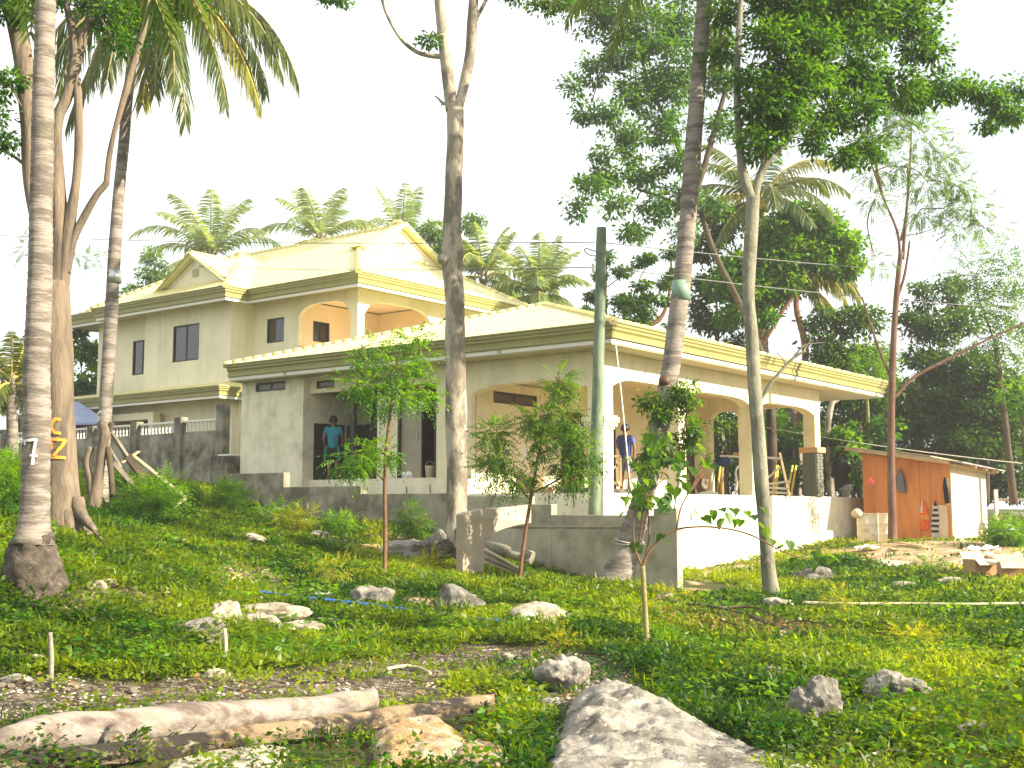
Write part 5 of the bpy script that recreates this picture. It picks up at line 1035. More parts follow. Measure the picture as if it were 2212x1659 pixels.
def slab(label,foot,h,m,seed,peak=None,name='rock'):
    F=[]; 
    for (x,y) in foot:
        if y>1655: r_=ray(x,1655); p=onground(x,1655,6.0); k=(y-1655)/1655*9; F.append((p.x*(1-.12*k/1.5),p.y-k))
        else: p=onground(x,y,6.0); F.append((p.x,p.y))
    F=np.array(F); x0,y0=F.min(0)-.02; x1,y1=F.max(0)+.02; st_=max(.014,(x1-x0)/90); gx=np.arange(x0,x1+st_,st_); gy=np.arange(y0,y1+st_,st_); X_,Y_=np.meshgrid(gx,gy)
    ins=pip(X_.ravel(),Y_.ravel(),[tuple(f) for f in F]).reshape(X_.shape); dist=np.full(X_.shape,9.)
    for i in range(len(F)):
        a=F[i]; b_=F[(i+1)%len(F)]; ab=b_-a; t_=np.clip(((X_-a[0])*ab[0]+(Y_-a[1])*ab[1])/max((ab**2).sum(),1e-9),0,1); dist=np.minimum(dist,np.hypot(X_-a[0]-ab[0]*t_,Y_-a[1]-ab[1]*t_))
    sg=np.where(ins,dist,-dist); wdt=sg[ins].max(); 
    pk_=onground(*peak,6.0) if peak else None
    Zr_=np.zeros(X_.shape)
    for i in range(X_.shape[0]):
        for j in range(X_.shape[1]):
            p=Vector((X_[i,j],Y_[i,j],seed)); nn=noise.noise(p*2.5)*.26+noise.noise(p*7)*.17-abs(noise.noise(p*9))*.2+noise.noise(p*1.2)*.2+noise.noise(p*30)*.06-abs(noise.noise(p*24))*.08+noise.cell(p*3.1)*.07
            e_=sg[i,j]+.05*wdt*noise.noise(p*7)
            if e_<-.02: Zr_[i,j]=-.12; continue
            t_=max(0,min(1,(e_+.02)/(wdt*.42))); base=t_**.45
            if pk_ is not None: base*=.45+.75*math.exp(-(((X_[i,j]-pk_.x)/(.5*(x1-x0)))**2+((Y_[i,j]-pk_.y)/(.6*(y1-y0)))**2))
            Zr_[i,j]=h*base*(1+nn)
    Zg=gz(X_,Y_); ny_,nx_=X_.shape; ix_=np.arange(nx_*ny_).reshape(ny_,nx_); q_=np.stack([ix_[:-1,:-1],ix_[:-1,1:],ix_[1:,1:],ix_[1:,:-1]],-1).reshape(-1,4); zr_=Zr_.ravel(); q_=q_[(zr_[q_]>-.1).any(1)]
    used=np.unique(q_); mp_=np.full(nx_*ny_,-1); mp_[used]=np.arange(len(used)); vv=np.stack([X_.ravel(),Y_.ravel(),Zg.ravel()+zr_],1)[used]
    o=npmesh(name,vv,mp_[q_],m,None,None,True); return tagit(o,label,'rock')
slab('huge pale grey limestone slab in the right foreground, sloping to the bottom edge',[(1200,1610),(1240,1535),(1310,1508),(1420,1545),(1530,1590),(1640,1640),(1800,1720),(1650,1850),(1150,1850),(1185,1660)],.21,M_rock,3,(1300,1545))
slab('pale rounded limestone outcrop at the bottom edge left of the huge slab',[(1195,1640),(1225,1615),(1290,1622),(1340,1655),(1330,1760),(1180,1760)],.13,M_rock,9)
slab('ochre and white broken limestone under the end of the split beam',[(805,1610),(850,1585),(960,1588),(1010,1615),(1000,1655),(930,1690),(820,1680)],.13,M_rocko,15,(900,1600))
slab('ochre brown lump of limestone at the bottom edge below the split beam',[(990,1640),(1030,1622),(1085,1640),(1105,1680),(1060,1720),(985,1700)],.1,M_rocko,21)
slab('mottled pale stone at the bottom left under the beam',[(380,1655),(450,1634),(560,1620),(620,1630),(600,1670),(480,1720),(370,1700)],.05,M_rockw,27)
pb=[bpy.data.meshes.new('x') for _ in range(0)]
pm=[rockmesh(100+k,(1,.8,.6),M_rockw,2,.3,'pebble') for k in range(4)]
for k in range(46):
    if k<26: px,py=random.uniform(-20,1340),0; py={0:1500}.get(9,1500); py=random.choice([1488,1478,1500,1512]) if px<560 else random.uniform(1425,1500)
    else: px,py=random.uniform(1120,1340),random.uniform(1415,1535)
    p=onground(px,py,6.5); s_=random.uniform(.018,.05); o=bpy.data.objects.new('stone',pm[k%4]); COL.objects.link(o); o.location=(p.x,p.y,p.z+s_*.2); o.scale=(s_,s_,s_); o.rotation_euler=(0,0,random.uniform(0,6))
    tagit(o,'small pale stone lying loose on the strip of dark gravelly soil','stone','pale stones on the gravel strip')
for k,(lb,x,y,wp,hp) in enumerate((('pale chunk of rubble nearest the coconut root boss',230,1268,40,16),('pale chunk of rubble on the left lawn above the stake',300,1330,30,12),('pale rubble lump below the garden wall, left of the rubble boards',545,1175,50,20),('pale rubble lump at the garden wall under the first sapling',690,1165,40,18),('white rubble beside the middle tree roots',940,1180,40,18),('flat pale stone right of the pale flat stone row',700,1350,60,16),('whitish stone on the gravel left of the tilted boulder',1130,1500,50,18),('pale stones pushed up at the left of the huge slab',1185,1530,56,20),('pale stone on the right lawn left of the small dark rock',1560,1470,40,18),('pale stone at the lower right, left of the twig',1700,1640,50,18),('pale stone under the pale pole at right',1900,1345,60,16),('stone half buried left of the wooden stake at left',60,1440,50,22),('pale stone by the heart-leaved sapling foot',1330,1425,40,16),('pale broken stone at the far left of the gravel strip',30,1480,60,20),('tan rubble lump at the edge of the dirt by the boxes',2060,1265,50,18),('tan rubble lump in the lawn under the cardboard',1960,1275,60,18))):
    rock(lb,x,y,wp,hp,[M_rockw,M_rock,M_rockw][k%3],300+k*3,rough=.35,sub=3)
# fine gravel
def gravel(n,poly,smin,smax,name,label):
    P=[]; 
    while len(P)<n:
        px=random.uniform(*poly[0]); py=random.uniform(*poly[1]); P.append((px,py))
    P=np.array(P); r_=np.array([ray(*p) for p in P]); ds=np.linspace(6,40,500); 
    zz=gz(np.outer(r_[:,0],ds),np.tile(ds,(n,1))); h=ZC+r_[:,1][:,None]*ds-zz; i=np.argmax(h<0,axis=1); d_=ds[i]; x=r_[:,0]*d_; y=d_+rng.uniform(-.03,.03,n); z=gz(x,y)
    a,b_,c_=bare(x,y,z); keep=(a|b_|c_)|(rng.random(n)<.0); x,y,z=x[keep],y[keep],z[keep]; n=len(x)
    base=np.array([[-1,-.7,0],[1,-.8,.05],[.8,.8,0],[-.9,.7,.1],[-.5,-.4,.8],[.6,-.3,.7],[.4,.5,.9],[-.4,.5,.75]]); fc=np.array([[0,1,5,4],[1,2,6,5],[2,3,7,6],[3,0,4,7],[4,5,6,7]])
    s_=rng.uniform(smin,smax,n)*(.4+.6*rng.random(n)**2); an=rng.uniform(0,6.28,n); v=base[None]*(1+rng.normal(size=(n,8,3))*.22)*s_[:,None,None]*np.array([1,1,.7]); ca,sa=np.cos(an)[:,None],np.sin(an)[:,None]
    vx=v[...,0]*ca-v[...,1]*sa+x[:,None]; vy=v[...,0]*sa+v[...,1]*ca+y[:,None]; vz=v[...,2]+z[:,None]-s_[:,None]*.15
    V_=np.stack([vx,vy,vz],-1).reshape(-1,3); Q=(fc[None]+np.arange(n)[:,None,None]*8).reshape(-1,4); npmesh(name,V_,Q,M_gravel,None,label=label,cat='gravel',kind='stuff')
gravel(7000,((-60,1480),(1395,1659)),.008,.028,'gravel','pale gravel scattered over the dark soil strip in the foreground')
gravel(2600,((1480,2212),(1160,1400)),.015,.05,'rubble_gravel','loose rubble bits on the sunlit dirt by the shed')
gravel(1400,((380,1800),(1260,1420)),.012,.04,'lawn_rubble','small rubble lying between the weeds on the lawn')
gravel(1500,((380,960),(1100,1385)),.015,.05,'rubble_gravel','rubble bits in the weeds left of the middle tree')
# ================================================================== foreground log, beam, stakes, pipe
lg=thing('driftwood_log','thick barkless grey log lying across the left foreground with a sawn right end','log',onground(400,1600,6.5))
spec=[(-60,1622,50),(-15,1611,58),(30,1597,70),(80,1587,80),(135,1583,84),(236,1573,78),(330,1564,74),(421,1555,78),(500,1549,68),(573,1543,64),(674,1533,60),(745,1520,54),(806,1508,46)]
spec=[(a,b_,c_,onground(a,b_+c_*.5+8,6).y-.05) for a,b_,c_ in spec]; dl=[p[3] for p in spec]; spec=[(p[0],p[1],p[2],sum(dl[max(0,i-2):i+3])/len(dl[max(0,i-2):i+3])) for i,p in enumerate(spec)]
pts=[at(p[0],p[1],p[3]) for p in spec]; mb=MB(); mb.tube(catmull(pts,9),interp([p[2]*pxm(p[3])/2 for p in spec],9),34,jit=.16)
for i,v_ in enumerate(mb.v):
    q_=Vector((v_[0]*2.2,v_[1]*9,v_[2]*9)); mb.v[i]=(v_[0],v_[1]+.012*noise.noise(q_*1.4),v_[2]+.016*noise.noise(q_*1.1+Vector((5,0,0)))-.010*abs(noise.noise(q_*2.6)))
mb.build('trunk',M_log,lg)
c=at(250,1590,spec[5][3]-.1); mb=MB(); mb.tube([c,c+Vector((.01,-.05,-.01))],[.085,.062],14,jit=.1); kn=mb.build('knot',M_log,lg); mb=MB(); mb.tube([c+Vector((.01,-.05,-.01)),c+Vector((.01,-.056,-.01))],[.045,.03],10,jit=.2); mb.build('knot_heart',M_rocko,lg)
bmn=thing('split_beam','long split wooden beam with a notched right end lying in front of the log','beam',onground(600,1620,6.5))
spec=[(-80,1678,40),(100,1650,40),(250,1630,38),(371,1618,38),(573,1588,36),(745,1568,36),(900,1545,36),(980,1534,34),(1068,1523,32)]
spec=[(a,b_-5,c_*1.15,onground(a,b_+c_*.5+(0 if a<600 else 14),6).y-.12) for a,b_,c_ in spec]; dl=[p[3] for p in spec]; spec=[(p[0],p[1],p[2],sum(dl[max(0,i-2):i+3])/len(dl[max(0,i-2):i+3])) for i,p in enumerate(spec)]; DB=spec[-1][3]
mb=MB(); P=catmull([at(p[0],p[1],p[3]) for p in spec],6); W_=interp([p[2]*pxm(p[3]) for p in spec],6); n_=len(P); vs=[];fs=[]
for i,(p,w_) in enumerate(zip(P,W_)):
    j=noise.noise(Vector((i*.5,0,0)))*.012
    for (dy,dz) in ((-.5,-.42),(-.5,.1),(-.2,.5),(.5,.42),(.5,-.45)): vs.append(p+Vector((0,dy*w_*1.1+noise.noise(Vector((i*.9,dy*3,dz)))*.012,dz*w_+j+noise.noise(Vector((i*1.3,dy*5,dz*2)))*.01)))
for i in range(n_-1):
    for k in range(5): fs.append((i*5+k,(i+1)*5+k,(i+1)*5+(k+1)%5,i*5+(k+1)%5))
fs+= [tuple(range(4,-1,-1)),tuple((n_-1)*5+k for k in range(5))]; mb.add(vs,fs); mb.build('timber',M_plank,bmn)
for x in (955,1010,1040,1052): q=at(x,1527-(x-1000)*.1,DB-.03); MB().box((q.x-.006,q.y-.11,q.z-.05),(q.x+.006,q.y-.06,q.z+.04)).build('notch_shade',M_dark,bmn)  # black strips on the face paint the shade of the notches
for x,y in ((240,1600),(488,1608),(502,1612)): q=at(x,y+8,spec[3][3]-.1); MB().tube([q,q+Vector((.004,0,.06))],.004,5).build('nail',M_door,bmn)
def stake(label,x,y0,y1,w_,m):
    p=onground(x,y0,6.5); d=p.y; tagit(MB().tube(catmull([at(x-1,y0+10,d),at(x+1,(y0+y1)/2,d),at(x-2,y1,d)],4),interp([w_*pxm(d)/2*1.1,w_*pxm(d)/2,w_*pxm(d)/2*.9],4),8,jit=.2).build('wooden_stake',m),label,'stake')
stake('short brown stake stuck in the weeds at the left',110,1470,1366,11,M_wgrey); stake('slender pale stake in front of the white coral stone',487,1440,1357,9,M_bam)
def lying(name,label,cat,pts,w_,m,lift=.03,jit=.1,n=8):
    P=[]; 
    for (x,y) in pts: p=onground(x,y,6.5); P.append(p+Vector((0,0,lift)))
    return tagit(MB().tube(catmull(P,6),w_/2,n,jit=jit).build(name,m),label,cat)
lying('water_pipe','blue plastic water pipe lying in the lawn','pipe',[(560,1298),(640,1308),(720,1316),(800,1326),(880,1336),(960,1348),(1040,1358),(1090,1362)],.045,M_pipe,.11,0)
lying('bamboo_pole','long pale pole lying across the right lawn','pole',[(1735,1322),(1850,1324),(1960,1324),(2080,1325),(2230,1324)],.045,M_bam,.13)
lying('dry_branch','pale crooked dead branch lying on the dark soil','branch',[(1200,1388+50),(1240,1448)] and [(835,1456),(870,1448),(905,1452),(930,1466)],.03,M_bam,.04)
lying('dry_twig','white bent twig at the bottom right','twig',[(1865,1655),(1920,1642),(1970,1643),(2005,1652)],.02,M_paper,.05)
lying('dry_twig','thin pale twig on the right lawn above the pale flat-topped stone','twig',[(1862,1620),(1880,1600),(1900,1588)],.015,M_paper,.09)
# brushwood: cut leafless branch heap below the wall corner
br=thing('brushwood','heap of cut leafless brown branches lying between the wall corner and the right lawn','brushwood',onground(1600,1350,7)); 
for (s) in ([(1330,1292),(1380,1302),(1450,1318),(1540,1342),(1620,1362),(1700,1375)],[(1395,1320),(1450,1300),(1500,1285)],[(1450,1318),(1560,1330),(1640,1340),(1720,1372)],[(1540,1342),(1600,1330),(1650,1335)],[(1620,1362),(1700,1385),(1770,1400)],[(1600,1360),(1680,1400),(1740,1420)],[(1500,1332),(1560,1360),(1600,1385)],[(1660,1365),(1740,1375),(1800,1390)]):
    P=[onground(x,y,7)+Vector((0,0,.06+.14*random.random())) for x,y in s]; MB().tube(catmull(P,4),interp([.018]+[.012]*(len(s)-2)+[.004],4),6,jit=.1).build('branch',M_dkbark,br)
mb=MB()
for k in range(150):
    x=random.uniform(1420,1780); y=1330+(x-1420)*.17+random.uniform(-22,28); p=onground(x,y,7)+Vector((0,0,.03)); mb.tube([p,p+Vector((random.uniform(-.3,.3),random.uniform(-.2,.2),random.uniform(.05,.28)))],[.005,.003],3,caps=False)
mb.build('twigs',M_dkbark,br,kind='stuff')
Lv=Leaves(); n_=900; xx=rng.uniform(1420,1760,n_); P=np.array([list(onground(a,1332+(a-1420)*.17+random.uniform(-20,26),7)) for a in xx[:300]]); P=np.repeat(P,3,0)+rng.normal(size=(900,3))*np.array([.15,.15,.05])+np.array([0,0,.1]); Lv.leaf(P,rng.normal(size=(900,3)),.06,.03,rng.random(900)); Lv.build('dry_leaves',F_dry,br)
# ================================================================== stump frame and lumber at the left
st=thing('dead_stump','dead forked stump leaning with sawn branch ends beside the third coconut','stump',gsnap(225,21.5))
for s in ([(205,1110,36),(208,1060,26),(215,1010,22),(222,960,22),(228,935,26),(222,915,20)],[(205,1085,24),(195,1040,18),(186,1000,16),(196,965,14)],[(225,950,14),(236,930,12),(242,912,12)],[(186,1005,12),(176,990,8)],[(222,960,10),(212,955,8)],[(244,1075,12),(240,1030,14),(236,990,14),(232,965,12)]):
    mb=MB(); limb(mb,s,21.5,4,8,.35); mb.build('branch',M_dkbark if s[0][0]!=205 else M_bigbark,st)
def lum(label,p,q_,w_,h_,m,grp='old timbers leaning by the stump',name='timber',cat='timber'): return tagit(MB().obox(p,q_,w_,h_).build(name,m,None,.005),label,cat,grp)
lum('grey board leaning down right from the stump, uppermost of the pile',at(236,928,22),at(285,1002,22.3),.13,.05,M_wgrey)
lum('long thin pale batten running down right to the ground beyond the other timbers',at(290,985,22.4),at(402,1075,22.6),.05,.05,M_bam)
lum('short weathered batten lying at the foot of the long thin one',at(402,1075,22.6),at(372,1098,22.3),.07,.04,M_wgrey)
lum('thick dark post end leaning on the other timbers',at(275,985,22.2),at(320,1042,22.4),.15,.14,M_dkbark)
lum('grey plank leaning under the uppermost board',at(232,960,21.9),at(262,1010,22),.1,.04,M_wgrey)
lum('wide grey timber leaning low behind the weeds',at(245,1000,21.8),at(316,1078,22),.16,.08,M_wgrey)
lum('narrow dark batten crossing under the thick post end',at(268,1020,22),at(322,1060,22.1),.05,.03,M_dkbark)
lum('light plank end sticking up right of the stump',at(262,1000,22.1),at(300,975,22.4),.08,.03,M_wood)
# rubble boards near garden wall, bamboo bundle behind the concrete arch
for k,(lb,a,b_) in enumerate((('upper weathered board on the rubble heap by the garden wall',(560,1108),(620,1128)),('lower weathered board on the rubble heap by the garden wall',(552,1120),(600,1142)),('short board across the rubble heap by the garden wall',(590,1118),(650,1124)))):
    lum(lb,onground(*a,12)+Vector((0,0,.12+.05*k)),onground(*b_,12)+Vector((0,0,.08+.05*k)),.14,.03,M_wgrey,'boards on the rubble heap',cat='board')
for k in range(5):
    y=1186+k*7; p=at(1046,y,21.9+.1*k); q_=at(1125+k*6,y+44-k*2,21.0); tagit(MB().tube([p,q_],[.03,.022],7,jit=.1).build('bamboo_pole',[M_bam,M_wgrey][k%2]),['uppermost','second from the top','middle','second lowest','lowest'][k]+' thin pole in the bundle lying behind the concrete arch','pole','poles behind the concrete arch')
tagit(MB().tube([at(1050,1178,22.6),at(1150,1205,22.2)],[.1,.12],10,jit=.2).build('concrete_lump',M_fence),'grey concrete spoil log lying along the foot of the garden wall','rubble')
# ================================================================== blue shelter far left
bs=thing('blue_roofed_shelter','low shelter with a pale blue sheet roof beyond the fence','shelter',gsnap(150,44))
MB().prism([at(30,868,44),at(170,872,44),at(232,916,42),at(60,921,42)],(0,0,.08)).build('roof',M_blue,bs)
for x in (38,60,160,222): MB().obox(at(x,905,42.6),at(x,1010,42.6),.12,.12).build('post',M_dkbark,bs)
MB().obox(at(20,955,43.5),at(235,955,43.5),.1,2.0,).build('back_wall',M_conc,bs)
MB().prism([at(-40,930,43),at(55,925,43),at(55,1000,43),at(-40,1000,43)],(0,.15,0)).build('side_wall',M_fence,bs)
# ================================================================== shed at the right
S0=gsnap(2055,36); S0.z=.67
shd=thing('plywood_shed','orange plywood shed with a tin roof, its right side glaring in the sun','shed',S0,rot=HROT); shd.scale=(1.12,1.12,1.12)
zt0,zt1=2.9,3.22
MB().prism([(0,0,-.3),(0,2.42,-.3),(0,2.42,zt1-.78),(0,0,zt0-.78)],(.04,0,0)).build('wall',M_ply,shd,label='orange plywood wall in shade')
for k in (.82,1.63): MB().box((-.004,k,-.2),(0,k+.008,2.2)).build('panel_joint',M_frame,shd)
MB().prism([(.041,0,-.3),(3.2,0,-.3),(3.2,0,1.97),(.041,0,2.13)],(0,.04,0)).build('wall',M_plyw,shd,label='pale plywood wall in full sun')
MB().box((3.16,.04,-.3),(3.2,2.42,1.97)).build('wall',M_ply,shd); MB().box((.041,2.38,-.3),(3.16,2.42,2.3)).build('wall',M_ply,shd)
MB().box((-.02,-.02,-.3),(.03,.03,2.13)).build('corner_post',M_wood,shd)
rf=MB().prism([(-.35,-.45,2.12),(-.35,3.0,2.66),(3.6,3.0,2.52),(3.6,-.45,1.98)],(0,0,.03)).build('roof',M_tin,shd)
MB().obox((-.3,-.1,2.13),(-.3,2.8,2.59),.05,.09).build('rafter',M_wood,shd)
for k in (1.0,2.0,3.0): MB().obox((k,-.4,2.08-.04*k),(k,2.9,2.56-.04*k),.05,.08).build('rafter',M_wood,shd)
MB().obox((-.3,-.2,2.07),(3.4,-.2,1.93),.04,.07).build('purlin',M_wood,shd)
MB().prism([(-.3,.4,2.3),(-.3,1.4,2.46),(1.6,1.5,2.42),(1.8,.2,2.2)],(0,0,.03)).build('loose_board',M_wood,shd)
MB().box((-.012,.1,.0),(0,.5,1.0)).build('paper_sheet',M_cardl,shd,label='pale torn paper sheet pasted low on the orange wall')
MB().prism([(-.012,-.01,1.0),(-.012,.1,1.0),(-.012,.13,1.3),(-.012,.08,1.75),(-.012,-.01,1.7)],(.01,0,0)).build('paper_scrap',M_plyw,shd)
def hangcloth(label,b_,z0,z1,w_,m,name='hanging_cloth',cat='clothes',stripes=None,seed=0):
    """cloth hung from a nail on the orange wall: folds, narrow on top"""
    o0=S0; mb=MB(); nz2=14; ns=8; vs=[];fs=[];mi=[]
    for i in range(nz2+1):
        t_=i/nz2; ww=w_*(.15+.85*min(1,t_*2.2))*(1-.15*max(0,t_-.8)*5); z=z1+(z0-z1)*t_
        for k in range(ns+1):
            s_=(k/ns-.5)*ww; dep=.05+.035*math.sin(k*1.9+seed+t_*2)*min(1,t_*2)
            loc=Vector((-dep,b_+s_+.02*math.sin(t_*4+seed),z))*1.12; vs.append(o0+U*loc.x+V*loc.y+Vector((0,0,loc.z)))
    for i in range(nz2):
        for k in range(ns): fs.append((i*(ns+1)+k,i*(ns+1)+k+1,(i+1)*(ns+1)+k+1,(i+1)*(ns+1)+k)); mi.append(stripes(i,k) if stripes else 0)
    me=bpy.data.meshes.new(name); me.from_pydata([tuple(v_) for v_ in vs],[],fs)
    for m_ in (m if isinstance(m,list) else [m]): me.materials.append(m_)
    me.polygons.foreach_set('material_index',mi); me.polygons.foreach_set('use_smooth',[True]*len(fs)); o=bpy.data.objects.new(name,me); COL.objects.link(o)
    md=o.modifiers.new('s','SOLIDIFY'); md.thickness=.012; return tagit(o,label,cat)
hangcloth('grey shirt hanging on the orange shed wall beside the red-brown trunk',1.32,1.35,2.02,.26,[M_gcloth,M_bcloth],stripes=lambda i,k:1 if k in (0,7) else 0)
hangcloth('orange and white bag hanging low on the orange shed wall',.74,.32,1.15,.24,[M_orange,M_wcloth,M_painto],stripes=lambda i,k:1 if (i<6 and k>4) else (2 if i in (7,8) else 0),seed=2)
hangcloth('black and white striped cloth hanging on the orange shed wall',.42,.12,1.12,.17,[M_wcloth,M_bcloth],stripes=lambda i,k:(1 if i<2 else i%2) if i<12 else 0,seed=4)
hangcloth('dark cloth hanging at the corner of the shed',.12,1.05,1.75,.14,M_bcloth,seed=1)
tagit(MB().lathe([(.02,-.11),(.09,-.08),(.11,0),(.05,.08),(.01,.14)],at(1880,1040,35.4),10).build('red_bag',M_pink),'small pink bag hanging at the left corner of the shed','bag')
# drums
def drum(label,x,y,d):
    p=gsnap(x,d); o=thing('steel_drum',label,'drum',p,'drums by the platform wall')
    MB().lathe([(.28,-.1),(.29,0),(.285,.28),(.3,.3),(.285,.32),(.285,.58),(.3,.6),(.285,.62),(.285,.86),(.295,.88),(.27,.88),(.27,.86)],p,24).build('body',M_drum,o); MB().lathe([(.265,.845),(.265,.85)],p,20).build('lid',M_rockd,o)
drum('cream steel drum standing left of the red-brown trunk in front of the platform end',1873,1168,33.0); drum('second cream steel drum, half hidden behind the red-brown trunk',1912,1166,33.9)
tagit(MB().lathe([(.05,-.12),(.16,-.06),(.17,.04),(.1,.12),(.03,.16)],at(1852,1110,32.9),10).build('cloth_bundle',M_cardl),'pale rag bundle hanging on the rim of the left drum','rag')
# cardboard boxes
def carton(label,x,y,d,w_,h_,dep,rz):
    p=onground(x,y,10); o=thing('cardboard_box',label,'box',p,'open cardboard boxes on the dirt',rot=rz); w2=w_/2; t_=.012
    MB().box((-w2,-dep/2,-.05),(w2,-dep/2+t_,h_)).build('front',M_card,o); MB().box((-w2,dep/2-t_,-.05),(w2,dep/2,h_)).build('back',M_card,o)
    MB().box((-w2,-dep/2+t_,-.05),(-w2+t_,dep/2-t_,h_)).build('side',M_card,o); MB().box((w2-t_,-dep/2+t_,-.05),(w2,dep/2-t_,h_)).build('side',M_cardl,o); MB().box((-w2+t_,-dep/2+t_,-.04),(w2-t_,dep/2-t_,0)).build('bottom',M_cardd,o)
    MB().prism([(-w2,-dep/2,h_),(w2,-dep/2,h_),(w2*1.05,-dep/2-.16,h_-.1),(-w2*1.05,-dep/2-.16,h_-.1)],(0,0,.01)).build('flap',M_cardl,o); MB().prism([(w2,-dep/2,h_),(w2,dep/2,h_),(w2+.2,dep/2,h_-.05),(w2+.2,-dep/2,h_-.05)],(0,0,.01)).build('flap',M_cardl,o)
    MB().prism([(-w2,dep/2,h_),(w2,dep/2,h_),(w2,dep/2+.1,h_+.14),(-w2,dep/2+.1,h_+.14)],(0,.01,0)).build('flap',M_cardl,o)
carton('open cardboard box with dark inside on the dirt, nearer the middle',2118,1242,24,.5,.3,.4,R(14)); carton('open cardboard box at the right edge of the photo',2188,1250,24,.5,.3,.4,R(-12))
tagit(MB().prism([(0,0,0),(1.0,-.1,.02),(1.15,.5,.1),(.5,.62,.16),(.05,.45,.05)],(0,0,.015)).build('flat_cardboard',M_cardl),'flattened pale cardboard sheet on the dirt below the shed','cardboard').location=onground(1885,1232,10)+Vector((0,0,.03))
tagit(MB().prism([(0,0,0),(.7,.0,.1),(.75,.35,.12),(.1,.4,.03)],(0,0,.015)).build('flat_cardboard',M_cardl),'smaller torn cardboard piece left of the flattened sheet','cardboard').location=onground(1845,1222,10)+Vector((0,0,.03))
for k,(lb,x,y,m_,s_) in enumerate((('white rags heaped on the dirt below the drums',1875,1190,M_paper,.3),('white plastic scrap on the dirt right of the shed foot',2125,1195,M_paper,.35),('crumpled white plastic by the dark pitted boulder',1800,1592,M_paper,.09),('small white scrap on the dirt by the platform wall',1822,1208,M_paper,.14),('white scrap of paper in the lawn below the yellow weed',697,1290,M_paper,.12),('pale rag among the debris at the far right',2170,1215,M_cardl,.4),('dark cloth scrap among the debris right of the shed',2090,1185,M_bcloth,.2))):
    bm=bmesh.new(); bmesh.ops.create_grid(bm,x_segments=7,y_segments=7,size=1)
    for v_ in bm.verts: v_.co.z=.45*noise.noise(v_.co*2.2+Vector((k*5,0,0)))+.2*noise.noise(v_.co*5); v_.co.x*=1+.3*noise.noise(v_.co*1.5+Vector((0,k,0)))
    me=bpy.data.meshes.new('scrap'); bm.to_mesh(me); bm.free(); me.materials.append(m_); o=bpy.data.objects.new('scrap',me); COL.objects.link(o); p=onground(x,y,7); o.location=p+Vector((0,0,s_*.3)); o.scale=(s_,s_*.7,s_*.8); o.modifiers.new('s','SOLIDIFY').thickness=.02; tagit(o,lb,'litter')
for k,(lb,a,b_) in enumerate((('long plank lying from the drums across the dirt',(1812,1162+8),(1890,1183)),('short plank beside the long plank on the dirt',(1870,1170),(1935,1192)),('plank lying in front of the shed',(1945,1178),(2000,1186)))):
    lum(lb,onground(*a,14)+Vector((0,0,.06)),onground(*b_,14)+Vector((0,0,.05)),.16,.03,M_wood,'planks on the dirt',name='plank',cat='plank')
# things right of the shed
tagit(MB().lathe([(.02,.55),(.22,.5),(.34,.3),(.36,.1),(.3,-.05)],gsnap(2168,33)+Vector((0,0,-.02)),10).build('teal_sack',M_sack),'teal woven sack slumped against the right end of the shed','sack')
tagit(MB().tube(catmull([gsnap(2195,38)+Vector((.45*math.cos(a),.3*math.sin(a),.75)) for a in np.linspace(0,2*PI,9)],3),.13,9,caps=False).build('old_tyre',M_rockd),'old grey tyre lying behind the teal sack','tyre')
tagit(MB().obox(gsnap(2152,42)-Vector((0,0,.2)),gsnap(2152,42)+Vector((0,0,1.6)),.12,.12).build('white_post',M_gutter),'white post behind the right end of the shed','post')
tagit(MB().obox(at(2155,1080,42.2),at(2240,1078,42.2),.08,.1).build('fence_rail',M_wgrey),'grey rail running right from the white post','rail')
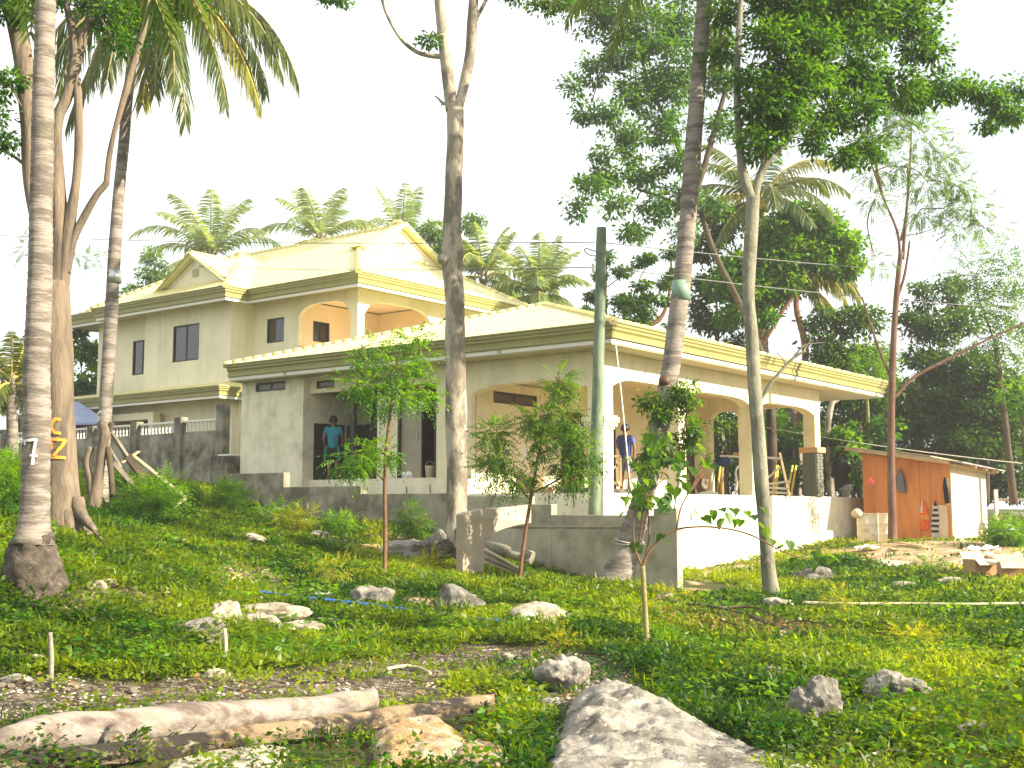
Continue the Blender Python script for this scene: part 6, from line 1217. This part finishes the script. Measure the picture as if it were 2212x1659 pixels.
# ================================================================== people
def person(label,loc,rz,h,J,top,bottom,sleeve=None,shirt_len=0,extra=None,barefoot=True):
    """J: joint overrides in body space (x right, y forward, z up, unit height 1.75)"""
    k=h/1.75; rt=thing('person',label,'person',loc,rot=rz)
    D={'pel':(0,0,.93),'spi':(0,-.01,1.08),'che':(0,-.01,1.28),'nek':(0,-.01,1.47),'hd0':(0,.01,1.56),'hd1':(0,.015,1.64),'hd2':(0,.01,1.72),
     'shR':(.17,-.01,1.42),'elR':(.24,-.02,1.14),'wrR':(.24,.08,.90),'haR':(.24,.11,.84),'shL':(-.17,-.01,1.42),'elL':(-.24,-.02,1.14),'wrL':(-.24,.08,.90),'haL':(-.24,.11,.84),
     'hiR':(.09,0,.90),'knR':(.1,.02,.50),'anR':(.1,-.02,.09),'toR':(.12,.14,.03),'hiL':(-.09,0,.90),'knL':(-.1,.02,.50),'anL':(-.1,-.02,.09),'toL':(-.12,.14,.03)}
    D.update(J); P={a:Vector(b_)*k for a,b_ in D.items()}
    RD={'pel':.125,'spi':.115,'che':.13,'nek':.052,'hd0':.07,'hd1':.088,'hd2':.062,'sh':.062,'el':.04,'wr':.027,'ha':.034,'hi':.09,'kn':.055,'an':.036,'to':.032}
    def skin(name,nodes,edges,m,parent,root=0,sub=2):
        me=bpy.data.meshes.new(name); me.from_pydata([tuple(n_[0]) for n_ in nodes],edges,[]); me.materials.append(m); o=bpy.data.objects.new(name,me); COL.objects.link(o); o.parent=parent
        md=o.modifiers.new('skin','SKIN'); 
        if not me.skin_vertices: me.skin_vertices.new() if hasattr(me.skin_vertices,'new') else None
        for i,n_ in enumerate(nodes):
            sv=me.skin_vertices[0].data[i]; r_=n_[1]; sv.radius=(r_ if isinstance(r_,tuple) else (r_,r_)); sv.use_root=(i==root)
        md.use_smooth_shade=True; s_=o.modifiers.new('sub','SUBSURF'); s_.levels=sub; s_.render_levels=sub; return o
    names=['pel','spi','che','nek','hd0','hd1','hd2','shR','elR','wrR','haR','shL','elL','wrL','haL','hiR','knR','anR','toR','hiL','knL','anL','toL']
    nodes=[(P[n_],RD.get(n_,RD.get(n_[:2],.05))*k) for n_ in names]; ix={n_:i for i,n_ in enumerate(names)}
    E_=[('pel','spi'),('spi','che'),('che','nek'),('nek','hd0'),('hd0','hd1'),('hd1','hd2'),('che','shR'),('shR','elR'),('elR','wrR'),('wrR','haR'),('che','shL'),('shL','elL'),('elL','wrL'),('wrL','haL'),('pel','hiR'),('hiR','knR'),('knR','anR'),('anR','toR'),('pel','hiL'),('hiL','knL'),('knL','anL'),('anL','toL')]
    E_=[(ix[a],ix[b_]) for a,b_ in E_]
    for sd in 'RL':   # fingers and thumb
        ha=P['ha'+sd]; wr=P['wr'+sd]; dr=(ha-wr).normalized(); sx=dr.cross(Vector((0,1,0))); sx=(sx if sx.length>.1 else Vector((1,0,0))).normalized()
        for f,(off,ln) in enumerate(((-.027,.06),(-.009,.07),(.009,.066),(.027,.052))):
            a=ha+sx*off*k+dr*.02*k; n0=len(nodes); nodes+= [(a,.010*k),(a+dr*ln*.6*k,.009*k),(a+dr*ln*k+Vector((0,.02,0))*k,.007*k)]; E_+= [(ix['ha'+sd],n0),(n0,n0+1),(n0+1,n0+2)]
        a=ha+Vector((0,.03,.0))*k; n0=len(nodes); nodes+= [(a,.012*k),(a+dr*.035*k+Vector((0,.02,0))*k,.009*k)]; E_+= [(ix['wr'+sd],n0),(n0,n0+1)]
    hd=P['hd1']; 
    for off,r_ in (((.088,-.005,-.01),.018),((-.088,-.005,-.01),.018),((0,.1,-.02),.016)):
        n0=len(nodes); nodes.append((hd+Vector(off)*k,r_*k)); E_.append((ix['hd1'],n0))
    b0=skin('body',nodes,E_,M_skin,rt)
    g=.02
    sn=[(P['pel']+Vector((0,0,-.02-shirt_len))*k,(.155*k,.15*k)),(P['spi'],(.155*k,.15*k)),(P['che'],(.175*k,.165*k)),(P['nek']-Vector((0,0,.04))*k,.075*k),(P['shR'],.08*k),(P['shR'].lerp(P['elR'],.65),.068*k),(P['shL'],.08*k),(P['shL'].lerp(P['elL'],.65),.068*k)]
    skin('shirt',sn,[(0,1),(1,2),(2,3),(2,4),(4,5),(2,6),(6,7)],top,b0,1)
    if sleeve: skin('sleeve',[(P['shR'],.083*k),(P['shR'].lerp(P['elR'],.68),.072*k)],[(0,1)],sleeve,b0,0)
    bn=[(P['pel']+Vector((0,0,.06))*k,.14*k),(P['pel']-Vector((0,0,.05))*k,.14*k),(P['hiR']-Vector((0,0,.08))*k,.105*k),(P['hiR'].lerp(P['knR'],.95),.085*k),(P['hiL']-Vector((0,0,.08))*k,.105*k),(P['hiL'].lerp(P['knL'],.95),.085*k)]
    skin('shorts',bn,[(0,1),(1,2),(2,3),(1,4),(4,5)],bottom,b0,0)
    mb=MB(); vs=[];fs=[]; n1,n2=14,8
    for i in range(n2+1):
        for j in range(n1):
            a=2*PI*j/n1; e_=PI/2*(1-i/n2*1.35); fr=.5+.5*math.sin(a); 
            if e_<0: e_*=(1.0-.95*fr) 
            r_=.103*k; vs.append(hd+Vector((0,-.012,.012))*k+Vector((math.cos(a)*math.cos(e_)*r_,math.sin(a)*math.cos(e_)*r_*1.08,math.sin(e_)*r_*1.15))*(1+.08*noise.noise(Vector((a,e_*3,h)))))
    for i in range(n2):
        for j in range(n1): fs.append((i*n1+j,i*n1+(j+1)%n1,(i+1)*n1+(j+1)%n1,(i+1)*n1+j))
    mb.add(vs,fs,0,True); ho=mb.build('hair',M_hair,b0); ho.modifiers.new('s','SOLIDIFY').thickness=.015
    if not barefoot:
        for sd in 'RL': skin('sandal',[(P['an'+sd]-Vector((0,.03,.07))*k,(.045*k,.02*k)),(P['to'+sd]+Vector((0,.03,0))*k,(.05*k,.02*k))],[(0,1)],M_bcloth,b0,0,1)
    return rt,P,k
LA=R(0)
pt=HW(.45,9.22,FL); 
person('man in a teal t-shirt and black and green shorts seen from behind in the doorway',pt,R(5),1.76,{'elR':(.27,-.03,1.16),'wrR':(.25,.1,.98),'haR':(.23,.15,.95),'elL':(-.27,-.03,1.16),'wrL':(-.24,.08,.98),'haL':(-.22,.14,.95)},M_teal,M_bcloth,shirt_len=.06)
mb=MB(); 
for s_ in (-1,1): tagit(MB().obox(pt+Vector((s_*.2-.02,-.06,.52)),pt+Vector((s_*.17-.02,-.06,.92)),.05,.07).build('shorts_panel',M_green),None)
for o in [o for o in COL.objects if o.name.startswith('shorts_panel')]:
    pr=[q_ for q_ in COL.objects if q_.name=='person'][0]; o.parent=pr; o.matrix_parent_inverse=(Matrix.Translation(pr.location)@Matrix.Rotation(R(5),4,'Z')).inverted()
p2=HW(.75,7.75,FL); pr2,P2,k2=person('man in dark clothes bending forward in the dark bay, towel on his shoulder',p2,R(-25),1.6,{'spi':(0,.05,1.06),'che':(0,.16,1.22),'nek':(0,.26,1.36),'hd0':(0,.31,1.42),'hd1':(0,.36,1.47),'hd2':(0,.39,1.54),'shR':(.17,.18,1.32),'shL':(-.17,.18,1.32),'elR':(.22,.3,1.08),'wrR':(.18,.45,.95),'haR':(.17,.5,.9),'elL':(-.22,.3,1.08),'wrL':(-.18,.45,.95),'haL':(-.17,.5,.9)},M_gcloth,M_bcloth)
mb=MB(); mb.tube([p2+Vector((.2,.06,1.28)),p2+Vector((.24,-.02,1.1)),p2+Vector((.25,-.04,.82))],[.03,.06,.07],8,flat=.35,jit=.15); tagit(mb.build('towel',M_paper),'white towel hanging from the shoulder of the man in the dark bay','towel')
p3=HW(2.35,1.5,FZ+.004)
x3=at(1993*.6777,1562*.6777,28.5)
p3=Vector((at(1352,1060,28.3).x,28.3,FZ+.004))
person('boy in a navy t-shirt with one violet-blue sleeve on the porch beyond the pole',p3,R(-28),1.62,{'elR':(.25,.0,1.16),'wrR':(.22,.02,.93),'haR':(.2,.04,.88),'elL':(-.25,.06,1.18),'wrL':(-.18,.22,1.1),'haL':(-.14,.27,1.1)},M_navy,M_gcloth,sleeve=M_sleeve,shirt_len=.04,barefoot=False)
p4=gsnap(1828,41); p4.z=1.15
person('person in a white shirt with dark hair seen from behind beyond the platform end',p4,R(10),1.62,{},M_wcloth,M_bcloth,barefoot=False)
# ================================================================== things on the porch
ch=thing('plastic_chair','white plastic garden chair on the porch beside the slim tree','chair',HW(9.3,1.2,FZ+.004),rot=HROT-R(60)); 
MB().prism([(-.22,-.2,.42),(.22,-.2,.42),(.2,.22,.40),(-.2,.22,.40)],(0,0,.025)).build('seat',M_plasw,ch,.008)
for sx in (-1,1):
    for sy in (-1,1): MB().obox((sx*.25,sy*.24,0),(sx*.2,sy*.19,.42),.05,.04).build('leg',M_plasw,ch,.006)
    MB().tube(catmull([(sx*.21,-.2,.42),(sx*.25,-.22,.64),(sx*.26,0,.66),(sx*.23,.2,.63),(sx*.21,.22,.42)],4),.02,7).build('armrest',M_plasw,ch)
mb=MB(); arc=[(-.2,-.2,.42),(-.24,-.26,.7),(-.16,-.3,.86),(0,-.31,.89),(.16,-.3,.86),(.24,-.26,.7),(.2,-.2,.42)]; mb.tube(catmull(arc,5),.026,8,flat=.7); mb.build('back_frame',M_plasw,ch)
for x in (-.1,0,.1): MB().obox((x*.8,-.2,.42),(x,-.3,.87),.055,.015).build('back_slat',M_plasw,ch)
# wooden X-frame by the corner
xf=thing('timber_trestle','unpainted timber frame with crossed braces standing beside the porch corner column','frame',HW(.9,.75,FZ+.004))
Q=lambda x,y,d=27.9: at(x,y,d)
for nm,a,b_ in (('post',(1340,985),(1342,1056)),('top_rail',(1300,984),(1341,986)),('brace',(1338,1000),(1308,1028)),('brace',(1307,1028),(1346,1056)),('post',(1332,992),(1334,1052)),('post',(1306,985),(1306,1056))): MB().obox(Q(*a),Q(*b_),.06,.045).build(nm,M_wood,xf)
# pail, bag, stuff on ledge
pl_=thing('paint_pail','pale plastic pail with a wire handle on the raised floor by the sliding door','pail',HW(-.0,5.35,FL)+Vector((0,0,.002))); c=HW(.13,5.35,FL+.003); mb=MB().lathe([(.1,0),(.125,.28),(.13,.3),(.11,.3),(.1,.03)],c,16); mb.build('body',M_cardl,pl_); MB().tube([c+Vector((.12*math.cos(a),0,.29+.13*math.sin(a))) for a in np.linspace(0,PI,9)],.007,5,caps=False).build('handle',M_tin,pl_)
def blob(label,name,cat,c,s_,m,seed):
    o=bpy.data.objects.new(name,rockmesh(seed,s_,m,3,.4,name)); COL.objects.link(o); o.location=c; 
    for p in o.data.polygons: p.use_smooth=True
    return tagit(o,label,cat)
blob('crumpled white and pink plastic bag left of the pail','plastic_bag','bag',HW(.18,6.05,FL+.08),(.22,.16,.1),M_paper,201); blob('pinkish corner of the crumpled plastic bag','plastic_bag','bag',HW(.2,5.78,FL+.06),(.09,.08,.06),M_pink,202)
tagit(box('brown_carton',(.2,6.85,FL+.003),(.55,7.25,FL+.45),M_door,None),'brown carton standing behind the sapling in the dark bay','box'); bpy.data.objects['brown_carton'].matrix_world=Matrix.Translation(C0)@Matrix.Rotation(HROT,4,'Z')
def pbox(name,label,cat,a,b_,m):
    o=MB().box(a,b_).build(name,m); o.location=C0; o.rotation_euler=(0,0,HROT); return tagit(o,label,cat)
pbox('cardboard_box','brown cardboard box on the porch floor under the left arch','box',(.9,2.7,FZ+.005),(1.4,3.2,FZ+.42),M_card)
pbox('wood_offcut','pale plank offcuts stacked on the porch floor beside the cardboard box','wood',(.6,1.9,FZ+.005),(1.1,2.5,FZ+.16),M_wood)
pbox('paper_notice','white sheet of paper stuck on the porch wall under the left arch','paper',(2.2,3.99,FZ+.9),(2.55,3.998,FZ+1.25),M_paper)
blob('dark cloth and plastic heap on the platform edge under the left arch','rag_heap','rags',HW(.3,1.0,FZ+.08),(.3,.25,.1),M_gcloth,205); blob('blue-grey basin beside the rag heap','basin','basin',HW(.25,.72,FZ+.07),(.15,.15,.07),M_tarp,206)
blob('dark coil of cable at the foot of the timber frame','cable_coil','cable',HW(1.0,.35,FZ+.06),(.35,.2,.06),M_rockd,207)
# scaffold bench, tarp, bamboo on far porch
wb=thing('work_bench','rough timber work bench on the far part of the porch','bench',HW(9.9,1.6,FZ+.004))
for nm,a,b_,w_ in (('top',(1555,985),(1686,990),.12),('top',(1632,988),(1690,992),.1),('leg',(1640,990),(1645,1072),.06),('leg',(1684,978),(1706,1075),.08),('brace',(1690,1005),(1640,1048),.05),('shelf',(1640,1052),(1702,1056),.14),('shelf',(1655,1046),(1705,1040),.12),('leg',(1560,990),(1562,1072),.06),('rail',(1640,1062),(1712,1066),.06)): MB().obox(at(*a,34.5),at(*b_,34.5),w_,.06).build(nm,M_wgrey if nm!='leg' else M_wood,wb)
blob('blue tarpaulin bundled on the end of the work bench','blue_tarp','tarp',at(1560,998,34.4),(.24,.2,.12),M_tarp,209); blob('blue tarpaulin draped beyond the work bench','blue_tarp','tarp',at(1610,972,37),(.45,.2,.1),M_tarp,210)
for k,(x0,x1) in enumerate(((1548,1556),(1556,1562),(1668,1678),(1676,1680),(1700,1712),(1708,1720))): tagit(MB().tube([at(x0,1074,38.4),at(x1,1005,38.6)],[.04,.035],8).build('yellow_bamboo',M_bamy),['leftmost yellow bamboo cane beyond the far porch arch','yellow bamboo cane left of the white chair, second from the left','yellow bamboo cane right of the slim tree, nearest to it','yellow bamboo cane second to the right of the slim tree','yellow bamboo cane left of the last porch column','yellow bamboo cane closest to the last porch column'][k],'bamboo','yellow bamboo canes')
tagit(MB().obox(at(1490,1062,30),at(1520,1020,30),.06,.06).build('leaning_stick',M_stem),'brown stick leaning on the porch edge left of the chair','stick')
blob('white lumps of plaster under the plastic chair','plaster_lumps','rubble',at(1530,1066,33.6),(.25,.15,.07),M_paper,211); blob('dark brown drum shaped sack left of the chair','brown_sack','sack',at(1517,1050,36),(.2,.2,.3),M_door,212)
blob('black bag hanging in the trees left of the shed','black_bag','bag',at(1815,1018,40),(.3,.2,.5),M_bcloth,213)
tagit(MB().obox(gsnap(1795,39.8)+Vector((0,0,.9)),gsnap(1822,39.8)+Vector((0,0,.9)),.05,.9).build('grille_panel',M_wgrey),'grey slatted panel beyond the end of the platform','panel')
# ================================================================== ground cover
NT=86000
d_=rng.random(NT); a0,a1=6.2**.8,40**.8; dd=(a0+(a1-a0)*d_)**(1/.8); xx=rng.uniform(-.56,.60,NT)*dd; zz=gz(xx,dd)
a,b_,c_=bare(xx,dd,zz); keep=~(a&(rng.random(NT)>.04))&~(b_&(rng.random(NT)>.10))&~(c_&(rng.random(NT)>.35))
def ABi(x,y): X_=x-C0.x;Y_=y-C0.y; return X_*U.x+Y_*U.y, X_*V.x+Y_*V.y
ha,hb=ABi(xx,dd); keep&=~((ha>-3.45)&(hb>-3.85)&(hb<9.3)&(ha<0.2))&~((ha>-.3)&(hb>-.02)&(ha<15.8))&~((ha>-.2)&(hb>9))
pv=np.array([noise.noise(Vector((x*.55,y*.55,3)))+.5*noise.noise(Vector((x*1.9,y*1.9,7))) for x,y in zip(xx,dd)])
LOGP=[(-100,1490),(400,1505),(820,1480),(1090,1500),(1090,1560),(900,1610),(760,1700),(300,1760),(-100,1760)]
kx,ky=project(np.stack([xx,dd,zz],-1)); SLABP=[(1190,1620),(1235,1530),(1310,1500),(1420,1540),(1640,1650),(1640,1800),(1150,1800)]; keep&=~(pip(kx,ky,LOGP)&(rng.random(NT)>.12))&~(pip(kx,ky,SLABP))&~(pip(kx,ky,[(800,1600),(900,1580),(1080,1630),(1100,1700),(800,1700)])&(rng.random(NT)>.1)); FRONT=[(-300,1440),(900,1400),(1400,1400),(1450,1560),(1100,1620),(-300,1620)]; lowp=pip(kx,ky,FRONT)
keep&=(pv>-.36)|(rng.random(NT)<.22)
xx,dd,zz,pv,lowp=xx[keep],dd[keep],zz[keep],pv[keep],lowp[keep]; n=len(xx); sp=np.array([noise.noise(Vector((x*.35+9,y*.35,1)))+.6*noise.noise(Vector((x*1.3,y*1.3,5))) for x,y in zip(xx,dd)])
ht=(.05+.19*np.clip(pv+.42,0,1.2))*(1+.3*rng.random(n))*np.where(lowp,.55,1)*np.clip(1.5-dd/20,.42,1); ls=.05*(dd/8)**.45*(.75+.5*rng.random(n)); tint=np.clip(.42+sp*1.2+rng.normal(size=n)*.17,0,1)  # patchy tint paints lit and shaded lawn patches over natural leaf variety
K=10; i=np.repeat(np.arange(n),K); ang=rng.uniform(0,2*PI,n*K); rr=rng.random(n*K)**.6*(.05+.035*(dd[i]/8)); hh=ht[i]*rng.random(n*K)**.55
P=np.stack([xx[i]+np.cos(ang)*rr,dd[i]+np.sin(ang)*rr,zz[i]+hh],1); D=np.stack([np.cos(ang)*.8,np.sin(ang)*.8,rng.uniform(-.15,.75,n*K)],1)+rng.normal(size=(n*K,3))*.25
l_=ls[i]*(.6+.7*rng.random(n*K)); gr=(rng.random(n)<.045)[i]; l_=np.where(gr,l_*1.9,l_); D=np.where(gr[:,None],D*np.array([.45,.45,1])+np.array([0,0,.7]),D)
wd=np.where(gr,l_*.16,l_*.6)
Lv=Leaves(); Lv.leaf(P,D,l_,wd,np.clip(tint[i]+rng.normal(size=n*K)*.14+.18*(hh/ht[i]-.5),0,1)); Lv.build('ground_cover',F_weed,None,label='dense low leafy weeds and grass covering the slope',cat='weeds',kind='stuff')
# clusters of yellow weeds
sel=(sp+.4*pv>.46)&(rng.random(n)<.16); xs_,ys_,zs_=xx[sel],dd[sel],zz[sel]; m_=len(xs_); K=9; i=np.repeat(np.arange(m_),K); ang=rng.uniform(0,6.28,m_*K); rr=rng.random(m_*K)*.07
P=np.stack([xs_[i]+np.cos(ang)*rr,ys_[i]+np.sin(ang)*rr,zs_[i]+.08+.12*rng.random(m_*K)],1); Lv=Leaves(); Lv.leaf(P,rng.normal(size=(m_*K,3))+np.array([0,0,.6]),.034*(ys_[i]/8)**.4,.018*(ys_[i]/8)**.4,rng.random(m_*K)); Lv.build('yellow_weeds',F_yel,None,label='yellow-green weed tips mixed into the ground cover',cat='weeds',kind='stuff')
# dry litter: leaves and twigs
n=1500; dd=(a0+(30**.8-a0)*rng.random(n))**(1/.8); xx=rng.uniform(-.5,.5,n)*dd; ha,hb=ABi(xx,dd); kp=~((ha>-3.4)&(hb>-3.85)); xx,dd=xx[kp],dd[kp]; n=len(xx); P=np.stack([xx,dd,gz(xx,dd)+.03+.05*rng.random(n)],1); Lv=Leaves(); Dv=rng.normal(size=(n,3))*np.array([1,1,.2]); Lv.leaf(P,Dv,.05+.04*rng.random(n),.025+.02*rng.random(n),rng.random(n)); Lv.build('leaf_litter',F_dry,None,label='dry brown leaves strewn over the ground',cat='leaves',kind='stuff')

# ================================================================== grove to the right of the picture, whose shade dapples the lawn
for k,(x,y,h_,r_) in enumerate(((17,3.5,6.5,1.9),(24,7.5,8.5,2.2),(13,-2,6.5,2.2))):
    z0=g1(x,y); tr=thing('grove_tree',['middle','rear','nearest'][k]+' leafy grove tree standing right of the lawn beyond the picture edge','tree',(x,y,z0),'grove trees right of the lawn')
    MB().tube(catmull([(x,y,z0-.2),(x+.1,y,z0+h_*.4),(x-.1,y+.1,z0+h_)],5),interp([.2,.15,.06],5),9,jit=.1).build('trunk',M_bark,tr)
    Lv=Leaves(); nc=70; cc,cd=shell(nc,(x,y,z0+h_),(r_,r_,r_*.6)); i=np.repeat(np.arange(nc),60); off,od=shell(len(i),(0,0,0),(.5,.5,.35)); Lv.leaf(cc[i]+off,unit(od+rng.normal(size=(len(i),3))*.5),.17,.09,rng.random(len(i))); Lv.build('crown',F_tree,tr)

# taller broad-leaved weed tufts breaking the carpet of weeds
n=2300; dd=(a0+(32**.8-a0)*rng.random(n))**(1/.8); xx=rng.uniform(-.5,.5,n)*dd; zz=gz(xx,dd); a,b_,c_=bare(xx,dd,zz); kx,ky=project(np.stack([xx,dd,zz],-1)); ha,hb=ABi(xx,dd)
cn=np.array([noise.noise(Vector((x*.6+4,y*.6,11))) for x,y in zip(xx,dd)]); keep=~(a|b_)&~pip(kx,ky,LOGP)&~pip(kx,ky,SLABP)&~((ha>-3.45)&(hb>-3.85))&(cn>-.12)
xx,dd,zz=xx[keep],dd[keep],zz[keep]; n=len(xx); K=16; i=np.repeat(np.arange(n),K); ang=rng.uniform(0,6.28,n*K); rr=rng.random(n*K)**.6*.13*(dd[i]/10)**.4; hh=(.05+.17*rng.random(n*K))*np.clip(1.5-dd[i]/22,.4,1)
P=np.stack([xx[i]+np.cos(ang)*rr,dd[i]+np.sin(ang)*rr,zz[i]+hh],1); D=np.stack([np.cos(ang),np.sin(ang),rng.uniform(-.3,.5,n*K)],1); ls=.075*(dd[i]/10)**.35*(.6+.6*rng.random(n*K))
Lv=Leaves(); Lv.leaf(P,D,ls,ls*.6,np.clip(.5+rng.normal(size=n)[i]*.28+rng.normal(size=n*K)*.1,0,1)); Lv.build('tall_weeds',F_bright,None,label='taller broad-leaved weed tufts scattered through the ground cover',cat='weeds',kind='stuff')
# ================================================================== thin sunlit air
hz=MB().box((-75,-14,-2),(75,82,24)).build('haze',[]); hz['kind']='stuff'; hz['label']='thin bright haze over the whole plot'; hz['category']='haze'
m=bpy.data.materials.new('haze_air'); m.use_nodes=True; t=m.node_tree; t.nodes.clear(); o=N(t,'ShaderNodeOutputMaterial'); pv_=N(t,'ShaderNodeVolumePrincipled'); pv_.inputs['Color'].default_value=(1,1,.97,1); pv_.inputs['Density'].default_value=.0009; pv_.inputs['Anisotropy'].default_value=.2
t.links.new(pv_.outputs[0],o.inputs['Volume']); hz.data.materials.append(m)
